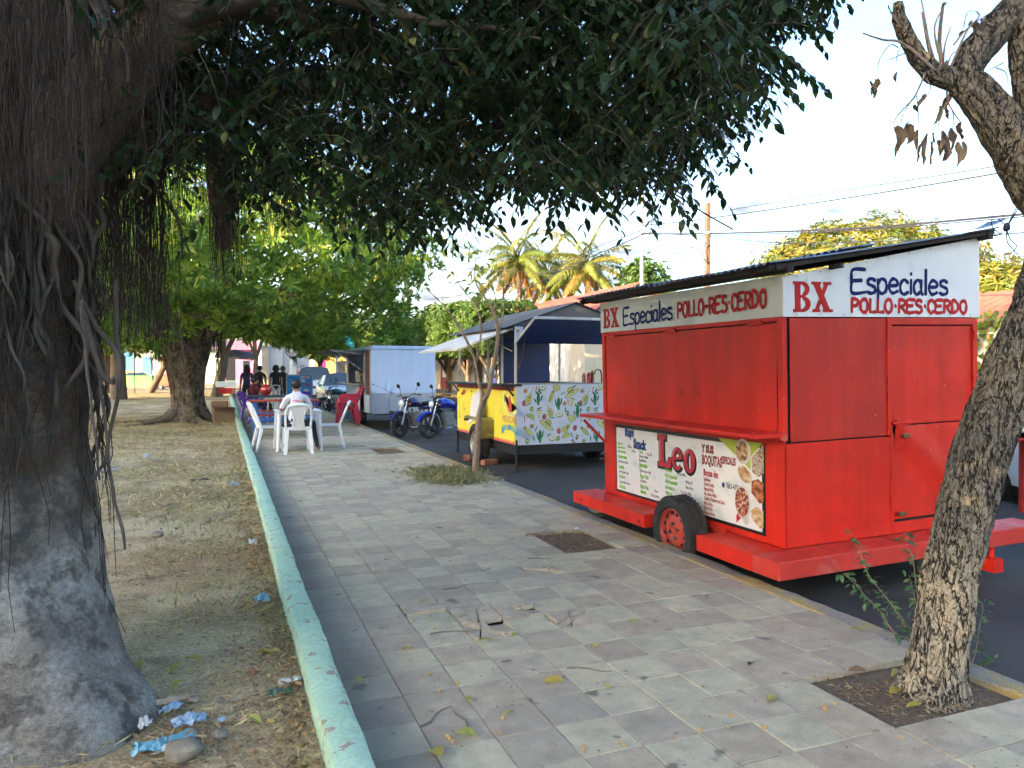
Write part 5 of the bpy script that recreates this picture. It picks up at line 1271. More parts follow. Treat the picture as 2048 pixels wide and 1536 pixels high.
def motorcycle(label, loc, rz, paint, rimm, lean=0.10, group='motorcycles parked between the trailers', scooterish=False):
	t = thing('motorcycle', label, 'motorcycle', loc, rz, group)
	t.rotation_euler = (lean, 0, rz)
	moto_wheel(t, (0.66, 0, 0.30), 0.30, 0.085, rimm); moto_wheel(t, (-0.62, 0, 0.30), 0.30, 0.10, rimm)
	q = MB()
	for s in (-1, 1): q.tube([(0.66, s * 0.085, 0.30), (0.55, s * 0.085, 0.58)], 0.026, 10); q.tube([(0.56, s * 0.085, 0.56), (0.42, s * 0.085, 0.92)], 0.019, 10, 1)
	q.build('fork', [ENG, CHROME], t)
	q = MB(); q.box((0.36, -0.11, 0.84), (0.47, 0.11, 0.87)); q.tube([(0.40, 0, 0.70), (0.40, 0, 0.88)], 0.03, 8); q.build('fork_yoke', BLACK, t)
	q = MB(); q.ball((0.515, 0, 0.80), (0.07, 0.095, 0.095), 16, 10); hl = q.build('headlight', BLACK, t)
	q = MB(); q.lathe([(0.0, 0.085), (0.05, 0.078), (0.082, 0.055), (0.088, 0.045), (0.088, 0.03)], 18, cap=False, T=frame((0, 1, 0), (0, 0, 1), (1, 0, 0), (0.52, 0, 0.80))); q.build('lens', LENS, hl)
	q = MB()
	for s in (-1, 1): q.tube([(0.42, 0, 0.915), (0.42, s * 0.07, 0.93), (0.36, s * 0.20, 1.01), (0.27, s * 0.37, 0.985)], 0.011, 8)
	hb_ = q.build('handlebar', BLACK, t)
	for s in (-1, 1):
		q = MB(); q.cyl((0.305, s * 0.30, 0.996), (0.262, s * 0.385, 0.982), 0.018, n=10); q.build('grip', SEATV, hb_)
		q = MB(); q.tube([(0.34, s * 0.235, 1.008), (0.30, s * 0.27, 1.12), (0.29, s * 0.32, 1.20)], 0.006, 6); mr = q.build('mirror', BLACK, t)
		q = MB(); q.lathe([(0, -0.012), (0.05, -0.010), (0.056, 0.0), (0.05, 0.012), (0, 0.014)], 14, T=frame((0, 1, 0), (0.3, 0, 0.95), (1, 0, -0.3), (0.29, s * 0.34, 1.235))); q.build('mirror_head', BLACK, mr)
		q = MB(); q.ball((0.45, s * 0.17, 0.78), (0.035, 0.028, 0.028), 10, 6); q.tube([(0.45, s * 0.08, 0.79), (0.45, s * 0.15, 0.78)], 0.008, 6, 1); q.build('indicator', [AMBER, BLACK], t)
		q = MB(); q.tube([(0.31, s * 0.26, 1.0), (0.33, s * 0.38, 0.985)], 0.005, 6); q.build('lever', CHROME, hb_)
	q = MB(); q.box((0.40, -0.07, 0.90), (0.46, 0.07, 0.97)); q.build('gauge', BLACK, t, 0.01)
	q = MB(); loft(q, [oval(0.36, 0, 0.80, 0.06, 0.06), oval(0.33, 0, 0.81, 0.115, 0.095), oval(0.20, 0, 0.82, 0.145, 0.12), oval(0.04, 0, 0.80, 0.13, 0.105), oval(-0.08, 0, 0.77, 0.085, 0.075), oval(-0.12, 0, 0.76, 0.06, 0.05)]); tk_ = q.build('fuel_tank', paint, t)
	q = MB(); q.lathe([(0, 0.945), (0.04, 0.945), (0.045, 0.935)], 14, T=Matrix.Translation((0.16, 0, 0.0))); q.build('fuel_cap', CHROME, tk_)
	q = MB(); loft(q, [oval(-0.04, 0, 0.79, 0.08, 0.03), oval(-0.15, 0, 0.785, 0.115, 0.045), oval(-0.40, 0, 0.79, 0.135, 0.045), oval(-0.62, 0, 0.83, 0.115, 0.045), oval(-0.78, 0, 0.85, 0.07, 0.03)]); q.build('seat', SEATV, t)
	q = MB(); loft(q, [oval(-0.10, 0, 0.68, 0.10, 0.06), oval(-0.35, 0, 0.70, 0.125, 0.07), oval(-0.65, 0, 0.76, 0.10, 0.05), oval(-0.86, 0, 0.81, 0.06, 0.03)]); q.build('tail_fairing', paint, t)
	q = MB(); q.box((-0.90, -0.06, 0.77), (-0.85, 0.06, 0.83)); q.build('tail_light', REDLENS, t, 0.008)
	q = MB(); vs = []; n = 10
	for k in range(n + 1):
		a = rad(20 + 125 * k / n); rr = 0.335
		for s, dr in ((-0.058, -0.03), (-0.045, 0.0), (0.0, 0.012), (0.045, 0.0), (0.058, -0.03)): vs.append((0.66 + (rr + dr) * math.cos(a), s, 0.30 + (rr + dr) * math.sin(a)))
	q.add(vs, [(k * 5 + j, k * 5 + j + 1, (k + 1) * 5 + j + 1, (k + 1) * 5 + j) for k in range(n) for j in range(4)], smooth=True); q.build('front_fender', paint, t)
	q = MB(); vs = []
	for k in range(n + 1):
		a = rad(40 + 130 * k / n); rr = 0.35
		for s, dr in ((-0.06, -0.02), (0.0, 0.01), (0.06, -0.02)): vs.append((-0.62 + (rr + dr) * math.cos(a), s, 0.30 + (rr + dr) * math.sin(a)))
	q.add(vs, [(k * 3 + j, k * 3 + j + 1, (k + 1) * 3 + j + 1, (k + 1) * 3 + j) for k in range(n) for j in range(2)], smooth=True); q.build('rear_fender', BLACK, t)
	q = MB(); q.box((-0.06, -0.13, 0.26), (0.24, 0.13, 0.42)); q.tube([(0.10, -0.14, 0.34), (0.10, 0.14, 0.34)], 0.09, 14)
	for k in range(6): q.box((0.08 + k * 0.006, -0.085, 0.42 + k * 0.028), (0.24 + k * 0.006, 0.085, 0.436 + k * 0.028))
	q.box((0.10, -0.065, 0.41), (0.235, 0.065, 0.60)); q.box((-0.06, -0.05, 0.42), (0.10, 0.05, 0.60))
	q.build('engine', ENG, t)
	q = MB()
	for a_, b_ in (((0.40, 0, 0.80), (0.26, 0, 0.30)), ((0.38, 0, 0.72), (-0.14, 0, 0.72)), ((-0.14, 0.07, 0.72), (-0.10, 0.07, 0.28)), ((-0.14, -0.07, 0.72), (-0.10, -0.07, 0.28)), ((-0.10, 0.08, 0.32), (-0.62, 0.08, 0.30)), ((-0.10, -0.08, 0.32), (-0.62, -0.08, 0.30)), ((-0.14, 0.08, 0.70), (-0.72, 0.07, 0.76)), ((-0.14, -0.08, 0.70), (-0.72, -0.07, 0.76)), ((-0.45, 0.10, 0.70), (-0.60, 0.11, 0.33)), ((-0.45, -0.10, 0.70), (-0.60, -0.11, 0.33)), ((0.24, 0, 0.30), (-0.1, 0, 0.26))): q.tube([a_, b_], 0.017, 8)
	q.build('frame_tubes', BLACK, t)
	q = MB(); q.tube([(0.22, -0.06, 0.48), (0.32, -0.09, 0.40), (0.28, -0.12, 0.24), (0.05, -0.14, 0.20), (-0.25, -0.15, 0.24)], 0.018, 10); q.tube([(-0.22, -0.15, 0.235), (-0.28, -0.15, 0.245), (-0.75, -0.16, 0.34)], [0.03, 0.042, 0.036], 12); q.build('exhaust', CHROME, t)
	q = MB(); q.tube([(0.02, 0.10, 0.24), (0.0, 0.24, 0.02)], 0.010, 6); q.tube([(0.10, -0.20, 0.28), (0.10, 0.20, 0.28)], 0.012, 8); q.build('stand_and_pegs', BLACK, t)
	return t
BLUEP = mat('blue_motor_paint', (0.010, 0.030, 0.42), 0.22, 0.08, 5, coat=0.6)
DKBLUE = mat('dark_blue_motor_paint', (0.012, 0.018, 0.10), 0.25, 0.08, 5, coat=0.5)
TEALP = mat('teal_motor_paint', (0.008, 0.09, 0.11), 0.25, 0.08, 5, coat=0.5)
BLKRIM = mat('black_rim', (0.02, 0.02, 0.021), 0.4)
motorcycle('blue motorcycle with shiny tank beside the yellow trailer, right of the darker one', (5.10, 16.93, -0.15), rad(200), BLUEP, BLKRIM, 0.08)
motorcycle('dark blue motorcycle with chrome fork between the pale trailer and the bright blue one', (4.49, 17.65, -0.15), rad(212), DKBLUE, BLKRIM, 0.08)
motorcycle('teal and white motorcycle at the kerb in front of the silver car', (4.05, 27.3, -0.15), rad(190), TEALP, BLKRIM, 0.08, None)
motorcycle('motorcycle with teal tank seen through the patterned trailer', (9.2, 21.2, -0.15), rad(120), mat('green_motor_paint', (0.01, 0.10, 0.07), 0.3, coat=0.4), BLKRIM, 0.08, None)
# ================================================================ cars
GLASS = mat('car_glass', (0.045, 0.06, 0.075), 0.06, 0.1, 2, spec=0.9)
def car(label, loc, rz, paint, L=4.3, H=1.45, Wd=1.72, suv=False, group=None):
	t = thing('parked_car', label, 'car', loc, rz, group)
	hw = Wd / 2
	if suv: st = [(0.0, .60, None), (.10, .82, None), (.45, .96, None), (1.05, 1.04, None), (1.2, 1.06, None), (1.75, 1.08, H), (3.6, 1.10, H - .02), (L - .12, 1.10, H - .10), (L - .03, 1.02, None), (L, .6, None)]
	else: st = [(0.0, .52, None), (.10, .66, None), (.5, .78, None), (1.05, .88, None), (1.22, .92, None), (1.95, .95, H), (2.9, .97, H - .03), (3.55, .99, None), (4.1, .97, None), (L, .62, None)]
	rings = []
	for i, (x, zb, zr) in enumerate(st):
		k = {0: .80, 1: .93, len(st) - 1: .82, len(st) - 2: .93}.get(i, 1.0); w = hw * k; zs = 0.22 if 0 < i < len(st) - 1 else 0.30
		ztop = zr if zr else zb + 0.02; wt = w * (0.74 if zr else 0.90)
		rings.append([(x, w * .94, zs), (x, w, zs + .16), (x, w * 1.0, zb - .10), (x, w * .965, zb), (x, wt, ztop - (.05 if zr else .0)), (x, wt * .55, ztop + (.02 if zr else .025)), (x, 0, ztop + (.03 if zr else .035))])
	n = 7; body = MB(); glass = MB(); full = []
	for r_ in rings: full.append(r_ + [(x, -y, z) for x, y, z in reversed(r_[:-1])])
	N = len(full[0]); vs = [p for r_ in full for p in r_]; bf = []; gf = []
	for i in range(len(full) - 1):
		cab0, cab1 = st[i][2], st[i + 1][2]
		for j in range(N - 1):
			f_ = (i * N + j, (i + 1) * N + j, (i + 1) * N + j + 1, i * N + j + 1)
			jj = j if j < 6 else N - 2 - j
			if (cab0 and cab1 and jj == 3) or ((bool(cab0) != bool(cab1)) and jj in (3, 4, 5)): gf.append(f_)
			else: bf.append(f_)
		bf.append((i * N + N - 1, (i + 1) * N + N - 1, (i + 1) * N, i * N))
	bf.append(tuple(range(N))); bf.append(tuple((len(full) - 1) * N + j for j in range(N - 1, -1, -1)))
	def sub(fs):
		q = MB(); ids = {}
		for f_ in fs:
			g_ = []
			for a in f_:
				if a not in ids: ids[a] = len(q.v); q.v.append(vs[a])
				g_.append(ids[a])
			q.f.append(tuple(g_)); q.m.append(0); q.s.append(True)
		return q
	sub(bf).build('body', paint, t); sub(gf).build('windows', GLASS, t)
	r_ = 0.32 if suv else 0.29
	for x in (.82, L - .82):
		for s in (-1, 1):
			w_ = bpy.data.objects.new('wheel', None); coll.objects.link(w_); w_.parent = t; w_.location = (x, s * (hw - 0.09), r_)
			T = frame((1, 0, 0), (0, 0, 1), (0, -1, 0)) if s < 0 else frame((-1, 0, 0), (0, 0, 1), (0, 1, 0))
			q = MB(); q.lathe([(r_ * .62, -.09), (r_ * .9, -.1), (r_, -.06), (r_, .07), (r_ * .9, .105), (r_ * .62, .09)], 26, T=T, closed=True); q.build('tyre', TYRE, w_)
			q = MB(); q.lathe([(0, .06), (.05, .07), (r_ * .55, .075), (r_ * .63, .09), (r_ * .63, -.02)], 26, T=T, cap=False); q.build('hubcap', STEEL, w_)
			q = MB(); q.lathe([(r_ * 1.0, .092), (r_ * 1.13, .098), (r_ * 1.13, .0)], 26, T=T, cap=False); q.build('wheel_arch', DARK, w_)
	zf = st[1][1]
	for s in (-1, 1):
		q = MB(); q.ball((.16, s * hw * .68, zf - .03), (.13, .20, .085), 14, 8); q.build('headlight', LENS, t)
		q = MB(); q.ball((.06, s * hw * .62, .40), (.05, .07, .05), 10, 6); q.build('fog_light', BLACK, t)
		q = MB(); q.ball((1.42, s * (hw + .09), zf + .30), (.06, .10, .07), 10, 6); q.build('wing_mirror', paint, t)
		q = MB(); q.box((L - .06, s * hw * .62 - .12, .72), (L + .01, s * hw * .62 + .12, .90)); q.build('tail_light', REDLENS, t, .02)
	q = MB(); q.box((-.015, -hw * .42, zf - .12), (.06, hw * .42, zf - .02)); q.build('grille', BLACK, t, .01)
	q = MB(); q.box((-.03, -hw * .70, .28), (.05, hw * .70, .40)); q.build('air_intake', BLACK, t, .02)
	q = MB(); q.box((-.045, -.17, .43), (-.02, .17, .53)); q.build('number_plate', PWHITE, t, .004)
	if suv:
		for s in (-1, 1):
			q = MB(); q.tube([(1.9, s * .5, H + .03), (2.0, s * .52, H + .08), (3.4, s * .52, H + .08), (3.5, s * .5, H + .02)], .02, 8); q.build('roof_rail', BLACK, t)
	return t
SILV = mat('silver_car_paint', (0.42, 0.44, 0.43), 0.25, 0.04, 3, metal=0.5, coat=0.6)
car('silver sedan facing down the street behind the teal motorcycle', (4.75, 30.3, -0.15), rad(90), SILV)
car('white estate car with roof rails parked behind the silver sedan', (4.4, 37.2, -0.15), rad(90), mat('white_car_paint', (0.62, 0.64, 0.66), 0.25, coat=0.5), 4.5, 1.75, 1.8, True)
car('white car standing across the street behind the leaning trunk', (11.35, 8.6, -0.15), rad(238), mat('white_gloss_paint', (0.68, 0.70, 0.72), 0.22, 0.03, coat=0.6), 4.0, 1.5, 1.7)
car('blue-grey van parked along the end street beyond the park', (-9.6, 64.5, -0.154), rad(180), mat('blue_grey_paint', (0.20, 0.26, 0.34), 0.3, coat=0.4), 4.6, 1.8, 1.8, True)
car('silver car on the end street left of the first park tree', (-3.8, 64.8, -0.154), rad(180), SILV)
# round red table at the right edge
rt = thing('red_table', 'red pedestal table with pale purple top at the right edge of the picture', 'table', tuple(at(2062, 740, 8.0)[:2]) + (-0.15,))
q = MB(); q.lathe([(0, .86), (.44, .86), (.45, .875), (.44, .89), (0, .89)], 30); q.lathe([(0, .892), (.425, .892)], 30, 1); q.build('table_top', [TRED, mat('pale_purple_top', (0.55, 0.48, 0.66), 0.4)], rt)
for k in range(4):
	a = math.pi / 4 + k * math.pi / 2; q = MB(); q.tube([(.30 * math.cos(a), .30 * math.sin(a), .86), (.33 * math.cos(a), .33 * math.sin(a), 0.0)], [.045, .03], 10); q.build('leg', TRED, rt)
# ================================================================ plastic chairs, tables
WPLA = mat('white_plastic', (0.80, 0.81, 0.81), 0.35, 0.04, 4, dirt=(0.55, 0.54, 0.50), damt=0.35, dscale=5)
RPLA = mat('crimson_plastic', (0.42, 0.015, 0.045), 0.35, 0.08, 4)
PPLA = mat('purple_plastic', (0.065, 0.02, 0.30), 0.35, 0.08, 4)
def chair_parts(t, m, arms=False, z0=0.0, y0=0.0):
	"""Moulded plastic chair facing +y."""
	q = MB(); rings = []
	for k in range(7):
		y = -0.20 + 0.42 * k / 6; w = 0.20 + 0.02 * k / 6; d = 0.014 * math.sin(math.pi * k / 6)
		drop = 0.03 if k == 6 else 0
		rings.append([(-w, y + y0, .44 + z0 - drop), (-w * .5, y + y0, .428 - d + z0 - drop), (0, y + y0, .422 - d + z0 - drop), (w * .5, y + y0, .428 - d + z0 - drop), (w, y + y0, .44 + z0 - drop), (w, y + y0, .415 + z0 - drop), (0, y + y0, .402 - d + z0 - drop), (-w, y + y0, .415 + z0 - drop)])
	loft(q, rings); q.build('seat', m, t)
	def bk(x, s): return (x, -0.20 - 0.17 * s - 0.03 * math.cos(x * 4) + 0.03 + y0, .44 + 0.41 * s + z0)
	q = MB()
	for sx in (-1, 1):
		pts = [bk(sx * .205, 0), bk(sx * .215, .35), bk(sx * .21, .75), bk(sx * .17, .96)]
		q.tube(pts, [.022, .02, .02, .022], 8)
	q.tube([bk(-.18, .94), bk(-.09, 1.0), bk(0, 1.015), bk(.09, 1.0), bk(.18, .94)], [.024, .03, .03, .03, .024], 8)
	for sx in (-1, 1): q.tube([bk(sx * .10, .02), bk(sx * .075, .35), bk(sx * .10, .68), bk(sx * .15, .92)], [.017] * 4, 8)
	nslat = 6
	vs = []; fs = []
	for i in range(9):
		s = .02 + .93 * i / 8; w = .075 + .045 * abs(2 * s - .8) ** 2
		for j in range(5): x = -w + 2 * w * j / 4; p_ = bk(x, s); vs.append(p_)
	for i in range(8):
		for j in range(4): a = i * 5 + j; fs.append((a, a + 1, a + 6, a + 5))
	o_ = len(vs); vs += [(x, y - .008, z) for x, y, z in vs]; fs += [tuple(o_ + k for k in reversed(f_)) for f_ in fs]
	q.add(vs, fs, smooth=True)
	q.tube([bk(-.2, 0.02), bk(0, .0), bk(.2, 0.02)], .018, 8)
	q.build('backrest', m, t)
	for sx, sy in ((-1, -1), (1, -1), (1, 1), (-1, 1)):
		q = MB(); top = (sx * .19, sy * .18 + y0, .43 + z0); foot = (sx * .225, sy * .235 - (.05 if sy < 0 else 0) + y0, z0)
		rings = []
		for s in (0, .3, .7, 1):
			x, y, z = [a + (b - a) * s for a, b in zip(top, foot)]; w = .040 - .014 * s
			rings.append([(x - w, y - w * .6, z), (x + w, y - w * .6, z), (x + w, y + w * .6, z), (x - w, y + w * .6, z)])
		loft(q, rings); q.build('leg', m, t)
	if arms:
		for sx in (-1, 1):
			q = MB(); q.tube([bk(sx * .215, .55), (sx * .25, -.12 + y0, .645 + z0), (sx * .255, .10 + y0, .65 + z0), (sx * .24, .20 + y0, .62 + z0), (sx * .215, .215 + y0, .44 + z0)], [.024, .028, .028, .026, .024], 8); q.build('armrest', m, t)
def chair(label, loc, rz, m, arms=False, group=None):
	t = thing('plastic_chair', label, 'chair', loc, rz, group); chair_parts(t, m, arms); return t
G1 = 'white plastic chairs round the white table'
chair('white plastic chair holding the seated person at the white table', (1.22, 13.45, 0.002), 0.0, WPLA, False, G1)
chair('empty white plastic chair between the green curb and the white table', (0.80, 14.02, 0.002), rad(-90 + 8), WPLA, False, G1)
chair('empty white plastic chair on the road side of the white table', (1.86, 14.10, 0.002), rad(90 - 10), WPLA, False, G1)
tb_ = thing('plastic_table', 'square white plastic table on the pavement among white chairs', 'table', (1.28, 14.02, 0.002))
q = MB(); q.box((-.40, -.40, .695), (.40, .40, .72)); q.box((-.37, -.37, .65), (.37, .37, .695)); q.build('table_top', WPLA, tb_, .012, 2)
for sx in (-1, 1):
	for sy in (-1, 1): q = MB(); q.tube([(sx * .34, sy * .34, .66), (sx * .375, sy * .375, 0)], [.042, .03], 10); q.build('leg', WPLA, tb_)
G2 = 'crimson stacked chairs at the kerb'
for k in range(3):
	t = thing('plastic_chair', ['lowest crimson armchair of the stack at the kerb', 'middle crimson armchair of the stack at the kerb', 'topmost crimson armchair of the stack at the kerb'][k], 'chair', (2.98 + .03 * k, 19.4, 0.002 + .075 * k), rad(90), G2)
	chair_parts(t, RPLA, True)
chair('purple plastic chair beside the green curb with the maroon-shirted person', (0.78, 21.4, 0.002), rad(-60), PPLA, True, 'purple chairs behind the picnic tables')
chair('purple plastic chair pushed to the dark picnic table', (2.05, 19.9, 0.002), rad(185), PPLA, True, 'purple chairs behind the picnic tables')
# picnic tables
PBLUE = mat('blue_bench_paint', (0.03, 0.13, 0.38), 0.5, 0.15, 6); PNAVY = mat('dark_bench_paint', (0.018, 0.04, 0.085), 0.4, 0.15, 6); PRUST = mat('red_bench_paint', (0.38, 0.055, 0.03), 0.5, 0.15, 6)
def picnic(label, loc, top_m, seat_m, leg_m, top_z, Lx):
	t = thing('picnic_table', label, 'picnic table', loc, 0, 'picnic tables on the pavement')
	for k in range(3): q = MB(); q.box((-Lx / 2, -.30 + k * .205, top_z - .035), (Lx / 2, -.105 + k * .205, top_z)); q.build('top_plank', top_m, t, .004)
	for s in (-1, 1):
		q = MB(); q.box((-Lx / 2, s * .58 - .12, .42), (Lx / 2, s * .58 + .12, .455)); q.build('seat_plank', seat_m if s > 0 else leg_m, t, .004)
		x = s * (Lx / 2 - .16)
		q = MB(); q.box((x - .035, -.05, 0), (x + .035, .05, top_z - .036)); q.box((x - .03, -.70, .36), (x + .03, .70, .418)); q.box((x - .03, -.60, 0), (x + .03, -.53, .36)); q.box((x - .03, .53, 0), (x + .03, .60, .36)); q.build('trestle', leg_m, t, .004)
	q = MB(); q.box((-Lx / 2 + .1, -.03, .20), (Lx / 2 - .1, .03, .26)); q.build('stretcher', leg_m, t)
	return t
picnic('picnic table with red-brown top and blue legs behind the white table', (1.26, 16.9, 0.002), PRUST, PRUST, PBLUE, 0.80, 1.45)
picnic('picnic table with dark blue top behind the red-topped one', (1.30, 18.6, 0.002), PNAVY, PRUST, PBLUE, 0.84, 1.5)
BEIGE = mat('beige_table', (0.50, 0.43, 0.32), 0.6, 0.1)
t = thing('side_table', 'beige table next to the seated person in maroon', 'table', (1.45, 21.3, 0.002))
q = MB(); q.box((-.35, -.3, .68), (.35, .3, .71)); q.build('table_top', BEIGE, t, .004)
for sx in (-1, 1):
	for sy in (-1, 1): q = MB(); q.box((sx * .3 - .02, sy * .25 - .02, 0), (sx * .3 + .02, sy * .25 + .02, .68)); q.build('leg', BEIGE, t)
hm = thing('motorcycle_helmet', 'red motorcycle helmet with white stripe resting on the dark picnic table', 'helmet', (0.98, 18.75, 0.84))
q = MB(); q.ball((0, 0, .135), (.13, .15, .14), 18, 12); q.build('shell', mat('red_gloss', (0.42, 0.02, 0.015), 0.15, 0.05, coat=0.8), hm)
q = MB(); q.box((.02, -.06, .10), (.129, .10, .17)); q.build('visor', BLACK, hm, .03, 3)
# menu board
mbd = thing('menu_board', 'upright blue menu board with white ovals standing at the kerb', 'menu board', (2.66, 28.3, 0.0))
q = MB(); q.box((-.44, -.012, .38), (.44, .012, 1.26)); brd = q.build('board', mat('board_blue', (0.03, 0.30, 0.68), 0.4, 0.06), mbd)
for x in (-.46, .46): q = MB(); q.box((x - .02, -.02, 0), (x + .02, .02, 1.31)); q.build('post', ALU, mbd)
q = MB(); q.box((-.44, -.018, 1.26), (.44, .018, 1.29)); q.build('top_rail', ALU, mbd)
pv = [(circ(.20, .78, .17, .045), 0, 0.0), (circ(.12, .66, .085, .05, rot=-.5), 0, 0.0), (circ(.24, .30, .10, .05), 0, 0.0), (circ(-.02, .22, .08, .045, rot=.2), 0, 0.0), ([(-.07, .34), (.06, .34), (.07, .56), (-.08, .56)], 0, 0.0), ([(.22, .44), (.36, .44), (.39, .56), (.19, .56)], 2, 0.0), ([(.12, .08), (.28, .08), (.31, .18), (.09, .18)], 0, 0.0), ([(-.38, .75), (-.10, .77), (-.10, .79), (-.38, .77)], 3, 0.0), ([(-.36, .63), (-.16, .65), (-.16, .67), (-.36, .65)], 3, 0.0), ([(-.05, .36), (.04, .40), (.05, .50), (-.05, .42)], 3, 0.0006), (circ(.20, .78, .13, .022), 1, 0.0006)]
flat_poly(pv, [PWHITE, BRED, PPINK, BBLUE], 'board_print', brd, frame((1, 0, 0), (0, 0, 1), (0, -1, 0), (0, -.0135, .40)))
# cardboard boxes by the second tree
CARD = mat('cardboard', (0.24, 0.15, 0.085), 0.85, 0.15, 5)
t = thing('cardboard_box', 'brown cardboard box on the park ground beside the green curb', 'box', (0.02, 22.7, -0.05), rad(8))
q = MB(); q.box((-.28, -.25, 0), (.28, .25, .44)); q.build('carton', CARD, t, .004)
q = MB(); q.add([(-.28, -.25, .44), (.28, -.25, .44), (.30, -.36, .38), (-.30, -.36, .38)], [(0, 1, 2, 3), (3, 2, 1, 0)]); q.build('flap', CARD, t)
t = thing('cardboard_box', 'smaller cardboard box lying on top of the larger brown one', 'box', (-0.06, 22.72, 0.396), rad(-5))
q = MB(); q.box((-.22, -.2, 0), (.2, .2, .17)); q.build('carton', CARD, t, .004)
# ================================================================ people
SKIN = mat('skin', (0.36, 0.19, 0.12), 0.5, 0.08, 9); HAIR = mat('black_hair', (0.010, 0.008, 0.007), 0.5, 0.3, 20)
def base_pose(sit=False):
	"""Joints in metres: x right, y forward, z up."""
	J = {'pelvis': (0, 0, .88, .138), 'waist': (0, .005, 1.02, .122), 'chest': (0, .01, 1.22, .142), 'collar': (0, -.005, 1.335, .085), 'neck': (0, .0, 1.40, .054), 'jaw': (0, .025, 1.455, .060), 'skull': (0, .018, 1.525, .088), 'crown': (0, .005, 1.585, .062), 'nose': (0, .115, 1.505, .012)}
	for n, s in (('l', -1), ('r', 1)):
		J[n + 'sho'] = (s * .160, -.005, 1.300, .064); J[n + 'elb'] = (s * .205, -.035, 1.06, .047); J[n + 'wri'] = (s * .215, .06, .85, .030); J[n + 'palm'] = (s * .225, .09, .785, .028)
		J[n + 'ear'] = (s * .085, .0, 1.505, .016)
		for k in range(4): J[n + 'fin%d' % k] = (s * (.205 + .013 * k), .10 + .004 * k, .715 + .006 * abs(k - 1.3), .0085); J[n + 'kn%d' % k] = (s * (.208 + .012 * k), .095, .75, .0095)
		J[n + 'thu'] = (s * .195, .125, .755, .0095)
		J[n + 'hip'] = (s * .085, .0, .85, .098); J[n + 'knee'] = (s * .095, .02, .47, .058); J[n + 'calf'] = (s * .097, -.015, .33, .055); J[n + 'ank'] = (s * .10, -.02, .085, .036); J[n + 'ball'] = (s * .105, .09, .035, .033); J[n + 'toe'] = (s * .108, .155, .025, .024)
	return J
BONES = [('pelvis', 'waist'), ('waist', 'chest'), ('chest', 'collar'), ('collar', 'neck'), ('neck', 'jaw'), ('jaw', 'skull'), ('skull', 'crown'), ('skull', 'nose')]
for n in 'lr':
	BONES += [('collar', n + 'sho'), (n + 'sho', n + 'elb'), (n + 'elb', n + 'wri'), (n + 'wri', n + 'palm'), (n + 'palm', n + 'thu'), ('skull', n + 'ear'), ('pelvis', n + 'hip'), (n + 'hip', n + 'knee'), (n + 'knee', n + 'calf'), (n + 'calf', n + 'ank'), (n + 'ank', n + 'ball'), (n + 'ball', n + 'toe')]
	for k in range(4): BONES += [(n + 'palm', n + 'kn%d' % k), (n + 'kn%d' % k, n + 'fin%d' % k)]
def person(label, loc, rz, J, regions, mats, scale=1.0, group=None):
	"""regions: list of (bone-name test, material index); the body is one skinned surface."""
	t = thing('person', label, 'person', loc, rz, group); t.scale = (scale,) * 3
	names = list(J); me = bpy.data.meshes.new('body')
	me.from_pydata([J[n][:3] for n in names], [(names.index(a), names.index(b)) for a, b in BONES], [])
	o = bpy.data.objects.new('body', me); coll.objects.link(o)
	o.modifiers.new('skin', 'SKIN')
	if not me.skin_vertices:
		bpy.context.view_layer.objects.active = o; bpy.ops.mesh.customdata_skin_add() if hasattr(bpy.ops.mesh, 'customdata_skin_add') else None
	for i, n in enumerate(names):
		sv = me.skin_vertices[0].data[i]; r_ = J[n][3]; sv.radius = (r_, r_); sv.use_root = (n == 'pelvis')
	sb = o.modifiers.new('sub', 'SUBSURF'); sb.levels = 2; sb.render_levels = 2
	dg = bpy.context.evaluated_depsgraph_get(); m2 = bpy.data.meshes.new_from_object(o.evaluated_get(dg))
	bpy.data.objects.remove(o)
	m2.materials.clear()
	for m in mats: m2.materials.append(m)
	A = np.array([J[a][:3] for a, b in BONES]); Bv = np.array([J[b][:3] for a, b in BONES]) - A; L2 = (Bv ** 2).sum(1) + 1e-9
	bone_mi = []
	for a, b in BONES:
		mi = 0
		for test, k in regions:
			if test(a, b): mi = k
		bone_mi.append(mi)
	for p in m2.polygons:
		c = np.array(p.center); tt = np.clip(((c - A) * Bv).sum(1) / L2, 0, 1); d = np.linalg.norm(A + Bv * tt[:, None] - c, axis=1)
		rr = np.array([J[a][3] * (1 - q) + J[b][3] * q for (a, b), q in zip(BONES, tt)])
		k = int(np.argmin(d - rr)); mi = bone_mi[k]
		if BONES[k][1].endswith('elb') and callable(mats_sleeve.get(t.name)) is False and sleeve_t[0] is not None and tt[k] > sleeve_t[0]: mi = 0
		p.material_index = mi; p.use_smooth = True
	b_ = link('body', m2, t)
	return t
mats_sleeve = {}; sleeve_t = [0.55]
def shirt(a, b): return a in ('waist', 'chest') or b in ('waist', 'chest', 'lsho', 'rsho', 'lelb', 'relb')
def pants(a, b): return b in ('lhip', 'rhip', 'lknee', 'rknee', 'lcalf', 'rcalf', 'lank', 'rank')
def longs(a, b): return b in ('lwri', 'rwri')
def shoes(a, b): return b in ('lball', 'rball', 'ltoe', 'rtoe')
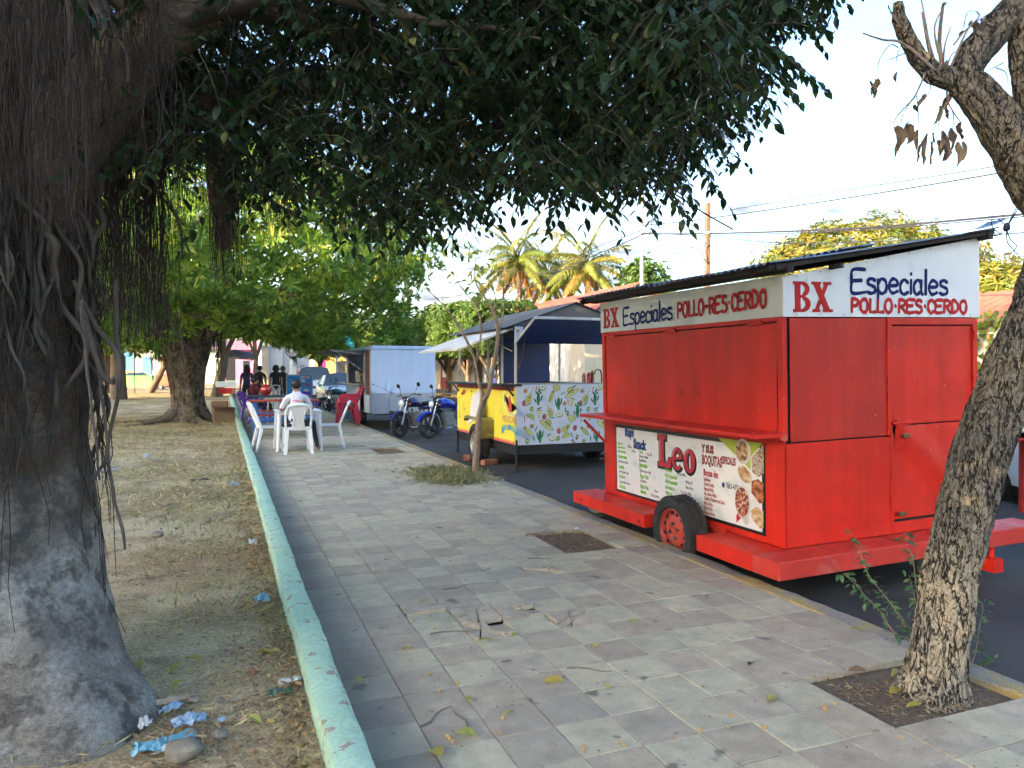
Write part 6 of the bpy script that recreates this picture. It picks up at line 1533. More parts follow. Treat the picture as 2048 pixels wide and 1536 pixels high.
def hair_cap(t, J, long=0.0, m=HAIR, w=1.0):
	x, y, z, r_ = J['skull']; q = MB()
	q.ball((x, y - .022, z + .022), (r_ * 1.10 * w, r_ * 1.12 * w, r_ * 1.10), 16, 10)
	h = q.build('hair', m, t)
	if long:
		q = MB(); rings = []
		for k in range(6):
			s = k / 5; zz = z + .03 - long * s; ww = (.085 + .035 * math.sin(math.pi * min(1, s * 1.2))) * w * (1 - .45 * s * s); yy = y - .065 - .03 * s
			rings.append(oval_xy(x, yy, zz, ww, .055 * (1 - .3 * s)))
		loft(q, rings); q.build('hair_length', m, h)
	return h
def oval_xy(x, y, z, rx, ry, n=12): return [(x + rx * math.cos(2 * math.pi * k / n), y + ry * math.sin(2 * math.pi * k / n), z) for k in range(n)]
def sitting(lean=0.04, seat=.46):
	J = base_pose(); dz = seat + .09 - .88
	for n in list(J):
		x, y, z, r_ = J[n]
		if n[1:] not in ('knee', 'calf', 'ank', 'ball', 'toe'): J[n] = (x, y + (z - .88) * lean * 2 if z > .9 else y, z + dz, r_)
	for n, s in (('l', -1), ('r', 1)):
		J[n + 'hip'] = (s * .09, .04, seat + .075, .095); J[n + 'knee'] = (s * .15, .44, seat + .06, .06); J[n + 'calf'] = (s * .155, .43, seat - .10, .052); J[n + 'ank'] = (s * .16, .40, .085, .036); J[n + 'ball'] = (s * .17, .51, .035, .033); J[n + 'toe'] = (s * .175, .58, .025, .024)
	return J
def arms_to(J, n, elb, wri, d):
	"""Put an arm at given elbow and wrist; the hand continues along d."""
	J[n + 'elb'] = elb + (.040,); J[n + 'wri'] = wri + (.026,); d = Vector(d).normalized(); W_ = Vector(wri)
	sd = d.cross(Vector((0, 0, 1))).normalized() if abs(d.z) < .95 else Vector((1, 0, 0)); p = W_ + d * .065
	J[n + 'palm'] = tuple(p) + (.028,)
	for k in range(4):
		o = sd * (.018 - .012 * k); J[n + 'kn%d' % k] = tuple(p + d * .035 + o) + (.0095,); J[n + 'fin%d' % k] = tuple(p + d * (.075 - .006 * abs(k - 1.3)) + o * 1.1 + Vector((0, 0, -.012))) + (.0085,)
	J[n + 'thu'] = tuple(p + d * .02 + sd * .045 * (1 if n == 'r' else -1)) + (.0095,)
# barefoot diner at the white table, back to the camera
J = sitting(0.10, .445)
arms_to(J, 'l', (-.27, .16, .74), (-.16, .36, .76), (.6, .8, 0)); arms_to(J, 'r', (.27, .16, .74), (.16, .36, .76), (-.6, .8, 0))
for n, dx, dy in (('l', -.02, .0), ('r', .16, -.05)):
	for q in ('knee', 'calf', 'ank', 'ball', 'toe'): x, y, z, r_ = J[n + q]; J[n + q] = (x + dx * (1.25 if q in ('ank', 'ball', 'toe') else 1), y + dy - (.22 if q in ('ank', 'ball', 'toe') else (.10 if q == 'calf' else 0)), z, r_)
x, y, z, r_ = J['rtoe']; J['rtoe'] = (x + .10, y - .05, z, r_); x, y, z, r_ = J['rball']; J['rball'] = (x + .05, y - .02, z, r_)
TEE = mat('white_tee', (0.66, 0.64, 0.68), 0.8, 0.06, 9, 0.3, 30); LEGG = mat('black_leggings', (0.018, 0.019, 0.022), 0.75, 0.2, 12)
sleeve_t = [0.8]
pr = person('person in white printed T-shirt and black leggings, barefoot, seated at the white table', (1.22, 13.45, 0.004), 0.0, J, [(shirt, 1), (pants, 2)], [SKIN, TEE, LEGG])
hair_cap(pr, J, 0.0)
tm = mat('tee_print_pink', (0.75, 0.12, 0.32), 0.7); to = mat('tee_print_orange', (0.75, 0.30, 0.08), 0.7)
def back_print(pts, m):
	mb = MB(); vs = []
	for x, z in pts: vs.append((x, -.150 + (z - .93) * 0.05 + x * x * .9, z))
	mb.add(vs, [tuple(range(len(vs)))]); mb.add([(a, b - .0005, c) for a, b, c in vs], [tuple(range(len(vs) - 1, -1, -1))]); return mb.build('shirt_print', m, pr)
for k, (x, w_) in enumerate(((-.085, .03), (-.045, .022), (-.015, .026))): back_print([(x, .905 - .006 * k), (x + w_, .902 - .006 * k), (x + w_ + .006, .935 - .004 * k), (x + .008, .93)], tm)
for k, (x, w_) in enumerate(((.018, .022), (.048, .022), (.078, .018))): back_print([(x, .893), (x + w_, .89), (x + w_, .915), (x, .918)], to)
# seated person in maroon
J = sitting(0.05, .445); arms_to(J, 'r', (.28, .12, .78), (.12, .22, .98), (-.3, -.2, .9)); arms_to(J, 'l', (-.25, .15, .72), (-.10, .36, .74), (.6, .8, 0))
sleeve_t = [0.6]
pr = person('person in maroon shirt with dark hair seated behind the picnic tables', (0.78, 21.4, 0.004), rad(-62), J, [(shirt, 1), (pants, 2)], [SKIN, mat('maroon_cloth', (0.13, 0.015, 0.03), 0.85), LEGG])
hair_cap(pr, J, 0.10)
def standing(walk=0.0):
	J = base_pose()
	for n, s in (('l', 1), ('r', -1)):
		for q, k in (('knee', .5), ('calf', .7), ('ank', 1.0), ('ball', 1.0), ('toe', 1.0)): x, y, z, r_ = J[n + q]; J[n + q] = (x, y + s * walk * k, z, r_)
		for q, k in (('elb', .4), ('wri', .9), ('palm', 1.0), ('thu', 1.0)): x, y, z, r_ = J[n + q]; J[n + q] = (x, y - s * walk * k, z, r_)
		for k in range(4):
			for q in ('kn%d', 'fin%d'): x, y, z, r_ = J[n + q % k]; J[n + q % k] = (x, y - s * walk, z, r_)
	return J
NVY = mat('navy_cloth', (0.03, 0.06, 0.15), 0.85, 0.15, 9); BLKC = mat('black_cloth', (0.028, 0.028, 0.030), 0.85, 0.2, 9); KHK = mat('khaki_cloth', (0.30, 0.25, 0.16), 0.85, 0.1, 9); WHT = mat('white_cloth', (0.62, 0.62, 0.62), 0.85, 0.08, 9); SHOE = mat('dark_shoe', (0.03, 0.026, 0.024), 0.6)
GP = 'people standing up the pavement'
J = standing(.06); sleeve_t = [0.5]
pr = person('person with long black hair and navy top seen from behind, leftmost of the standing group', (0.80, 27.4, 0.002), rad(8), J, [(shirt, 1), (pants, 2), (shoes, 3)], [SKIN, NVY, BLKC, SHOE], 1.0, GP); hair_cap(pr, J, .36, w=1.1)
J = standing(.04)
pr = person('person with short hair, dark top, khaki trousers and a shoulder bag in the standing group', (1.28, 28.6, 0.002), rad(-6), J, [(shirt, 1), (pants, 2), (shoes, 3)], [SKIN, BLKC, KHK, SHOE], .99, GP); hair_cap(pr, J, .0)
bgt = thing('shoulder_bag', 'brown leather bag hanging on the back of the person in khaki trousers', 'bag', (1.26, 28.44, 0.98))
q = MB(); q.box((-.13, -.045, -.16), (.13, .045, .06)); q.build('pouch', mat('brown_leather', (0.07, 0.045, 0.032), 0.6), bgt, .02, 2)
q = MB(); q.tube([(-.11, 0, .05), (-.05, .03, .25), (.04, .10, .38), (.10, .16, .30)], .010, 6); q.build('strap', mat('brown_leather', (0.07, 0.045, 0.032)), bgt)
J = standing(.05)
pr = person('person in black T-shirt and white trousers seen from behind', (1.80, 27.9, 0.002), rad(4), J, [(shirt, 1), (pants, 2), (shoes, 3)], [SKIN, BLKC, WHT, SHOE], 1.0, GP); hair_cap(pr, J, .20, w=1.15)
J = standing(.05)
pr = person('person in black with greying hair, rightmost of the standing group', (2.10, 28.7, 0.002), rad(-10), J, [(shirt, 1), (pants, 2), (shoes, 3)], [SKIN, BLKC, BLKC, SHOE], .98, GP); hair_cap(pr, J, .12, mat('grey_hair', (0.06, 0.055, 0.05), 0.6))
bg2 = thing('plastic_bag', 'small bright blue plastic bag held by the rightmost standing person', 'bag', (2.33, 28.62, 0.48))
q = MB(); q.ball((0, 0, .12), (.085, .05, .13), 12, 8, jit=.12, seed=4); q.build('sack', mat('blue_bag', (0.03, 0.20, 0.62), 0.4), bg2)
q = MB(); q.tube([(-.03, 0, .23), (0, 0, .32), (.03, 0, .23)], .008, 6); q.build('handle', mat('blue_bag', (0.03, 0.20, 0.62)), bg2)
# rider with silver helmet out in the street
J = sitting(0.06, .62); arms_to(J, 'l', (-.30, .22, 1.0), (-.30, .50, .98), (.1, 1, 0)); arms_to(J, 'r', (.30, .22, 1.0), (.30, .50, .98), (-.1, 1, 0))
rp = at(988, 740, 22.5)
pr = person('motorcycle rider in lilac shirt and silver helmet, seen through the yellow trailer', (rp.x, rp.y, -0.14), rad(60), J, [(shirt, 1), (pants, 2), (shoes, 3)], [SKIN, mat('lilac_cloth', (0.50, 0.40, 0.66), 0.85), NVY, SHOE], 1.1)
q = MB(); x, y, z, r_ = J['skull']; q.ball((x, y, z + .015), (.135, .15, .14), 18, 12); q.build('helmet', mat('silver_shell', (0.55, 0.58, 0.62), 0.25, coat=0.5), pr)
rr_ = motorcycle('motorcycle ridden by the person in the silver helmet', (rp.x + .15, rp.y + .2, -0.15), rad(60 + 90), BLKRIM, BLKRIM, 0.0, None)
# ================================================================ trees
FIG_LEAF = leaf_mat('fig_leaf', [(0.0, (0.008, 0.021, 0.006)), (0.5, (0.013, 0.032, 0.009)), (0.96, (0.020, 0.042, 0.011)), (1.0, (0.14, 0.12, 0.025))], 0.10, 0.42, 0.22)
FIG_LEAF2 = leaf_mat('fig_leaf_pale', [(0.0, (0.07, 0.15, 0.024)), (0.4, (0.13, 0.24, 0.04)), (0.75, (0.24, 0.34, 0.055)), (1.0, (0.36, 0.40, 0.08))], 0.35, 0.38, 0.5)
HEDGE_LEAF = leaf_mat('clipped_leaf', [(0.0, (0.035, 0.085, 0.015)), (0.5, (0.060, 0.125, 0.022)), (1.0, (0.11, 0.17, 0.03))], 0.30, 0.42)
MANGO_LEAF = leaf_mat('mango_leaf', [(0.0, (0.06, 0.10, 0.015)), (0.4, (0.12, 0.16, 0.022)), (0.75, (0.20, 0.20, 0.03)), (1.0, (0.26, 0.17, 0.04))], 0.30, 0.42)
PALM_LEAF = leaf_mat('palm_leaf', [(0.0, (0.07, 0.11, 0.02)), (0.5, (0.13, 0.16, 0.03)), (1.0, (0.22, 0.19, 0.04))], 0.25, 0.42)
PALM_DEAD = leaf_mat('palm_dead_leaf', [(0.0, (0.30, 0.15, 0.045)), (1.0, (0.40, 0.24, 0.08))], 0.25, 0.6)
DEAD_LEAF = leaf_mat('dry_leaf', [(0.0, (0.10, 0.065, 0.045)), (0.5, (0.17, 0.115, 0.08)), (1.0, (0.24, 0.17, 0.11))], 0.15, 0.7, 0.2)
YEL_LEAF = leaf_mat('yellowing_leaf', [(0.0, (0.38, 0.30, 0.06)), (0.5, (0.30, 0.33, 0.08)), (1.0, (0.42, 0.34, 0.13))], 0.25, 0.5)
def smooth_bark(name, c1, c2, patch, crack, wrinkle=(1, 1, 4.5), ridge=(1, 1, .25), rs=9.0, crack_w=.018, plo=.52, phi=.60, bump=.7, zb=None):
	"""Bark from noise: mottled ground, dark stains, cross wrinkles and irregular long fissures."""
	m, nt, p, out = nodes_of(name); tc = nt.nodes.new('ShaderNodeTexCoord'); v = tc.outputs['Object']
	c = mix_rgb(nt, map_range(nt, add_noise(nt, v, 3.0, 4, .6), .38, .62, 0, 1, True), c1, c2)
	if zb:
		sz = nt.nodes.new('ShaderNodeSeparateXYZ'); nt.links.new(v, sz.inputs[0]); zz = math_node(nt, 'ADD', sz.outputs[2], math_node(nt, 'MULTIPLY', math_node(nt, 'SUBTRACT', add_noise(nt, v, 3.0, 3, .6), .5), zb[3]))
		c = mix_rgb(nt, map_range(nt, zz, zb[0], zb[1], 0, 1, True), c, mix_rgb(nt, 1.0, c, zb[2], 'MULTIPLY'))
	fi = add_noise(nt, v, 42, 4, .75); c = hsv_value(nt, c, map_range(nt, fi, .25, .75, .55, 1.45))
	pt = add_noise(nt, v, 5.5, 4, .75); c = mix_rgb(nt, map_range(nt, pt, plo, phi, 0, .85, True), c, patch)
	wr = add_noise(nt, v, 9, 3, .6, wrinkle)
	rn = add_noise(nt, v, rs, 3.5, .6, ridge); rd = math_node(nt, 'ABSOLUTE', math_node(nt, 'SUBTRACT', rn, .5), 0); fis = map_range(nt, rd, 0, crack_w, 1, 0, True)
	rn2 = add_noise(nt, v, rs * 2.1, 3.5, .6, (ridge[0], ridge[1], ridge[2] * 1.8)); rd2 = math_node(nt, 'ABSOLUTE', math_node(nt, 'SUBTRACT', rn2, .5), 0); fis2 = map_range(nt, rd2, 0, crack_w * .8, 1, 0, True)
	f_ = math_node(nt, 'MAXIMUM', fis, math_node(nt, 'MULTIPLY', fis2, .7)); c = mix_rgb(nt, f_, c, crack)
	nt.links.new(c, p.inputs['Base Color']); p.inputs['Roughness'].default_value = .9; p.inputs['Specular IOR Level'].default_value = .2
	h = math_node(nt, 'SUBTRACT', math_node(nt, 'ADD', math_node(nt, 'MULTIPLY', wr, .9), math_node(nt, 'MULTIPLY', fi, .5)), math_node(nt, 'MULTIPLY', f_, 1.1))
	b = nt.nodes.new('ShaderNodeBump'); b.inputs['Strength'].default_value = bump; b.inputs['Distance'].default_value = .025
	nt.links.new(h, b.inputs['Height']); nt.links.new(b.outputs[0], p.inputs['Normal']); MATS[name] = m
	return m
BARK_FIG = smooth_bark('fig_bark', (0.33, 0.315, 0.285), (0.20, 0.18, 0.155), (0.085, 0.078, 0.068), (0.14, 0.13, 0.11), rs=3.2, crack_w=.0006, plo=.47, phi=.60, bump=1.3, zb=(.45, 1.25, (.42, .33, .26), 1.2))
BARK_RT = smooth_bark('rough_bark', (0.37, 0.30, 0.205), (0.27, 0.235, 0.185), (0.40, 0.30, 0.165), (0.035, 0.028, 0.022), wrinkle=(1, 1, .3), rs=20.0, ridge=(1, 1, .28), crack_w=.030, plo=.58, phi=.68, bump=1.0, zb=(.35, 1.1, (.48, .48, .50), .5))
BARK_GEN = mat('plain_bark', (0.13, 0.10, 0.075), 0.9, 0.3, 6, 0.6, 30, stretch=(1, 1, 0.3))
BARK_SAP = mat('sapling_bark', (0.27, 0.185, 0.125), 0.8, 0.25, 14, 0.4, 60)
ROOT = mat('aerial_root', (0.085, 0.070, 0.058), 0.9, 0.3, 10, 0.3, 60)
ROOT_RED = mat('fine_root', (0.030, 0.020, 0.016), 0.9, 0.3, 6)
TWIGM = mat('twig', (0.055, 0.045, 0.035), 0.85, 0.2, 8)
def ring_trunk(path, rfun, n=48, seed=0, amp=0.02, fine=0.008, vs_=1.0):
	"""path: [(Vector, radius)], finely resampled; rfun(theta, s) scales the radius."""
	pts = []; k = 6
	P = [tuple(p) + (r_,) for p, r_ in path]
	P = smooth_pts(P, k)
	mb = MB(); V = []; x = None
	for i, q in enumerate(P):
		p = Vector(q[:3]); r_ = q[3]; a = Vector(P[max(i - 1, 0)][:3]); b = Vector(P[min(i + 1, len(P) - 1)][:3]); t = (b - a).normalized()
		if x is None: x = Vector((1, 0, 0))
		x = (x - t * x.dot(t)).normalized(); y = t.cross(x); s = i / (len(P) - 1)
		for j in range(n):
			th = 2 * math.pi * j / n; d = x * math.cos(th) + y * math.sin(th)
			pos = p + d * r_
			dn = amp * noise.noise(pos * 2.2 * vs_ + Vector((seed, 0, 0))) + fine * noise.noise(Vector((pos.x * 11, pos.y * 11, pos.z * 5)) * vs_ + Vector((seed, 3, 0))) + fine * 0.5 * noise.noise(pos * 26 * vs_)
			V.append(p + d * (r_ * rfun(th, s, p.z) + dn))
	m = len(P); fs = [(i * n + j, i * n + (j + 1) % n, (i + 1) * n + (j + 1) % n, (i + 1) * n + j) for i in range(m - 1) for j in range(n)]
	fs.append(tuple((m - 1) * n + j for j in range(n)))
	mb.add(V, fs, smooth=True)
	return mb
def stuff_tubes(name, lines, m, parent, n=4):
	"""Many thin strands in one mesh: lines of (points array k x 3, radii)."""
	V = []; idx = []; sz = []; off = 0
	ang = np.arange(n) * 2 * math.pi / n
	for P, R_ in lines:
		P = np.asarray(P, float); k = len(P); R_ = np.broadcast_to(np.asarray(R_, float), (k,))
		t = np.gradient(P, axis=0); t = unit(t); up = np.array([0.3, 0.9, 0.2]); x = unit(np.cross(t, up)); y = np.cross(t, x)
		ring_ = P[:, None, :] + (x[:, None, :] * np.cos(ang)[None, :, None] + y[:, None, :] * np.sin(ang)[None, :, None]) * R_[:, None, None]
		V.append(ring_.reshape(-1, 3))
		i = np.arange(k - 1)[:, None] * n; j = np.arange(n)[None, :]; j2 = (j + 1) % n
		idx.append((np.stack([i + j, i + j2, i + n + j2, i + n + j], -1) + off).reshape(-1)); sz.append((k - 1) * n); off += k * n
	me = fast_mesh(name, np.concatenate(V), np.concatenate(idx), np.full(sum(sz), 4), m, smooth=True)
	o = link(name, me, parent); o['kind'] = 'stuff'
	return o
def local(p, root): return tuple(Vector(p) - root.location)
# ---------------------------------------------------------------- big fig at the left edge
FB = Vector((-1.03, 3.95, 0.0))
fig = thing('fig_tree', 'huge old fig tree at the left edge with pale trunk and hanging roots', 'tree', FB)
def fig_r(th, s, z):
	fl = max(0.0, 1 - max(z, 0) / 1.0); bell = lambda t0, k: math.exp(k * (math.cos(th - t0) - 1))
	lob = 1 + 0.055 * math.sin(3 * th + 0.6) + 0.04 * math.sin(5 * th + 2.1) + 0.02 * math.sin(11 * th + z)
	return lob * (1 + fl ** 1.7 * (0.12 + 1.15 * bell(-.82, 7) + 0.75 * bell(2.5, 6) + 0.6 * bell(-2.2, 8) + .05 * math.sin(7 * th)))
tr = ring_trunk([(Vector((0, 0, -0.25)), .47), (Vector((0, 0, 0.0)), .465), (Vector((0.0, 0, .35)), .45), (Vector((.0, 0, .8)), .425), (Vector((0.0, 0.01, 1.3)), .415), (Vector((.0, .02, 1.8)), .42), (Vector((.02, .03, 2.3)), .44), (Vector((.05, .05, 2.8)), .40), (Vector((.08, .08, 3.4)), .30)], fig_r, 110, 3, .035, .014)
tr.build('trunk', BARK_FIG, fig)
def cw(d, lat, z): return Vector((CF[0] * d + CR[0] * lat, CF[1] * d + CR[1] * lat, z)) - FB      # forward/right metres -> tree frame
limbs = [[(cw(3.3, -2.25, 2.1), .22), (cw(3.3, -1.98, 2.5), .17), (cw(3.4, -1.60, 3.0), .14), (cw(3.6, -1.0, 3.5), .16), (cw(3.9, -.2, 3.95), .12), (cw(4.1, .6, 4.2), .07)],
         [(cw(3.5, -2.3, 2.3), .22), (cw(4.2, -2.1, 2.9), .19), (cw(5.2, -1.7, 3.4), .16), (cw(6.3, -1.2, 3.9), .12), (cw(7.2, -.7, 4.3), .07)],
         [(cw(3.6, -2.5, 2.5), .20), (cw(4.4, -2.7, 3.2), .17), (cw(5.6, -2.9, 3.8), .13), (cw(7.0, -3.0, 4.4), .08)],
         [(cw(3.2, -2.4, 2.7), .24), (cw(2.9, -2.3, 3.4), .20), (cw(2.3, -1.7, 4.1), .15), (cw(1.7, -.7, 4.6), .09)],
         [(cw(3.2, -2.6, 2.6), .22), (cw(2.6, -3.2, 3.3), .18), (cw(1.6, -4.0, 3.9), .12)],
         [(cw(3.9, -1.7, 2.95), .11), (cw(4.5, -1.4, 3.0), .09), (cw(5.2, -1.0, 3.02), .07), (cw(5.9, -.4, 3.05), .045), (cw(6.4, .2, 3.0), .02)],
         [(cw(4.7, -1.8, 3.1), .09), (cw(5.2, -2.05, 2.75), .075), (cw(5.5, -2.12, 2.4), .05), (cw(5.7, -2.1, 3.3), .03)],
         [(cw(3.5, -1.3, 3.2), .10), (cw(4.0, -.6, 3.15), .07), (cw(4.3, .1, 3.0), .045), (cw(4.5, .7, 2.85), .02)]]
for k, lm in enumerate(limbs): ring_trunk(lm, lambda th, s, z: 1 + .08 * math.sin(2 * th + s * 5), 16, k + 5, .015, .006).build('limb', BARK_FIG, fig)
br_lines = []
for lm in limbs[:6]:
	for k in range(9):
		i = rnd.randrange(1, len(lm)); p = Vector(lm[i][0]); q = p.copy(); dirv = Vector((rnd.gauss(0, 1), rnd.gauss(0, 1), rnd.uniform(-.1, .7))).normalized(); pts = [q.copy()]; n = 7
		for s in range(n): dirv = (dirv + Vector((rnd.gauss(0, .22), rnd.gauss(0, .22), rnd.gauss(-.03, .15)))).normalized(); q += dirv * .26; pts.append(q.copy())
		br_lines.append((np.array(pts), np.linspace(lm[i][1] * .35, .006, n + 1)))
stuff_tubes('branches', br_lines, TWIGM, fig, 6)
# foliage: drooping leafy twigs
def fig_density(d, lat, z):
	rr = (z - CAM_H) / d; ru = lat / d
	p = Vector((lat * 1.15, d * 1.15, z * 1.15)); nz = noise.noise(p) * .6 + noise.noise(p * 2.4) * .4
	lim = .175 + .66 * (rr - .196) + .055 * nz
	low = .25 if ru < -.22 else (.222 if ru < -.06 else .262)
	if ru < -.38: low = .29
	low += .035 * nz
	if ru > lim or rr < low: return 0
	# thin towards the far edge and the left, where sky shows through
	e = 1.0
	if ru < -.12: e *= .60
	if ru < -.30: e *= .75
	return e * (1.0 if nz > -.30 else .35)
twigs = []
def try_twigs(n, dlo, dhi, llo, lhi, zlo, zhi, keep=1.0):
	for _ in range(n):
		d = rnd.uniform(dlo, dhi); lat = rnd.uniform(llo, lhi); z = rnd.uniform(zlo, zhi)
		if math.hypot(lat + 2.4, d - 3.3) < .75 and z < 3.2: continue
		if rnd.random() < fig_density(d, lat, z) * keep: twigs.append((d, lat, z))
try_twigs(7000, 3.0, 4.4, -3.3, 2.2, 2.0, 4.0, 1.0)
try_twigs(8000, 4.4, 6.2, -4.4, 2.6, 2.2, 4.9, .80)
try_twigs(7500, 6.2, 8.4, -5.4, 3.0, 2.6, 5.9, .52)
try_twigs(36, 1.8, 2.6, .45, .75, 2.48, 2.8, .8)
# unseen crown above and behind the frame, filled in to shade the trunk
for _ in range(4200):
	d = rnd.uniform(-2.5, 8.5); lat = rnd.uniform(-7.5, 1.5); z = rnd.uniform(2.7, 7.2)
	if d > 1 and (z - CAM_H) / d < .55 and lat / d > -.72: continue
	if lat > -1.3 and (z < 3.6 or d < 1): continue
	k = ((d - 3.0) / 6.0) ** 2 + ((lat + 2.0) / 5.4) ** 2 + ((z - 4.4) / 3.0) ** 2
	if k < 1: twigs.append((d, lat, z))
LP, LD, LN, LL, LW = [], [], [], [], []; TW_ = []
for d, lat, z in twigs:
	p = cw(d, lat, z); a = rnd.uniform(0, 2 * math.pi)
	t = Vector((math.cos(a), math.sin(a), rnd.uniform(-.9, -.05))).normalized(); L_ = rnd.uniform(.22, .42); n = rnd.randrange(7, 12)
	pts = [p.copy()]; q = p.copy()
	for k in range(n):
		t = (t + Vector((0, 0, -.07))).normalized(); q = q + t * (L_ / n); pts.append(q.copy())
		side = t.cross(Vector((0, 0, 1))); side = side.normalized() if side.length > 1e-3 else Vector((1, 0, 0))
		s = 1 if k % 2 else -1
		ld = (t * .55 + side * s * .75 + Vector((rnd.gauss(0, .2), rnd.gauss(0, .2), -.35 + rnd.gauss(0, .22)))).normalized()
		LP.append(q); LD.append(ld); LN.append(Vector((rnd.gauss(0, .5), rnd.gauss(0, .5), 1)) + side * s * .5); l = rnd.uniform(.048, .076); LL.append(l); LW.append(l * rnd.uniform(.40, .52))
	TW_.append((np.array([pts[0], pts[len(pts) // 2], pts[-1]]), np.array([.0035, .0028, .0015])))
LP = np.array(LP); LD = np.array(LD); LN = np.array(LN); LL = np.array(LL); LW = np.array(LW)
WP = LP + np.array(FB); dd = WP[:, 0] * CF[0] + WP[:, 1] * CF[1]; la = WP[:, 0] * CR[0] + WP[:, 1] * CR[1]
uu = 1024 + la / np.maximum(dd, .1) * 1480; vv = 740 - (WP[:, 2] - CAM_H) / np.maximum(dd, .1) * 1480
vis = (dd > 1.2) & (uu > 0) & (uu < 2048) & (vv > 0)
score = np.where(vis, LL / np.maximum(dd, .1), 0); pick = np.argsort(-score)[:300]; rest = np.ones(len(LP), bool); rest[pick] = False
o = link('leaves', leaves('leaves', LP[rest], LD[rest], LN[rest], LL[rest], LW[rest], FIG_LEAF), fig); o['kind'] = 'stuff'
stuff_tubes('twigs', TW_, TWIGM, fig, 3)
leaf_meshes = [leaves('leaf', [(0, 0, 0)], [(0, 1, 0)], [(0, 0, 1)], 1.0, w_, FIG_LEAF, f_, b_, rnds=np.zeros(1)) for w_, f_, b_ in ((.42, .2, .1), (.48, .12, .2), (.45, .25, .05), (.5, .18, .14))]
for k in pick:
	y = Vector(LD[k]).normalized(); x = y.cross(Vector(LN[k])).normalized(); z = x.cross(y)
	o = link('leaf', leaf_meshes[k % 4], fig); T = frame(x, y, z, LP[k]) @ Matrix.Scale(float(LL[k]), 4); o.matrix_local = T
# hanging roots: fine curtains
cur = []
def curtain(u0, u1, vt, vb, d0, d1, n, r_=.0018):
	for _ in range(n):
		u = rnd.uniform(u0, u1); d = rnd.uniform(d0, d1); top = at(u, vt + rnd.uniform(-40, 60), d) - FB; bot = at(u + rnd.gauss(0, 6), vb - abs(rnd.gauss(0, 70)), d) - FB
		m = 9; P = []; w = Vector()
		for s in range(m): w += Vector((rnd.gauss(0, .012), rnd.gauss(0, .012), 0)); P.append(top.lerp(bot, s / (m - 1)) + w)
		cur.append((np.array(P), np.linspace(r_ * rnd.uniform(.8, 1.6), r_ * .6, m)))
curtain(225, 335, 250, 700, 3.9, 4.8, 170, .0022); curtain(165, 235, 300, 660, 3.4, 4.0, 80, .002); curtain(430, 485, 250, 590, 4.8, 5.6, 75, .002); curtain(330, 430, 230, 500, 4.5, 6.0, 60, .0018); curtain(520, 585, 250, 500, 5.2, 6.2, 60, .0019); curtain(480, 700, 200, 470, 5.0, 6.5, 50, .0017); curtain(0, 190, 0, 480, 2.72, 3.0, 75, .0024); curtain(150, 350, 0, 350, 2.95, 3.6, 90, .0022)
stuff_tubes('root_curtain', cur, ROOT_RED, fig, 4)
# thick hanging and draped roots
def root_line(pts, r0, r1, m=ROOT, wob=.006):
	P = [Vector(p) for p in smooth_pts([tuple(p) for p in pts], 5)]
	P = [p + Vector((noise.noise(p * 9), noise.noise(p * 9 + Vector((5, 0, 0))), 0)) * wob for p in P]
	q = MB(); n = len(P); q.tube(P, [r0 + (r1 - r0) * i / (n - 1) + .18 * r0 * noise.noise(P[i] * 14) for i in range(n)], 8); q.build('aerial_root', m, fig)
def rp_(l, d): return [at(u, v, d + .05 * math.sin(i * 1.7)) - FB for i, (u, v) in enumerate(l)]
for l, d, r0, r1 in (([(150, 560), (185, 640), (232, 705), (238, 770), (222, 850), (214, 925), (240, 1060), (246, 1100)], 3.3, .012, .006), ([(165, 600), (172, 720), (180, 800), (192, 900), (196, 960)], 3.1, .008, .004), ([(170, 640), (200, 740), (225, 765), (228, 755)], 3.2, .013, .008), ([(168, 620), (190, 700), (205, 810), (212, 900), (186, 960), (182, 985)], 3.3, .008, .004), ([(212, 925), (190, 945), (182, 958)], 3.3, .006, .003), ([(214, 925), (224, 990), (236, 1040)], 3.3, .006, .003), ([(235, 560), (232, 650), (238, 720)], 3.4, .009, .012),
                     ([(282, 320), (300, 370), (330, 400), (352, 430), (364, 470), (368, 520)], 4.4, .010, .007), ([(270, 290), (310, 350), (350, 420), (368, 450)], 4.6, .006, .004), ([(190, 380), (230, 430), (270, 445), (290, 470)], 3.6, .009, .005), ([(200, 400), (240, 470), (290, 520), (300, 560)], 3.7, .006, .003), ([(375, -20), (382, 60), (392, 130), (402, 185)], 4.0, .020, .012), ([(455, -20), (460, 40), (475, 90), (482, 160), (496, 170)], 4.4, .022, .010), ([(146, -20), (148, 60), (150, 110)], 2.9, .016, .010), ([(180, -20), (205, 30), (218, 70)], 3.0, .026, .014), ([(210, 0), (240, 70), (256, 110), (262, 170)], 3.1, .010, .006),
                     ([(268, 520), (270, 620), (268, 740), (269, 786)], 3.9, .003, .002), ([(360, 520), (362, 640), (356, 690)], 4.6, .004, .003), ([(330, 590), (345, 650), (372, 690), (382, 702)], 4.4, .010, .004)):
	root_line(rp_(l, d), r0, r1)
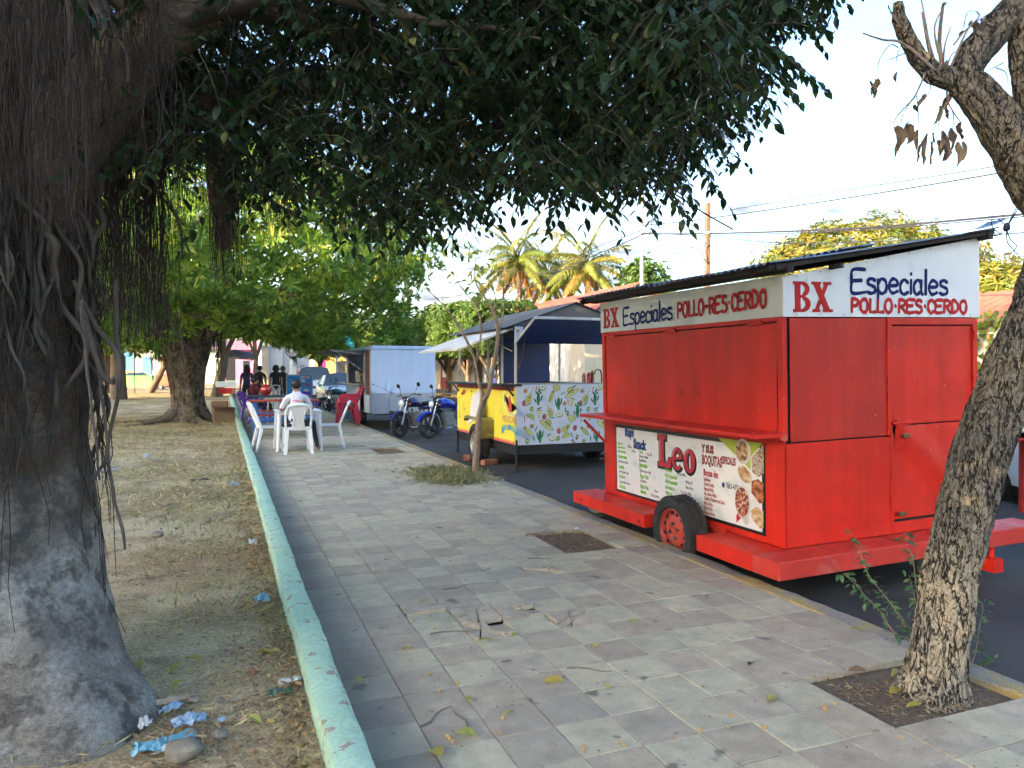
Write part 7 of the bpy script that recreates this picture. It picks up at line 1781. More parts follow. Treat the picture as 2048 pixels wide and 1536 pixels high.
# roots draped over the trunk itself
def trunk_pt(th, z, lift):
	r_ = (.42 + .02 * math.sin(z * 2)) * fig_r(th, 0, z) + lift
	return Vector((math.cos(th) * r_, math.sin(th) * r_, z))
front = math.atan2(-FB.y, -FB.x)                # direction from the trunk towards the camera
for k in range(52):
	th = front + rnd.uniform(-.9, 1.35); z = rnd.uniform(2.0, 3.1); zb = rnd.uniform(.9, 1.9); n = 9; P = []; r0 = rnd.choice((.005, .007, .010, .014, .019))
	for i in range(n):
		th += rnd.gauss(.03, .075); zz = z + (zb - z) * i / (n - 1); P.append(trunk_pt(th, zz, (-.06 if i in (0, n - 1) else .012) + r0 * .6 + (rnd.uniform(0, .07) if rnd.random() < .3 else 0)))
	root_line(P, r0, r0 * .45, ROOT, .012)
fine = []
for k in range(150):
	th = front + rnd.uniform(-1.0, 1.5); z = rnd.uniform(1.5, 2.9); zb = z - rnd.uniform(.4, 1.3); P = []
	for i in range(8): th += rnd.gauss(0, .06); P.append(trunk_pt(th, z + (zb - z) * i / 7, rnd.uniform(.01, .07)))
	fine.append((np.array(P), np.linspace(.004, .0015, 8)))
stuff_tubes('fine_roots', fine, ROOT_RED, fig, 4)
# ---------------------------------------------------------------- generic crowns
def blob_pts(n, c, r, seed, amp=.16, shell=(.72, 1.0), zcut=-1.0, freq=2.2):
	D = rand_dirs(int(n * 1.3)); D = D[D[:, 2] > zcut][:n]
	k = np.array([1 + amp * noise.noise(Vector(v) * freq + Vector((seed, seed * .7, 0))) + amp * .7 * noise.noise(Vector(v) * freq * 2.7 + Vector((0, seed, 3))) for v in D])
	s = nr.uniform(shell[0], shell[1], len(D)) ** .7
	P = np.array(c) + D * np.array(r) * (k * s)[:, None]
	N = unit(D / np.array(r))
	return P, N
def rosettes(name, P, N, per, length, width, m, parent, spread=.9, droop=0.0, simple=True):
	n = len(P); up = np.array([0, 0, 1.0]); N = unit(N + up * .35 + nr.normal(size=N.shape) * .25)
	pos, dr, nm, rv = [], [], [], []
	x = unit(np.cross(N, nr.normal(size=N.shape))); y = np.cross(N, x); ph = nr.uniform(0, 6.28, n); base = nr.random(n)
	for k in range(per):
		a = ph + 2 * math.pi * k / per + nr.normal(0, .25, n); rad_ = (x * np.cos(a)[:, None] + y * np.sin(a)[:, None])
		d_ = unit(rad_ * spread + N * nr.uniform(.25, .9, n)[:, None] - up * droop)
		pos.append(P + nr.normal(0, length * .12, P.shape)); dr.append(d_); nm.append(unit(N - d_ * .3)); rv.append(np.clip(base * .75 + nr.random(n) * .25, 0, .999))
	pos, dr, nm, rv = map(np.concatenate, (pos, dr, nm, rv))
	l = nr.uniform(.75, 1.2, len(pos)) * length
	o = link(name, leaves(name, pos, dr, nm, l, l * width, m, .2, .15, simple, rv), parent); o['kind'] = 'stuff'
	return o
def bough_tree(root, trunk, limbs_, bark, n=24, f=None):
	ring_trunk(trunk, f or (lambda th, s, z: 1 + .06 * math.sin(3 * th + s * 3)), n, 2, .02, .01).build('trunk', bark, root)
	for lm in limbs_: ring_trunk(lm, lambda th, s, z: 1 + .06 * math.sin(2 * th), 10, 4, .01, .004).build('limb', bark, root)
# second fig on the park lawn
T2 = Vector((-0.95, 23.4, -0.05))
f2 = thing('fig_tree', 'broad leafy fig tree on the park lawn behind the cardboard boxes', 'tree', T2)
def f2r(th, s, z):
	fl = max(0, 1 - max(z, 0) / 0.8)
	return 1 + .10 * math.sin(4 * th + .5) + .06 * math.sin(9 * th + z * 2) + fl ** 2 * (.45 + .30 * math.sin(5 * th + 1) + .12 * math.sin(3 * th))
lims = []
for k in range(9):
	a = k * .70 + .2; lims.append([(Vector((0, 0, 1.9)), .26), (Vector((math.cos(a) * .8, math.sin(a) * .8, 2.7)), .19), (Vector((math.cos(a) * 2.2, math.sin(a) * 2.2, 3.5)), .13), (Vector((math.cos(a) * 4.2, math.sin(a) * 4.2, 4.2)), .06)])
bough_tree(f2, [(Vector((0, 0, -.2)), .44), (Vector((0, 0, .1)), .43), (Vector((.02, 0, .6)), .40), (Vector((.0, 0, 1.2)), .44), (Vector((.0, 0, 1.8)), .55), (Vector((.0, 0, 2.5)), .62), (Vector((.0, 0, 3.2)), .42)], lims, smooth_bark('fig_bark_brown', (0.29, 0.23, 0.175), (0.17, 0.13, 0.095), (0.07, 0.052, 0.04), (0.05, 0.038, 0.03), rs=6, ridge=(1, 1, .2), crack_w=.03), 60, f2r)
P1, N1 = blob_pts(6200, (0.3, 0, 4.75), (6.5, 6.2, 2.9), 4, .30, (.84, 1.0), -.88, 3.6)
rosettes('leaves', P1, N1, 9, .25, .34, FIG_LEAF2, f2)
P1, N1 = blob_pts(1200, (0.3, 0, 4.85), (6.0, 5.8, 2.5), 4, .20, (.35, .85), -.9, 2.6)
rosettes('inner_leaves', P1, N1, 6, .20, .42, FIG_LEAF2, f2)
cur2 = []
for k in range(90):
	a = rnd.uniform(0, 6.28); r_ = rnd.uniform(.45, 1.1); p = Vector((math.cos(a) * r_, math.sin(a) * r_, rnd.uniform(2.2, 2.9))); L_ = rnd.uniform(.4, 1.1)
	cur2.append((np.array([p, p - Vector((rnd.gauss(0, .03), 0, L_ * .5)), p - Vector((0, rnd.gauss(0, .04), L_))]), np.array([.012, .009, .005])))
stuff_tubes('hanging_roots', cur2, ROOT_RED, f2, 4)
for k in range(7):
	a = -1.2 + k * .85 + rnd.gauss(0, .15); P = [Vector((math.cos(a) * r_, math.sin(a) * r_, h)) for r_, h in ((.40, .30), (.62, .12), (.95, .045), (1.5, .02), (2.2, -.02))]
	q = MB(); q.tube(P, [.13, .09, .055, .035, .015], 10); q.build('surface_root', BARK_GEN, f2)
# golden tree behind it and slender trees further into the park
def simple_tree(name, label, base, h_tr, r_tr, c, r, nros, per, ll, lw, m, seed, lean=(0, 0), group=None, amp=.2, shell=(.55, 1), bark=None, limbs_n=5, droop=0.0):
	t = thing(name, label, 'tree', base, 0, group)
	top = Vector((lean[0], lean[1], h_tr)); ls = []
	for k in range(limbs_n):
		a = k * 6.28 / max(limbs_n, 1) + seed; ls.append([(top * .85, r_tr * .55), (top + Vector((math.cos(a) * r[0] * .22, math.sin(a) * r[1] * .22, (c[2] - h_tr) * .45)), r_tr * .38), (Vector(c) + Vector((math.cos(a) * r[0] * .6, math.sin(a) * r[1] * .6, rnd.uniform(-.1, .35) * r[2])), r_tr * .12)])
	bough_tree(t, [(Vector((0, 0, -.2)), r_tr * 1.35), (Vector((0, 0, .1)), r_tr * 1.2), (top * .5, r_tr), (top, r_tr * .8)], ls, bark or BARK_GEN, 18)
	P, N = blob_pts(nros, c, r, seed, amp, shell)
	rosettes('leaves', P, N, per, ll, lw, m, t, droop=droop)
	return t
GOLD = leaf_mat('golden_leaf', [(0.0, (0.12, 0.16, 0.02)), (0.5, (0.20, 0.24, 0.03)), (1.0, (0.34, 0.30, 0.04))], 0.40, 0.45)
def ground_at(u, d, z=0.0): p = at(u, 740, d); return (p.x, p.y, z)
simple_tree('park_tree', 'tall yellow-green tree behind the hanging roots on the left', ground_at(235, 37, -.05), 2.6, .35, (0, 0, 6.6), (5.6, 5.0, 4.2), 4200, 6, .30, .38, GOLD, 3.0, amp=.22)
simple_tree('park_tree', 'twisted tree beside the green planter wall in the park', ground_at(300, 47, -.05), 2.0, .20, (0.4, 0, 4.6), (3.6, 3.2, 1.7), 1300, 6, .28, .4, FIG_LEAF2, 7.0, (.9, 0))
simple_tree('park_tree', 'thin grey tree with forked stem right of the green planter wall', ground_at(343, 45, -.05), 1.9, .12, (0.2, 0, 4.4), (3.0, 2.8, 1.6), 1000, 6, .28, .4, FIG_LEAF2, 9.0, (.1, 0))
simple_tree('park_tree', 'tree with wide brown trunk seen through the hanging roots', ground_at(208, 46, -.05), 2.4, .42, (0, 0, 4.9), (4.2, 4.0, 2.0), 1500, 6, .28, .4, HEDGE_LEAF, 5.0)
simple_tree('street_tree', 'grey-stemmed tree behind the standing group', ground_at(505, 38, 0), 2.3, .13, (0.2, 0, 4.4), (2.2, 2.2, 1.5), 700, 6, .24, .4, FIG_LEAF2, 2.0, (.2, 0))
simple_tree('street_tree', 'pale leaning trunk at the far end of the green curb', ground_at(432, 41, -.05), 2.6, .26, (0.2, 0, 5.0), (3.2, 3.0, 1.7), 900, 6, .26, .4, FIG_LEAF2, 12.0, (.5, 0))
# ---------------------------------------------------------------- leaning tree by the red cart
DT = 3.33
rt_ = thing('leaning_tree', 'leaning rough-barked tree with cut branches and dry leaves in the pavement pit', 'tree', (2.985, 2.41, -0.02))
RB = rt_.location
def rpath(l, d=DT): return [(at(u, v, d) - RB, r_ * d / 1480) for u, v, r_ in l]
def rough(n, seed):
	def f(th, s, z):
		q = Vector((math.cos(th) * 3.4, math.sin(th) * 3.4, z * 3.0 + seed))
		v_ = noise.voronoi(q)[0]; e = min(1, max(0, (v_[1] - v_[0]) * 2.2)); q2 = Vector((math.cos(th) * 7.5, math.sin(th) * 7.5, z * 9 + seed)); v2 = noise.voronoi(q2)[0]; e2 = min(1, (v2[1] - v2[0]) * 2.5)
		fl = max(0, 1 - (z + .02) / .22)
		return .90 + .11 * e + .05 * e2 + fl * fl * (.42 + .16 * math.sin(5 * th))
	return f
def rtrunk(l, n, seed, dens):
	P = []
	for a, b in zip(l, l[1:]):
		for k in range(dens): s = k / dens; P.append(tuple(x + (y - x) * s for x, y in zip(a, b)))
	P.append(l[-1]); return rpath(P)
tr = ring_trunk(rtrunk([(1868, 1412, 56), (1872, 1385, 54), (1885, 1300, 53), (1905, 1150, 50), (1940, 990, 51), (1983, 850, 50), (2028, 735, 53), (2085, 617, 56), (2112, 540, 58), (2122, 470, 58), (2112, 400, 56), (2095, 300, 47), (2062, 200, 36), (2046, 100, 32), (2040, -80, 28)], 1, 1, 4), rough(1, 2.0), 96, 6, .006, .004, 1.6)
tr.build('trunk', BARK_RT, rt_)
for l, dn in (([(2115, 430, 48), (2075, 375, 50), (2032, 305, 46), (1985, 238, 42), (1942, 185, 36), (1908, 155, 28)], 3), ([(1912, 172, 30), (1945, 108, 34), (1995, 52, 32), (2045, -5, 28)], 3), ([(1915, 165, 26), (1862, 152, 19), (1830, 120, 17), (1806, 75, 15), (1791, 45, 14), (1789, 12, 9)], 3)):
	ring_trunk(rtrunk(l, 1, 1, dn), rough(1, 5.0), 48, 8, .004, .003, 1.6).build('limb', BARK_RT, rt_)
TWR = mat('dry_twig', (0.20, 0.155, 0.13), 0.85, 0.25, 10)
for l, r0 in (([(1868, 148), (1852, 100), (1838, 30)], 7), ([(1880, 150), (1872, 90), (1878, 20), (1884, 14)], 6), ([(1858, 140), (1846, 60), (1832, -10)], 3), ([(1870, 110), (1862, 60), (1880, 20)], 3), ([(1795, 60), (1775, 30), (1770, 18)], 3), ([(1865, 145), (1800, 92), (1760, 85), (1720, 72)], 4), ([(1838, 118), (1810, 110), (1772, 125)], 2.2), ([(1790, 100), (1775, 95), (1755, 120), (1750, 145)], 1.6), ([(1806, 80), (1790, 110), (1786, 140)], 1.4), ([(1845, 150), (1825, 195), (1808, 215), (1790, 235), (1782, 250)], 2.4), ([(1820, 200), (1800, 235), (1799, 250)], 1.6), ([(1846, 160), (1856, 180), (1848, 195)], 1.6), ([(1828, 195), (1832, 230), (1832, 250)], 1.4), ([(1888, 180), (1890, 205), (1900, 225), (1918, 250)], 2.6), ([(1892, 200), (1880, 225), (1862, 262)], 1.8), ([(1900, 225), (1902, 250), (1890, 275)], 1.6), ([(1880, 225), (1872, 250), (1872, 270)], 1.4), ([(1890, 150), (1925, 70), (1950, 40), (1945, 30)], 3), ([(1900, 95), (1930, 60), (1975, 30)], 2.5), ([(2000, 130), (1980, 140), (1960, 150)], 1.6), ([(1985, 140), (2005, 150), (2010, 180)], 1.6), ([(1920, 60), (1928, 30), (1950, 30)], 1.4), ([(1885, 145), (1900, 110), (1920, 120)], 2), ([(1880, 145), (1882, 100), (1894, 60)], 3)):
	P = [p - RB for p in (at(u, v, DT + .04 * math.sin(k * 2.0 + u)) for k, (u, v) in enumerate(l))]
	q = MB(); P = [Vector(p) for p in smooth_pts([tuple(p) for p in P], 4)]; n = len(P); rr0 = r0 * DT / 1480 * .8; q.tube(P, [rr0 * (1 - .55 * i / (n - 1)) for i in range(n)], 7); q.build('twig', TWR, rt_)
dl = [(1747, 160, 36, 14, 8), (1739, 165, 34, 10, -12), (1787, 148, 22, 7, 4), (1842, 190, 32, 12, 12), (1826, 212, 18, 10, -10), (1790, 252, 62, 20, -5), (1798, 270, 50, 10, 14), (1820, 248, 45, 22, 15), (1832, 262, 46, 9, 8), (1808, 252, 24, 8, -40), (1850, 268, 62, 14, 6), (1838, 290, 36, 8, 10), (1860, 285, 46, 10, -4), (1872, 282, 34, 12, -12), (1862, 268, 22, 6, -40), (1890, 268, 58, 20, 6), (1902, 258, 46, 16, -8), (1884, 265, 40, 13, 18), (1915, 285, 54, 14, 6), (1922, 285, 40, 10, -3), (1913, 248, 34, 14, -16), (1893, 188, 40, 14, 8), (1878, 215, 38, 12, 10), (1886, 222, 20, 9, -20), (1890, 130, 18, 14, 60), (1902, 128, 16, 10, -60), (1918, 65, 14, 8, 10), (1945, 70, 26, 22, 170), (1958, 60, 22, 10, 190)]
for u, v, l, w_, an in dl:
	q = MB(); s = DT / 1480; L_ = l * s; w2 = w_ * s * .5; n = 6; vs = []
	for i in range(n + 1):
		tt = i / n; ww = w2 * math.sin(math.pi * min(1, .12 + tt * .92)) * rnd.uniform(.75, 1.15); cu = .5 * w2 * math.sin(tt * 5 + u)
		vs += [(-ww + cu, .5 * w2 * rnd.uniform(-1, 1), -L_ * tt), (cu, .8 * w2, -L_ * tt * .98), (ww + cu, .5 * w2 * rnd.uniform(-1, 1), -L_ * tt)]
	q.add(vs, [(3 * i + j, 3 * i + j + 1, 3 * i + j + 4, 3 * i + j + 3) for i in range(n) for j in range(2)], smooth=True)
	o = q.build('dry_leaf', DEAD_LEAF, rt_, loc=at(u, v, DT + rnd.uniform(-.05, .05)) - RB); o.rotation_euler = (rnd.gauss(0, .15), rad(an), -YAW + rnd.gauss(0, .5))
# cable knot caught on the tree
# ---------------------------------------------------------------- sapling beside the patterned trailer
SD = 10.75
SB = Vector((3.02, 9.95, -0.01))
sp_ = thing('sapling', 'thin forked sapling with few pale leaves in front of the yellow trailer', 'tree', SB)
sd0 = SB.x * CF[0] + SB.y * CF[1]
def sp_path(l): return [(at(740 + x / 4, 560 + y / 4, sd0) - SB, r_ / 4 * sd0 / 1480) for x, y, r_ in l]
saps = [[(842, 1530, 30), (850, 1400, 27), (862, 1250, 24), (872, 1100, 24), (895, 1000, 24), (935, 920, 20), (962, 830, 18), (982, 720, 17), (1005, 600, 17), (1022, 470, 15), (1020, 380, 13), (992, 260, 12), (940, 170, 10), (890, 100, 8), (850, 30, 5), (838, -60, 4), (846, -200, 3)],
		[(915, 955, 16), (880, 860, 13), (855, 740, 12), (838, 640, 11), (790, 520, 10), (740, 420, 9), (670, 310, 8), (590, 205, 6), (470, 90, 5), (330, 0, 3)],
		[(842, 650, 10), (868, 560, 9), (885, 460, 8), (888, 350, 7), (852, 220, 6), (780, 120, 5), (700, 20, 3), (640, -40, 2)],
		[(1030, 410, 9), (1056, 320, 7), (1070, 220, 6), (1066, 60, 5), (1090, -60, 3), (1150, -130, 2)],
		[(960, 830, 8), (925, 740, 6), (900, 650, 5), (876, 570, 4)], [(890, 420, 5), (940, 320, 4), (1010, 250, 3), (1060, 210, 2)], [(585, 200, 4), (575, 110, 3), (565, 0, 2)], [(990, 250, 5), (1000, 120, 4), (940, -20, 3), (930, -140, 2)], [(850, 220, 4), (905, 130, 3), (960, 60, 2)], [(838, 200, 3), (850, 110, 2), (845, 40, 2)]]
for k, l in enumerate(saps):
	q = ring_trunk(sp_path(l), lambda th, s, z: 1 + .05 * math.sin(3 * th + z * 9), 12, k, .004, .002); q.build('trunk' if k == 0 else 'branch', BARK_SAP, sp_)
sl_m = leaf_mat('sapling_leaf', [(0.0, (0.16, 0.21, 0.05)), (0.5, (0.24, 0.25, 0.07)), (1.0, (0.36, 0.30, 0.10))], .4, .5)
sl_mesh = leaves('leaf', [(0, 0, 0)], [(0, 1, 0)], [(0, 0, 1)], 1.0, .5, sl_m, .2, .25, rnds=np.zeros(1))
for x, y, n in ((846, -200, 7), (838, -60, 6), (1150, -130, 4), (930, -140, 5), (640, -40, 4), (690, 10, 4), (900, 60, 6), (860, 20, 5), (780, 20, 4), (1090, -60, 4), (1110, 160, 3), (850, 90, 5), (1050, -20, 4), (600, 200, 1), (960, 40, 4)):
	for k in range(n):
		p = at(740 + (x + rnd.gauss(0, 22)) / 4, 560 + (y + rnd.gauss(0, 22)) / 4, sd0 + rnd.gauss(0, .1)) - SB; o = link('leaf', sl_mesh, sp_, p); s = rnd.uniform(.09, .16); o.scale = (s, s, s); o.rotation_euler = (rnd.uniform(-1.3, .2), rnd.uniform(-.6, .6), rnd.uniform(0, 6.28))
# ---------------------------------------------------------------- clipped trees across the street
def clipped(label, x, y, w, h0, h1, seed, ll=.20):
	t = thing('clipped_tree', label, 'tree', (x, y, 0.0), 0, 'clipped trees across the street')
	ls = [[(Vector((0, 0, 1.1)), .13), (Vector((math.cos(a) * .5, math.sin(a) * .5, 1.9)), .10), (Vector((math.cos(a) * 1.2, math.sin(a) * 1.2, h0 + .6)), .06)] for a in (0.3, 1.7, 3.0, 4.4, 5.5)]
	bough_tree(t, [(Vector((0, 0, -.1)), .17), (Vector((0, 0, .5)), .14), (Vector((0, 0, 1.3)), .15), (Vector((0, 0, 1.8)), .10)], ls, BARK_GEN, 14)
	n = 2600; q = nr.uniform(-1, 1, (n, 3)); f = np.abs(q).max(1); q = q / f[:, None] * nr.uniform(.78, 1.0, n)[:, None]; r_ = np.linalg.norm(q, axis=1); q = q / np.maximum(1, r_ / 1.22)[:, None]
	k = np.array([1 + .10 * noise.noise(Vector(v) * 2.6 + Vector((seed, 0, 0))) for v in q]); P = q * k[:, None] * np.array([w, w, (h1 - h0) / 2]) + np.array([0, 0, (h0 + h1) / 2])
	rosettes('leaves', P, unit(q), 6, ll, .45, HEDGE_LEAF, t)
	return t
for lab, u, Y_, w_, h0, h1 in (('clipped round tree with forked trunk right behind the yellow trailer counter', 936, 41.5, 2.5, 2.3, 5.3), ('clipped tree with dark bent trunk beside the red-painted door', 897, 45.5, 2.3, 2.3, 5.1), ('clipped tree above the pale trailer, left of the bent trunk', 840, 50.5, 2.5, 2.3, 5.0), ('clipped tree at the far end of the row above the pale trailer', 790, 56.0, 2.6, 2.2, 4.9), ('clipped tree behind the blue door of the patterned trailer', 985, 37.8, 2.4, 2.4, 5.1)):
	clipped(lab, on_y(u, Y_), Y_, w_, h0, h1, u)
# ---------------------------------------------------------------- palms
def palm(label, base, h, seed, R_=4.1, n=30):
	t = thing('palm_tree', label, 'palm', base, 0, 'coconut palms beyond the houses'); r_ = random.Random(seed); lx, ly = r_.uniform(-.6, .6), r_.uniform(-.6, .6)
	ring_trunk([(Vector((0, 0, -.2)), .26), (Vector((lx * .2, ly * .2, h * .35)), .17), (Vector((lx * .6, ly * .6, h * .7)), .15), (Vector((lx, ly, h)), .14)], lambda th, s, z: 1 + .05 * math.sin(z * 22), 14, seed, .01, .005).build('trunk', BARK_GEN, t)
	c = Vector((lx, ly, h))
	for k in range(n):
		a = k * 2.399 + r_.uniform(-.2, .2); el = rad(78) - rad(112) * (k / n) ** .9; dead = k > n - 6; L_ = R_ * r_.uniform(.85, 1.1) * (.8 if dead else 1)
		pts = []; q = c.copy(); d_ = Vector((math.cos(a) * math.cos(el), math.sin(a) * math.cos(el), math.sin(el))); m = 14
		for i in range(m + 1): pts.append(q.copy()); d_ = (d_ + Vector((0, 0, -.085 - .03 * (i / m)))).normalized(); q = q + d_ * (L_ / m)
		pos, dr, nm, ll = [], [], [], []
		for i in range(1, m + 1):
			tdir = (pts[i] - pts[i - 1]).normalized(); side = tdir.cross(Vector((0, 0, 1))).normalized()
			for j in range(3):
				p = pts[i - 1].lerp(pts[i], j / 3)
				for s in (-1, 1): pos.append(p); dr.append((side * s * .8 + tdir * .55 + Vector((0, 0, -.45 - .25 * r_.random()))).normalized()); nm.append(Vector((0, 0, 1)) + tdir * .2); ll.append(.95 * math.sin(math.pi * (.16 + .74 * i / m)) * r_.uniform(.85, 1.1))
		ll = np.array(ll)
		o = link('frond', leaves('frond', [tuple(p) for p in pos], [tuple(v) for v in dr], [tuple(v) for v in nm], ll, np.full(len(ll), .095), PALM_DEAD if dead else PALM_LEAF, .1, .25, True, np.clip(nr.random(len(ll)) * .3 + r_.random() * .7, 0, .999)), t)
		rb = MB(); rb.tube(pts, [.035 * (1 - .85 * i / m) + .004 for i in range(m + 1)], 5); rb.build('rachis', PALM_DEAD if dead else PALM_LEAF, o)
for lab, u, v, d, s in (('coconut palm with orange hanging fronds, leftmost of the three', 1045, 520, 52, 3), ('middle coconut palm standing further back than its neighbours', 1108, 545, 57, 8), ('coconut palm on the right beside the grey lamp pole', 1190, 530, 50, 14)):
	p = at(u, v, d); palm(lab, (p.x, p.y, -.02), p.z, s)
p = at(1285, 740, 48)
al = simple_tree('almond_tree', 'green almond tree with tiered branches behind the grey lamp pole', (p.x, p.y, -.02), 5.0, .18, (0, 0, 6.6), (2.0, 2.0, 2.2), 600, 6, .36, .5, HEDGE_LEAF, 4.0, amp=.4, shell=(.3, 1))
P1, N1 = blob_pts(420, (0.2, 0, 6.0), (2.5, 2.5, .5), 6, .3, (.4, 1)); rosettes('leaf_tier', P1, N1, 6, .36, .5, HEDGE_LEAF, al)
p = at(1745, 740, 36)
simple_tree('mango_tree', 'large golden mango tree rising behind the red cart roof', (p.x, p.y, -.02), 3.2, .4, (0, 0, 5.9), (6.0, 4.6, 2.75), 4200, 7, .34, .26, MANGO_LEAF, 5.0, amp=.24, shell=(.72, 1), droop=.35)
p = at(1990, 740, 30)
simple_tree('mango_tree', 'smaller dark green mango tree behind the right end of the red cart', (p.x, p.y, -.02), 2.2, .25, (0, 0, 4.0), (2.6, 2.6, 1.9), 1500, 7, .30, .26, MANGO_LEAF, 8.0, amp=.2, shell=(.7, 1), droop=.35)
simple_tree('street_tree', 'light green tree over the cars at the end of the street', ground_at(640, 47, 0), 2.0, .16, (0, 0, 3.6), (2.2, 2.2, 1.5), 1200, 6, .24, .3, FIG_LEAF2, 21.0)
simple_tree('street_tree', 'yellow-lit tree behind the white container', ground_at(612, 80, 0), 2.6, .2, (0, 0, 5.6), (4.5, 3.5, 2.0), 1000, 6, .34, .4, GOLD, 23.0)
simple_tree('street_tree', 'dark tree at the far right end of the street behind the pale trailer', ground_at(720, 58, 0), 2.0, .2, (0, 0, 4.0), (2.6, 2.6, 1.8), 1000, 6, .28, .4, HEDGE_LEAF, 25.0)
# ---------------------------------------------------------------- unseen trees added beyond the frame to keep the low sun off the street
for k, (x, y, h, w_) in enumerate(((-48, -44, 14.4, 7.5), (-46, -35, 14.6, 7.5), (-50, -26, 15.0, 8.0), (-46, -17, 14.6, 7.5), (-50, -8, 15.0, 8.0), (-46, 1, 14.4, 7.5), (-49, 11, 14.2, 7.5), (-46, 20, 13.4, 7.0))):
	simple_tree('sun_block_tree', 'broad dark tree added out of view at the left to block the sun', (x, y, -.05), 3.0, .45, (0, 0, h * .53), (w_, w_, h * .46), 3000, 5, .70, .5, HEDGE_LEAF, 30.0 + k, group='trees added out of view to shade the street', amp=.14, shell=(.45, 1), limbs_n=4)
# ================================================================ houses
def wallm(name, c): return mat(name, c, 0.8, 0.08, 1.2, 0.15, 30, dirt=tuple(q * .62 for q in c), damt=0.4, dscale=1.3)
CREAMW = wallm('cream_wall', (0.58, 0.50, 0.37)); WHITEW = wallm('white_wall', (0.66, 0.64, 0.60)); REDROOF = mat('red_sheet_roof', (0.34, 0.085, 0.055), 0.6, 0.2, 2.0, dirt=(0.42, 0.20, 0.15), damt=0.5)
DOORK = mat('dark_door', (0.02, 0.02, 0.022), 0.5, 0.2); WINDG = mat('window_glass', (0.03, 0.04, 0.05), 0.12); SHUT = mat('grey_shutter', (0.40, 0.40, 0.40), 0.5, 0.1, 4)
def house_x(label, X, y0, y1, h, wm, ridge, roofm, depth=6.0, openings=(), gable_m=None):
	"""House along the street, facade in the plane X facing the road; openings: (y0, y1, z0, z1, kind, material)."""
	t = thing('street_house', label, 'house', (X, y0, 0.0)); W_ = y1 - y0
	ops = sorted(openings); q = MB(); y = 0.0
	cuts = [(max(0, a - y0), min(W_, b - y0), c, d) for a, b, c, d, k, m in ops]
	for a, b, c, d in cuts:
		if a > y + 1e-3: q.box((0, y, 0), (.2, a, h))
		if c > 0.01: q.box((0, a, 0), (.2, b, c))
		if d < h - .01: q.box((0, a, d), (.2, b, h))
		y = b
	if y < W_ - 1e-3: q.box((0, y, 0), (.2, W_, h))
	q.box((.2, 0, 0), (depth, .2, h)); q.box((.2, W_ - .2, 0), (depth, W_, h)); q.box((depth - .2, .2, 0), (depth, W_ - .2, h))
	q.build('wall', wm, t)
	for (a, b, c, d), (_, _, _, _, kind, m) in zip(cuts, ops):
		q = MB(); q.box((.09, a, c), (.13, b, d)); o = q.build(kind, m, t)
		q = MB(); q.box((.05, a, d - .07), (.12, b, d)); q.box((.05, a, c), (.12, a + .06, d - .07)); q.box((.05, b - .06, c), (.12, b, d - .07)); q.build('frame', SHUT if m is DOORK else CREAMW, o)
	for xa, xb, za, zb in ((-.45, depth / 2, h - .05, ridge), (depth + .45, depth / 2, h - .05, ridge)):
		n = int(W_ / .16); vs = []
		for x, z in ((xa, za), (xb, zb)):
			for j in range(n + 1): vs.append((x, -.3 + (W_ + .6) * j / n, z + (.03 if j % 2 else 0)))
		q = MB(); q.add(vs, [(j, j + 1, n + 2 + j, n + 1 + j) for j in range(n)]); q.build('roof_slope', roofm, t)
	for yy in (.0, W_ - .2):
		q = MB(); q.prism([(0, h), (depth, h), (depth / 2, ridge - .06)], .2, T=frame((1, 0, 0), (0, 0, 1), (0, -1, 0), (0, yy + .2, 0))); q.build('gable', gable_m or wm, t)
	return t
XF = 15.6
def yx(u): return on_x(u, XF)
TEALM = mat('teal_paint', (0.03, 0.26, 0.22), 0.5)
house_x('cream house with red sheet roof and dark gate behind the patterned trailer', XF, 30.6, 46.4, 3.8, CREAMW, 5.6, REDROOF, 5.6, ((32.3, 36.5, 0, 2.9, 'roller_door', WHITEW), (38.2, 40.0, 0, 2.5, 'door', DOORK), (yx(965), yx(946), 0, 2.4, 'door', DOORK)), mat('grey_gable', (0.36, 0.42, 0.46), 0.6))
hb2 = house_x('white house with red-painted front and white poster beyond the clipped trees', XF, 46.6, 60.0, 3.7, WHITEW, 4.9, REDROOF, 5.6, ((yx(903) + .1, yx(880), 0, 3.2, 'red_panel', mat('brick_red_paint', (0.30, 0.04, 0.03), 0.6, 0.1)),))
q = MB(); q.box((-.03, 0, .9), (-.005, 1.55, 3.0)); po = q.build('poster', PWHITE, hb2, loc=(.085, yx(895) - 46.6, 0))
st_ = []
for k in range(14): a = 2 * math.pi * k / 14; r_ = .62 if k % 2 else .26; st_.append((.775 + r_ * .8 * math.cos(a), 1.95 + r_ * math.sin(a)))
poly_print([(st_, 0, 0)], [PRED], 'poster_emblem', po, frame((0, 1, 0), (0, 0, 1), (-1, 0, 0), (-.034, 0, 0)) @ Matrix.Scale(-1, 4, (1, 0, 0)) @ Matrix.Translation((-1.55, 0, 0)))
q = MB(); q.box((-.12, 0, 0), (-.004, .35, 1.2)); q.build('pillar_base', mat('ochre_paint', (0.55, 0.33, 0.06), 0.7), hb2, loc=(0, yx(903) - 46.6 - .3, 0))
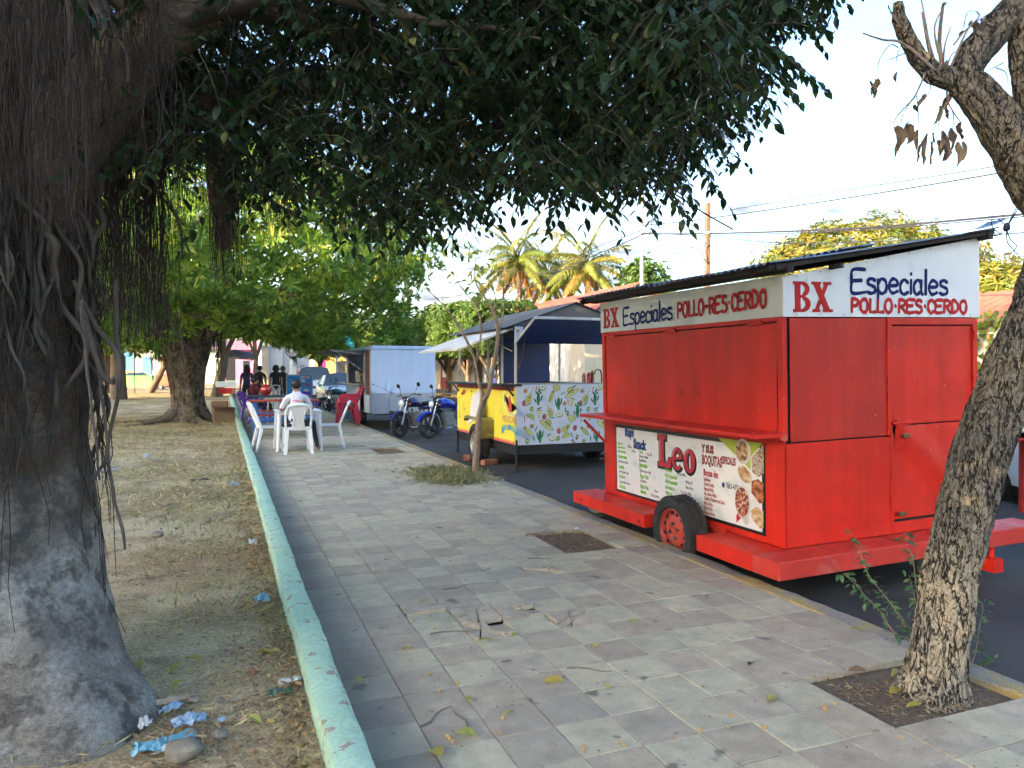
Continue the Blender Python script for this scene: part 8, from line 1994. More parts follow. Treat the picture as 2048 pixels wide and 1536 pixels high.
# vine-covered wall with tiled roof at the right edge
hv = house_x('house with orange-red tiled roof behind the vine at the right edge', 16.4, 3.0, 15.0, 2.55, WHITEW, 3.5, mat('orange_tile_roof', (0.46, 0.13, 0.07), 0.7, 0.15, 3), 5.0)
vn = thing('vine_hedge', 'yellow-green leafy vine climbing the wall at the right edge', 'vine', (15.6, 9.0, 0.0))
q = MB(); q.box((.1, -5.0, 0), (.35, 6.5, 2.3)); q.build('wall_behind', WHITEW, vn)
VINE = leaf_mat('vine_leaf', [(0.0, (0.07, 0.12, 0.02)), (0.5, (0.14, 0.19, 0.03)), (0.85, (0.28, 0.26, 0.05)), (1.0, (0.40, 0.22, 0.05))], .4, .5)
n = 5200; P1 = np.stack([nr.uniform(-.35, .15, n), nr.uniform(-4.8, 6.4, n), nr.uniform(0.3, 2.75, n)], 1); N1 = unit(np.tile([-1.0, -.3, .3], (n, 1)) + nr.normal(0, .35, (n, 3)))
dn = unit(nr.normal(0, .6, (n, 3)) + np.array([-.2, 0, -.6])); l = nr.uniform(.09, .17, n)
o = link('leaves', leaves('leaves', P1, dn, N1, l, l * .8, VINE, .2, .15, False), vn); o['kind'] = 'stuff'
# row of painted houses closing the view
def house_y(label, u0, u1, Y, h, wm, roof_m, base=0.0, door=None, windows=(), band=None):
	x0, x1 = on_y(u0, Y), on_y(u1, Y); t = thing('painted_house', label, 'house', (x0, Y, base)); W_ = x1 - x0
	q = MB(); q.box((0, 0, 0), (W_, 6, h)); q.build('wall', wm, t)
	q = MB(); q.add([(-.2, -.6, h - .1), (W_ + .2, -.6, h - .1), (W_ + .2, 3, h + .9), (-.2, 3, h + .9), (W_ + .2, 6.4, h - .1), (-.2, 6.4, h - .1)], [(0, 1, 2, 3), (3, 2, 4, 5)]); q.build('roof', roof_m, t)
	q = MB(); q.prism([(-.15, h - .25), (W_ + .15, h - .25), (W_ + .15, h), (-.15, h)], .25, T=frame((1, 0, 0), (0, 0, 1), (0, -1, 0), (0, 0, 0))); q.build('cornice', wm, t)
	def opening(a, b, z0, z1, m, nm):
		q = MB(); q.box((a * W_, -.02, z0), (b * W_, .05, z1)); o = q.build(nm, m, t); q = MB(); q.box((a * W_ - .1, -.06, z1), (b * W_ + .1, 0, z1 + .12)); q.build('lintel', wm, o)
	if door: opening(door[0], door[1], 0, door[2], door[3], 'door')
	for a, b in windows:
		opening(a, b, 1.0, 2.2, WINDG, 'window')
	if band: q = MB(); q.box((0, -.03, 0), (W_, -.003, .9)); q.build('painted_band', band, t)
	return t
RT_ = mat('rusty_roof', (0.22, 0.13, 0.10), 0.7, 0.2, 2); RT2 = mat('zinc_roof', (0.34, 0.36, 0.38), 0.5, 0.1, 2)
BLUEH = wallm('blue_wall', (0.06, 0.20, 0.52)); BLUEH2 = wallm('bright_blue_wall', (0.12, 0.32, 0.66)); GREENH = wallm('green_wall', (0.06, 0.34, 0.18)); PINKH = wallm('pink_wall', (0.66, 0.22, 0.42)); YELH = wallm('ochre_wall', (0.62, 0.38, 0.14)); PALEG = wallm('pale_green_wall', (0.35, 0.55, 0.45)); MAGH = wallm('magenta_wall', (0.52, 0.04, 0.22))
Yh = 72.0
house_y('deep blue house at the far left beyond the park', 120, 206, Yh, 3.3, BLUEH, RT_, .5, (.55, .75, 2.2, DOORK))
house_y('bright blue house with barred window beyond the planter walls', 206, 268, Yh, 3.5, BLUEH2, RT_, .5, None, ((.45, .72),), wallm('ochre_band', (0.55, 0.36, 0.12)))
house_y('pale house with white roof edge beyond the park', 268, 352, Yh, 3.1, wallm('pale_grey_wall', (0.52, 0.50, 0.47)), RT2, .5, (.2, .42, 2.1, BLUEH2))
house_y('green house with dark doorway left of the big park tree', 352, 404, Yh, 3.6, GREENH, RT_, .5, (.12, .52, 2.6, DOORK))
house_y('pale green house hidden behind the park tree', 404, 446, Yh, 3.2, PALEG, RT_, .2)
house_y('pink house with black doorway at the end of the pavement', 446, 512, Yh, 3.3, PINKH, mat('pink_roof', (0.50, 0.20, 0.24), 0.6, 0.1, 2), .1, (.08, .36, 2.6, DOORK), ((.6, .8),))
house_y('ochre house with grey shutter behind the power pole', 596, 640, Yh, 3.2, YELH, RT2, .1, (.35, .78, 2.4, SHUT))
house_y('narrow magenta house beside the ochre one', 640, 652, Yh, 3.3, MAGH, RT_, .1)
house_y('yellow house behind the parked cars at the end of the street', 652, 760, Yh, 3.0, YELH, RT_, .1, None, ((.2, .35), (.6, .75)), PALEG)
house_y('white house at the far right end of the street', 760, 880, Yh, 3.2, WHITEW, RT_, .1, (.4, .5, 2.2, DOORK))
# white container
cx0, cx1 = on_y(524, 58), on_y(618, 58)
ct = thing('shipping_container', 'tall white container with double doors at the end of the street', 'container', (cx0, 58, -.15)); W_ = cx1 - cx0
q = MB(); q.box((0, 0, .15), (W_, 6, 3.35)); q.build('box', mat('container_white', (0.62, 0.66, 0.68), 0.5, 0.06, 1.5, dirt=(0.45, 0.47, 0.48), damt=.4), ct)
q = MB(); q.box((-.02, -.05, .15), (.42, -.002, 3.37)); q.build('corner_panel', CREAMW, ct)
for k in range(3): q = MB(); q.box((.55 + k * (W_ - .6) / 3, -.06, .3), (.60 + k * (W_ - .6) / 3, -.004, 3.2)); q.build('lock_rod', SHUT, ct)
q = MB(); q.box((0, -.07, 3.25), (W_, -.003, 3.42)); q.build('header', SHUT, ct)
# planter walls and stall in the park
def low_wall(label, u0, u1, d, h, m, base):
	a, b = at(u0, 740, d), at(u1, 740, d); t = thing('planter_wall', label, 'low wall', (a.x, a.y, base)); q = MB(); L_ = (b - a).length; an = math.atan2(b.y - a.y, b.x - a.x); t.rotation_euler = (0, 0, an)
	q.box((0, 0, -.3), (L_, .3, h)); q.build('masonry', m, t, .01); q = MB(); q.box((-.04, -.04, h), (L_ + .04, .34, h + .07)); q.build('coping', m, t, .01)
low_wall('orange part of the low planter wall in the park', 226, 250, 52, .46, wallm('orange_wall', (0.50, 0.15, 0.05)), .52)
low_wall('bright green part of the low planter wall in the park', 250.5, 303, 52, .46, wallm('lime_green_wall', (0.15, 0.50, 0.12)), .52)
low_wall('red-brown low wall behind the thin grey tree', 316, 342, 57, .55, wallm('redbrown_wall', (0.38, 0.09, 0.05)), .55)
low_wall('dark blue low wall left of the red-brown one', 304, 317, 57, .45, wallm('slate_blue_wall', (0.09, 0.13, 0.20)), .55)
low_wall('yellow low wall at the far left of the park', 165, 190, 57, .5, wallm('yellow_low_wall', (0.58, 0.40, 0.08)), .55)
low_wall('yellow end of the park wall beside the big tree trunk', 345, 375, 57, .5, wallm('yellow_low_wall', (0.58, 0.40, 0.08)), .55)
st = thing('market_stall', 'stall under a black tarpaulin near the pink house', 'stall', (on_y(470, 50), 50, 0.0))
q = MB(); q.add([(-1.2, -1, 2.2), (1.3, -1, 2.05), (1.4, 1.2, 2.5), (-1.1, 1.2, 2.6), (0, 0, 2.75)], [(0, 1, 4), (1, 2, 4), (2, 3, 4), (3, 0, 4)]); q.build('tarpaulin', BLKC, st)
for x, y in ((-1.1, -.9), (1.2, -.9), (1.2, 1.1), (-1.0, 1.1)): q = MB(); q.cyl((x, y, 0), (x, y, 2.15), .03, n=8); q.build('pole', BLACK, st)
q = MB(); q.box((-.9, -.7, .7), (.9, .2, .78)); q.build('table_top', PALEG, st)
vc = thing('vending_cart', 'small white vending cart beyond the end of the green curb', 'cart', (on_y(451, 42), 42, 0.0))
q = MB(); q.box((-.5, -.35, .55), (.5, .35, .85)); q.build('box', PWHITE, vc, .03); q = MB(); q.box((-.35, -.3, .2), (.35, .3, .5)); q.build('tray', TRED, vc)
for s in (-1, 1): q = MB(); q.lathe([(.2, -.02), (.25, -.02), (.25, .02), (.2, .02)], 18, T=frame((0, 1, 0), (0, 0, 1), (1, 0, 0), (s * .42, 0, .25)), closed=True); q.build('wheel', TYRE, vc)
# ================================================================ poles and wires
def pole(name, label, u, d, top_v, r0, r1, m, base=0.0, square=False):
	p = at(u, 740, d); t = thing(name, label, 'pole', (p.x, p.y, base)); h = at(u, top_v, d).z - base; q = MB()
	q.tube([(0, 0, -.3), (0, 0, h * .5), (0, 0, h)], [r0, (r0 + r1) / 2, r1], 4 if square else 14, smooth=not square); q.build('shaft', m, t)
	return t, h
WOODP = mat('weathered_pole', (0.17, 0.10, 0.07), 0.85, 0.25, 4, 0.4, 30, stretch=(1, 1, .2)); GALV = mat('galvanised_steel', (0.42, 0.45, 0.48), 0.45, 0.08, 4, metal=.4); CONC = mat('pole_concrete', (0.34, 0.33, 0.31), 0.85, 0.15, 3)
t, h = pole('utility_pole', 'square brown timber pole with a bare top above the red cart roof', 1414, 21.3, 408, .10, .085, WOODP, 0, True)
q = MB(); q.tube([(-.05, -.12, h - 1.75), (-.25, -.14, h - 1.6), (-.3, -.14, h - 1.3), (-.12, -.13, h - 1.15)], .014, 6); q.build('cable_loop', BLACK, t)
q = MB(); q.lathe([(.105, -.03), (.12, -.03), (.12, .03), (.105, .03)], 14, T=Matrix.Translation((0, 0, h - .85)), closed=True); q.build('clamp', SHUT, t)
pole('lamp_post', 'smooth grey steel lamp post behind the red cart', 1283, 24.6, 300, .075, .05, GALV)
t, h = pole('utility_pole', 'slim concrete pole far up the street above the pale trailer', 815, 60, 598, .16, .10, CONC)
q = MB(); q.box((-.7, -.05, h - .5), (.7, .05, h - .4)); q.build('crossarm', CONC, t)
t, h = pole('utility_pole', 'grey pole with electric meter and black cable coils behind the standing group', 586, 33, 640, .15, .12, mat('pole_pale_paint', (0.50, 0.55, 0.56), 0.8, 0.1, 3))
q = MB(); q.box((-.14, -.30, 2.05), (.14, -.15, 2.55)); mt_ = q.build('meter_box', SHUT, t, .02); q = MB(); q.lathe([(0, 0), (.09, 0), (.09, .06), (0, .08)], 16, T=frame((1, 0, 0), (0, 0, 1), (0, -1, 0), (0, -.30, 2.33))); q.build('meter_glass', LENS, mt_)
for k in range(6): q = MB(); x = -.25 + .07 * k; q.tube([(x * .3, -.16, 3.6), (x, -.2, 2.9), (x * 1.3, -.22, 2.2 - .1 * k % 3), (x * .6, -.2, 1.95), (x * .2, -.18, 2.4)], .018, 6); q.build('cable_coil', BLACK, t)
q = MB(); q.box((-.13, -.165, 1.2), (.13, -.155, 1.6)); q.build('notice', PWHITE, t)
t, h = pole('lamp_post', 'thin pale post with a teal pennant behind the silver sedan', 673, 41, 660, .06, .05, GALV)
q = MB(); q.add([(0, -.06, 3.3), (.9, -.06, 2.6), (.95, -.06, 3.5)], [(0, 1, 2)]); q.add([(0, -.07, 3.3), (.9, -.07, 2.6), (.95, -.07, 3.5)], [(2, 1, 0)]); q.build('pennant', mat('teal_cloth', (0.03, 0.34, 0.36), 0.8), t)
def wire(label, pts, r_=.010, m=None):
	r_ *= 1.7
	P = [at(*p) for p in pts]; c = sum(P, Vector()) / len(P); q = MB(); P = [Vector(p) for p in smooth_pts([tuple(p - c) for p in P], 6)]; q.tube(P, r_, 5)
	tag(q.build('overhead_cable', m or CAB, None, loc=c), label, 'cable', 'overhead cables')
CAB = mat('cable_sheath', (0.03, 0.032, 0.045), 0.5)
wire('uppermost thin overhead cable running right from the bare timber pole', [(1283, 446, 24.6), (1414, 428, 21.3), (1700, 380, 17), (2000, 332, 13.5), (2300, 270, 11)], .006)
wire('second overhead cable just below the topmost, right of the timber pole', [(1283, 452, 24.6), (1414, 438, 21.3), (1700, 396, 17), (2010, 345, 13.5), (2300, 290, 11)], .009)
wire('thick black overhead cable crossing the timber pole at its clamp', [(1283, 468, 24.6), (1414, 468, 21.3), (1700, 458, 17), (2048, 429, 13), (2300, 405, 11)], .014)
wire('thin overhead cable close under the thick black one', [(1414, 472, 21.3), (1700, 462, 17), (2048, 434, 13), (2300, 412, 11)], .007)
wire('overhead cable dropping gently towards the golden mango tree', [(1283, 466, 24.6), (1414, 474, 21.3), (1570, 487, 20), (1800, 482, 17), (2048, 466, 13)], .007)
wire('black diagonal cable passing in front of the palms', [(1283, 468, 24.6), (1262, 480, 24.8), (1150, 528, 30), (1044, 581, 38), (960, 615, 48)], .014)
wire('thin diagonal cable over the palms, next to the black one', [(1283, 462, 24.6), (1180, 500, 29), (1050, 560, 38), (815, 612, 60)], .010)
wire('thin cable sagging from the timber pole to the lamp post and the palms', [(1400, 490, 21.3), (1340, 508, 23), (1220, 520, 26), (1080, 545, 34), (900, 535, 45)], .007)
wire('upper of the far cables left of the palms', [(815, 604, 60), (930, 590, 50), (1040, 570, 40)], .012)
wire('lower of the far cables above the clipped trees', [(815, 614, 60), (900, 620, 55), (1000, 612, 46), (1090, 590, 38)], .012)
wire('thin cable slanting down from the lamp post to the red cart roof', [(1288, 466, 24.6), (1340, 500, 22), (1380, 532, 20)], .006)
wire('thin cable slanting from the lamp post past the timber pole', [(1288, 462, 24.6), (1360, 484, 22.5), (1402, 508, 21.2)], .006)
wire('cable running from the timber pole down to the right behind the roof', [(1420, 508, 21.3), (1470, 530, 22), (1510, 545, 23)], .006)
wire('thin cable crossing the sky left of the sapling', [(700, 520, 40), (830, 552, 38), (960, 590, 38)], .008)
# tangle of cable hooked over the cart roof
kt = thing('cable_tangle', 'black cable knot hanging between the leaning trunk and the cart roof', 'cable', at(2010, 455, 4.6))
q = MB(); q.ball((0, 0, 0), (.022, .02, .028), 10, 8, jit=.2, seed=1); q.build('knot', CAB, kt)
for l in ([(2036, 400), (2025, 425), (2010, 455)], [(2010, 455), (1995, 440), (1980, 442), (1984, 458), (2000, 470)], [(2010, 460), (2018, 480), (2030, 492), (2022, 505), (2006, 508)], [(2010, 460), (2012, 485), (2024, 500), (2034, 510)], [(2002, 465), (1990, 472), (1978, 470)], [(2040, 405), (2020, 440), (2010, 455)]):
	q = MB(); P = [Vector(p) for p in smooth_pts([tuple(at(u, v, 4.6) - kt.location) for u, v in l], 5)]; q.tube(P, .0035, 5); q.build('strand', CAB, kt)
# ================================================================ litter, leaves, grass
def gpos(u, v, z=0.0):
	d = 1480 * (CAM_H - z) / (v - 740); p = at(u, v, d); return Vector((p.x, p.y, z))
# dry straw, leaf litter and pebbles over the park ground
n = 46000; X_ = nr.uniform(-4.2, .33, n); Y_ = 1.6 + (nr.random(n) ** 1.6) * 11.0
dens = np.array([noise.noise(Vector((x * .8, y * .8, 7))) + .5 * noise.noise(Vector((x * 3, y * 3, 2))) for x, y in zip(X_, Y_)]); k = dens > nr.normal(-.05, .22, n); X_, Y_ = X_[k], Y_[k]; n = len(X_)
k = np.hypot(X_ - FB.x, Y_ - FB.y) > .62; X_, Y_ = X_[k], Y_[k]; n = len(X_)
a = nr.uniform(0, 6.28, n); el = np.abs(nr.normal(.02, .10, n)); P_ = np.stack([X_, Y_, nr.uniform(.002, .018, n)], 1); D_ = np.stack([np.cos(a), np.sin(a), el], 1); l = nr.uniform(.03, .10, n)
STRAW = leaf_mat('straw', [(0.0, (0.38, 0.285, 0.15)), (0.4, (0.52, 0.41, 0.225)), (0.75, (0.62, 0.52, 0.31)), (0.9, (0.30, 0.24, 0.15)), (1.0, (0.20, 0.22, 0.09))], .15, .8, .2)
tag(link('dry_grass', leaves('dry_grass', P_, D_, np.tile([0, 0, 1.0], (n, 1)) + nr.normal(0, .4, (n, 3)), l, l * .07, STRAW, .1, -.12, True)), 'dry straw-coloured grass scattered over the park ground', 'grass', kind='stuff')
n = 9000; Y_ = 1.6 + (nr.random(n) ** 1.5) * 14.0; edge = nr.random(n) < .5; X_ = np.where(edge, .335 - np.abs(nr.normal(0, .16, n)), nr.uniform(-4.0, .32, n)); k = np.hypot(X_ - FB.x, Y_ - FB.y) > .60; X_, Y_ = X_[k], Y_[k]; n = len(X_)
a = nr.uniform(0, 6.28, n); P_ = np.stack([X_, Y_, nr.uniform(.002, .022, n)], 1); D_ = np.stack([np.cos(a), np.sin(a), nr.normal(.05, .18, n)], 1); l = nr.uniform(.018, .050, n)
LITTER = leaf_mat('leaf_litter_brown', [(0.0, (0.17, 0.10, 0.055)), (0.4, (0.28, 0.18, 0.10)), (0.8, (0.40, 0.29, 0.17)), (0.95, (0.48, 0.38, 0.12)), (1.0, (0.36, 0.14, 0.05))], .12, .8, .2)
tag(link('leaf_litter', leaves('leaf_litter', P_, D_, np.tile([0, 0, 1.0], (n, 1)) + nr.normal(0, .55, (n, 3)), l, l * .34, LITTER, .5, .25)), 'brown leaf litter drifted against the green curb', 'leaf litter', kind='stuff')
n = 16000; X_ = nr.uniform(-9, .33, n); Y_ = nr.uniform(8, 26, n); a = nr.uniform(0, 6.28, n); P_ = np.stack([X_, Y_, np.where(Y_ > 14, -.052, .0) + nr.uniform(0, .02, n)], 1); D_ = np.stack([np.cos(a), np.sin(a), np.abs(nr.normal(.1, .25, n))], 1); l = nr.uniform(.06, .17, n)
tag(link('dry_grass', leaves('dry_grass', P_, D_, np.tile([0, 0, 1.0], (n, 1)) + nr.normal(0, .4, (n, 3)), l, l * .16, STRAW, .1, -.12, True)), 'thin dry grass farther across the lawn', 'grass', kind='stuff')
# green tufts
n = 2600; c = [(-.1, 6.4), (-.15, 7.6), (.1, 8.8), (-.6, 9.6), (.1, 10.6), (-1.0, 11.5), (.12, 5.0), (-.4, 8.3)]; ci = nr.integers(0, len(c), n); ca = np.array(c)[ci]
P_ = np.stack([ca[:, 0] + nr.normal(0, .28, n), ca[:, 1] + nr.normal(0, .42, n), np.full(n, -.004)], 1); P_ = P_[P_[:, 0] < .33]; n = len(P_); D_ = np.stack([nr.normal(0, .5, n), nr.normal(0, .5, n), nr.uniform(.4, 1, n)], 1); l = nr.uniform(.03, .08, n)
GRN = leaf_mat('tuft_green', [(0.0, (0.12, 0.15, 0.05)), (0.5, (0.20, 0.22, 0.08)), (1.0, (0.33, 0.30, 0.14))], .25, .6)
tag(link('grass_tufts', leaves('grass_tufts', P_, D_, nr.normal(0, 1, (n, 3)), l, l * .12, GRN, .1, .2, True)), 'low green grass tufts along the park side of the curb', 'grass', kind='stuff')
# crumbs and small twigs over pavement
n = 900; P_ = np.stack([nr.uniform(.5, 3.25, n), 1.8 + nr.random(n) ** 1.5 * 8, np.full(n, .004)], 1); near = nr.random(n) < .45; P_[near, 0] = .5 + np.abs(nr.normal(0, .35, near.sum())); a = nr.uniform(0, 6.28, n); D_ = np.stack([np.cos(a), np.sin(a), np.zeros(n)], 1); l = nr.uniform(.006, .022, n)
tag(link('pavement_crumbs', leaves('pavement_crumbs', P_, D_, np.tile([0, 0, 1.0], (n, 1)) + nr.normal(0, .2, (n, 3)), l, l * .5, LITTER, .4, -.1, True)), 'tiny brown crumbs and bits of leaf strewn over the paving', 'debris', kind='stuff')
FRUIT = mat('fig_fruit', (0.52, 0.30, 0.10), 0.6, 0.2, 8)
fm = MB(); fm.ball((0, 0, .006), .007, 8, 6); fmesh = fm.mesh('fig_fruit', FRUIT)
for u, v in ((898, 1487), (905, 1493), (893, 1483), (860, 1355), (1170, 1505), (1250, 1500), (1240, 1495), (1168, 1512), (878, 1390), (1000, 1475), (820, 1300), (1535, 1465), (1466, 1440), (1810, 1485), (1652, 1418), (1655, 1426), (1660, 1430), (1675, 1416), (1404, 1470), (1460, 1465), (856, 1247), (868, 1262), (1006, 1445), (915, 1375)):
	p = gpos(u, v); o = link('fallen_fig', fmesh, None, (p.x, p.y, .001)); s = rnd.uniform(.8, 1.3); o.scale = (s, s, s); tag(o, 'tiny round orange-brown fig fruit fallen on the paving tiles', 'fig', 'fallen fig fruits on the paving')
# fallen yellow leaves, one by one
def curled(w_, c_, seed):
	r_ = random.Random(seed); q = MB(); n = 7; vs = []
	for i in range(n + 1):
		t = i / n; ww = w_ * math.sin(math.pi * (.04 + .94 * t)) ** .8; z = .10 * c_ * math.sin(math.pi * t) + r_.uniform(-.01, .01)
		vs += [(-ww, t - .5, z + c_ * .35 * ww), (0, t - .5, z - .02), (ww, t - .5, z + c_ * .45 * ww)]
	q.add(vs, [(3 * i + j, 3 * i + j + 1, 3 * i + j + 4, 3 * i + j + 3) for i in range(n) for j in range(2)], smooth=True)
	return q
lm_ = [curled(.24, .9, 1).mesh('fallen_leaf', YEL_LEAF), curled(.20, 1.3, 2).mesh('fallen_leaf', YEL_LEAF), curled(.27, .6, 3).mesh('fallen_leaf', YEL_LEAF)]
lb_m = curled(.26, 1.1, 4).mesh('fallen_leaf', DEAD_LEAF)
spots = [(812, 1309, 'beside the crack', .10), (968, 1290, 'below the lifted tiles', .11), (1108, 1372, 'in the middle of the paving', .12), (937, 1407, 'left of the dark stain', .08), (1018, 1438, 'under the dark stain', .08), (932, 1480, 'near the bottom edge', .12), (872, 1518, 'at the bottom edge beside the curb', .13), (1268, 1249, 'right of the broken tiles', .10), (1195, 1299, 'greenish, on the middle tiles', .09), (1216, 1382, 'small, right of the middle', .06), (1029, 1277, 'on the broken tiles', .07), (846, 1210, 'left of the broken tiles', .08), (742, 1150, 'near the curb', .07), (816, 1163, 'on the inner tiles', .05), (1260, 1138, 'near the cart wheel', .06), (1058, 1076, 'on the soil pit by the wheel', .10), (1115, 1092, 'dry, in the soil pit', .10), (1155, 1072, 'pale, in the soil pit', .09), (1550, 1408, 'green, left of the tree pit', .09), (1798, 1358, 'on the tree pit edge', .11), (1720, 1352, 'long dry, in the tree pit', .10), (1800, 1392, 'bright yellow, at the trunk foot', .12), (1835, 1422, 'at the near edge of the tree pit', .08), (1720, 1268, 'on the kerb', .10), (1505, 1338, 'brown, at a joint', .07), (830, 905, 'in the farther soil pit', .10), (716, 1370, 'by the green curb', .08), (905, 1240, 'at the raised tile edge', .07)]
for u, v, w_, s in spots:
	p = gpos(u, v); o = link('fallen_leaf', lb_m if ('dry' in w_ or 'brown' in w_) else lm_[rnd.randrange(3)], None, (p.x, p.y, .012)); s *= .78; o.scale = (s, s, s); o.rotation_euler = (rnd.gauss(0, .15), rnd.gauss(0, .15), rnd.uniform(0, 6.28)); tag(o, 'fallen leaf ' + w_, 'leaf', 'single fallen leaves')
for u, v, w_ in ((345, 1348, 'yellow leaf lying deepest among the straw'), (382, 1332, 'yellow leaf on the straw left of the curb'), (350, 1384, 'long yellow leaf on the park soil'), (525, 1320, 'yellow leaf in the litter by the curb'), (505, 1455, 'yellow leaf near the blue plastic'), (272, 1346, 'yellow leaf beside the trunk'), (530, 1230, 'yellow leaf beside the blue cup'), (440, 1378, 'yellow leaf right of the long one'), (545, 1315, 'small yellow leaf at the curb')):
	p = gpos(u, v); o = link('fallen_leaf', lm_[rnd.randrange(3)], None, (p.x, p.y, .02)); s = rnd.uniform(.07, .11); o.scale = (s, s, s); o.rotation_euler = (rnd.gauss(0, .2), rnd.gauss(0, .2), rnd.uniform(0, 6.28)); tag(o, w_, 'leaf', 'single fallen leaves')
# loose sticks on the paving
for u, v, L_, an, w_ in ((870, 1440, .22, .7, 'under the middle'), (925, 1450, .24, 1.6, 'beside the yellow leaf'), (1180, 1345, .22, -.6, 'right of the middle'), (912, 1178, .20, .3, 'above the broken tiles'), (910, 1268, .28, -.2, 'below the broken tiles'), (1080, 1120, .18, -.4, 'near the wheel')):
	p = gpos(u, v); q = MB(); P = []; x = 0
	for k in range(5): P.append((L_ * (k / 4 - .5), .012 * math.sin(k * 1.9 + u), .005))
	q.tube(P, [.004, .0045, .004, .003, .002], 6); o = q.build('fallen_stick', TWR, None, loc=p); o.rotation_euler = (0, 0, an); tag(o, 'thin dry stick on the paving ' + w_, 'stick', 'sticks on the paving')
# crumpled rubbish
def crumple(name, u, v, sx, sy, m, label, cat, h=.03, seed=0, z=0.0, rz=0.0):
	r_ = random.Random(seed); n = 9; vs = []
	for i in range(n + 1):
		for j in range(n + 1):
			a, b = i / n - .5, j / n - .5; e = 1 - .25 * noise.noise(Vector((a * 4 + seed, b * 4, 1))); rr = 1 if max(abs(a), abs(b)) < .49 else .85 + .3 * r_.random()
			vs.append((a * sx * e * rr, b * sy * e * rr, .008 + h * (.5 + .9 * noise.noise(Vector((a * 5 + seed, b * 5, 4)))) * (1 - .8 * max(abs(a), abs(b)) * 2 * .6) + h * .3 * noise.noise(Vector((a * 14, b * 14 + seed, 0)))))
	q = MB(); q.add(vs, [(i * (n + 1) + j, (i + 1) * (n + 1) + j, (i + 1) * (n + 1) + j + 1, i * (n + 1) + j + 1) for i in range(n) for j in range(n)], smooth=True)
	p = gpos(u, v, z); o = q.build(name, m, None, loc=(p.x, p.y, z)); o.rotation_euler = (0, 0, rz); return tag(o, label, cat, 'rubbish on the park ground')
PLB = mat('blue_plastic_film', (0.30, 0.42, 0.55), 0.35, 0.1, 9); PLB2 = mat('turquoise_plastic_film', (0.16, 0.38, 0.46), 0.35, 0.1, 9); PAP = mat('litter_paper', (0.62, 0.62, 0.62), 0.7, 0.1, 9); GRYB = mat('grey_plastic', (0.34, 0.37, 0.40), 0.5, 0.1, 9)
crumple('plastic_scrap', 375, 1455, .13, .10, PLB, 'pale blue crumpled plastic film, largest scrap beside the fig trunk', 'plastic scrap', .05, 1)
crumple('plastic_scrap', 345, 1492, .14, .06, PLB2, 'long turquoise plastic strip below the pale blue scrap', 'plastic scrap', .035, 2, rz=.4)
crumple('plastic_scrap', 290, 1512, .12, .08, PLB2, 'turquoise plastic scrap against the foot of the fig trunk', 'plastic scrap', .05, 3)
crumple('plastic_scrap', 335, 1428, .10, .045, PLB, 'narrow blue plastic strip above the pale blue scrap', 'plastic scrap', .03, 4, rz=.9)
crumple('plastic_scrap', 438, 1451, .03, .03, PLB, 'tiny blue plastic bit right of the pale blue scrap', 'plastic scrap', .02, 5)
crumple('foam_scrap', 284, 1462, .05, .05, PAP, 'white foam lump touching the fig trunk', 'foam scrap', .05, 6)
crumple('paper_scrap', 575, 1370, .11, .05, PAP, 'white paper scrap among leaves by the green curb', 'paper scrap', .02, 7, rz=.3)
crumple('paper_scrap', 503, 1090, .06, .13, PAP, 'upright folded paper leaning by the green curb', 'paper scrap', .05, 8)
crumple('blue_cup', 520, 1206, .09, .08, PLB2, 'crushed blue cup against the green curb', 'cup', .06, 9)
crumple('plastic_scrap', 468, 973, .12, .08, PLB, 'small blue plastic bag on the grass halfway up the curb', 'plastic scrap', .06, 10)
crumple('paper_scrap', 291, 917, .12, .12, PAP, 'white paper ball on the lawn beyond the hanging roots', 'paper scrap', .10, 11)
crumple('plastic_bag', 195, 943, .5, .18, GRYB, 'flat grey plastic bag beside the fig trunk', 'plastic bag', .03, 12)
crumple('plastic_scrap', 395, 963, .25, .09, BLKC, 'black plastic scrap on the dry lawn', 'plastic scrap', .04, 13)
crumple('cardboard_scrap', 300, 1420, .28, .06, mat('tan_card', (0.45, 0.33, 0.22), 0.8), 'tan cardboard strip right of the fig trunk', 'cardboard scrap', .02, 14, rz=.25)
crumple('cloth_rag', 555, 1395, .10, .07, mat('green_rag', (0.08, 0.14, 0.10), 0.9), 'dark green rag under the white paper scrap', 'rag', .03, 15)
crumple('paper_scrap', 1155, 1063, .05, .05, PAP, 'white paper bit in the soil pit behind the red cart wheel', 'paper scrap', .04, 16)
for k, (u, v, r_, lab) in enumerate(((360, 1522, .07, 'largest grey stone at the bottom left edge'), (435, 1482, .035, 'grey stone right of the turquoise strip'), (378, 1480, .03, 'brown stone above the turquoise strip'), (505, 1350, .026, 'reddish clod by the white paper'), (312, 1075, .05, 'dark lump on the lawn below the hanging roots'), (412, 1045, .04, 'dark clod on the soil patch'), (385, 1408, .025, 'small stone in the soil'), (435, 1410, .02, 'pinkish pebble in the soil'), (1130, 1068, .02, 'pebble in the soil pit'), (880, 955, .06, 'reddish brick lump in the weeds round the sapling'))):
	p = gpos(u, v); rock('loose_stone', (p.x, p.y, r_ * .35), (r_, r_ * .8, r_ * .6), 20 + k, mat('red_clod', (0.26, 0.12, 0.07), 0.9) if 'red' in lab else None, lab, 'stone', 'loose stones')
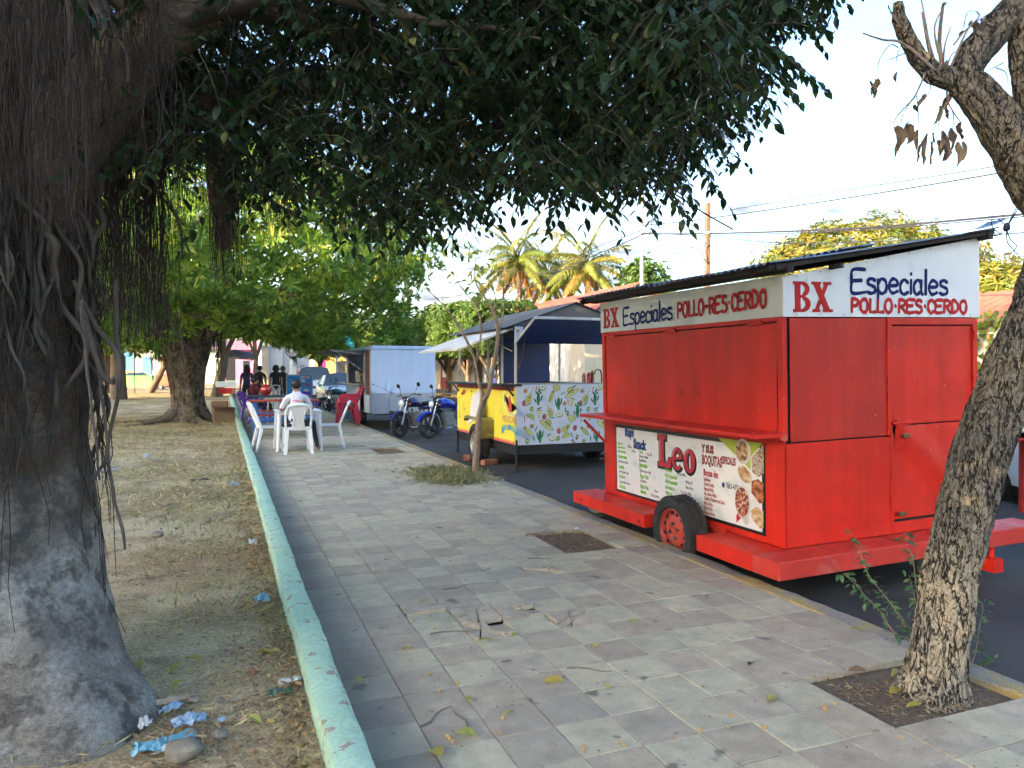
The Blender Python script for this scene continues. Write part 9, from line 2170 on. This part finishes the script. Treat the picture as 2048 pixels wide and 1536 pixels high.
# weeds: round the sapling and on the tree pit
n = 5200; P_ = np.stack([nr.normal(2.84, .21, n), nr.uniform(9.0, 10.3, n) + nr.normal(0, .14, n), np.full(n, .0)], 1); P_[:, 2] = nr.uniform(0, .05, n); D_ = np.stack([nr.normal(0, .7, n), nr.normal(0, .7, n), nr.uniform(.0, .6, n)], 1); l = nr.uniform(.04, .10, n)
WEED = leaf_mat('weed_leaf', [(0.0, (0.16, 0.17, 0.07)), (0.5, (0.25, 0.23, 0.12)), (0.8, (0.36, 0.29, 0.17)), (1.0, (0.15, 0.20, 0.06))], .2, .7)
tag(link('weed_patch', leaves('weed_patch', P_, D_, nr.normal(0, 1, (n, 3)), l, l * .20, WEED, .1, .2, True)), 'dry grey-green weeds sprawling round the sapling foot', 'weeds', kind='stuff')
for (x0, x1, y0, y1), n, nm, lab in (((2.55, 3.20, 2.22, 2.70), 480, 'pit_litter', 'dry grass and husks in the pit of the leaning tree'), ((2.55, 3.02, 5.30, 6.05), 380, 'pit_litter', 'dry stalks in the soil pit behind the cart wheel'), ((2.55, 3.02, 12.7, 13.7), 500, 'pit_litter', 'straw in the soil pit by the motorcycles')):
	P_ = np.stack([nr.uniform(x0, x1, n), nr.uniform(y0, y1, n), nr.uniform(-.022, .006, n)], 1)
	if 'leaning' in lab: P_ = P_[(P_[:, 1] < 2.55) | (P_[:, 0] < 2.8)]
	n = len(P_); a = nr.uniform(0, 6.28, n); D_ = np.stack([np.cos(a), np.sin(a), np.abs(nr.normal(0, .3, n))], 1); l = nr.uniform(.015, .045, n)
	tag(link(nm, leaves(nm, P_, D_, np.tile([0, 0, 1.0], (n, 1)) + nr.normal(0, .5, (n, 3)), l, l * .2, LITTER, .1, .1, True)), lab, 'litter', kind='stuff')
wl = leaf_mat('weed_green', [(0.0, (0.04, 0.10, 0.05)), (0.5, (0.07, 0.15, 0.07)), (1.0, (0.14, 0.22, 0.08))], .3, .5)
wlm = leaves('leaflet', [(0, 0, 0)], [(0, 1, 0)], [(0, 0, 1)], 1.0, .42, wl, .1, .1, rnds=np.zeros(1))
def weed(label, stems, d):
	b = at(stems[0][0][0], stems[0][0][1], d); t = thing('weed', label, 'weed', b, 0, 'weeds at the leaning tree'); q = None
	for l in stems:
		P = [Vector(p) for p in smooth_pts([tuple(at(u, v, d + .06 * math.sin(u * .1)) - b) for u, v in l], 4)]; q = MB(); q.tube(P, [.0035 * (1 - .6 * i / len(P)) for i in range(len(P))], 5); q.build('stem', BARK_SAP, t)
		for i in range(2, len(P)):
			for s in range(2 if i % 2 else 4):
				o = link('leaflet', wlm, t, P[i] + Vector((rnd.gauss(0, .012), rnd.gauss(0, .012), rnd.gauss(0, .012)))); k = rnd.uniform(.025, .05); o.scale = (k, k, k); o.rotation_euler = (rnd.uniform(-1, .6), rnd.uniform(-.8, .8), rnd.uniform(0, 6.28))
weed('leafy green weed with bare upper stem in front of the red cart', [[(1838, 1290), (1810, 1240), (1775, 1195), (1740, 1150), (1725, 1110), (1705, 1065)], [(1838, 1290), (1795, 1270), (1765, 1225), (1735, 1195), (1715, 1170), (1690, 1150)], [(1830, 1280), (1800, 1230), (1770, 1190)]], 3.45)
weed('short leafy weed close to the left side of the leaning trunk', [[(1845, 1230), (1838, 1180), (1830, 1120), (1818, 1075)], [(1845, 1230), (1835, 1200), (1822, 1150)]], 3.5)
weed('thin weed with yellowing leaves right of the leaning trunk', [[(1945, 1345), (1958, 1310), (1965, 1260), (1972, 1220), (1968, 1205)], [(1945, 1345), (1970, 1335), (1995, 1325)]], 3.6)
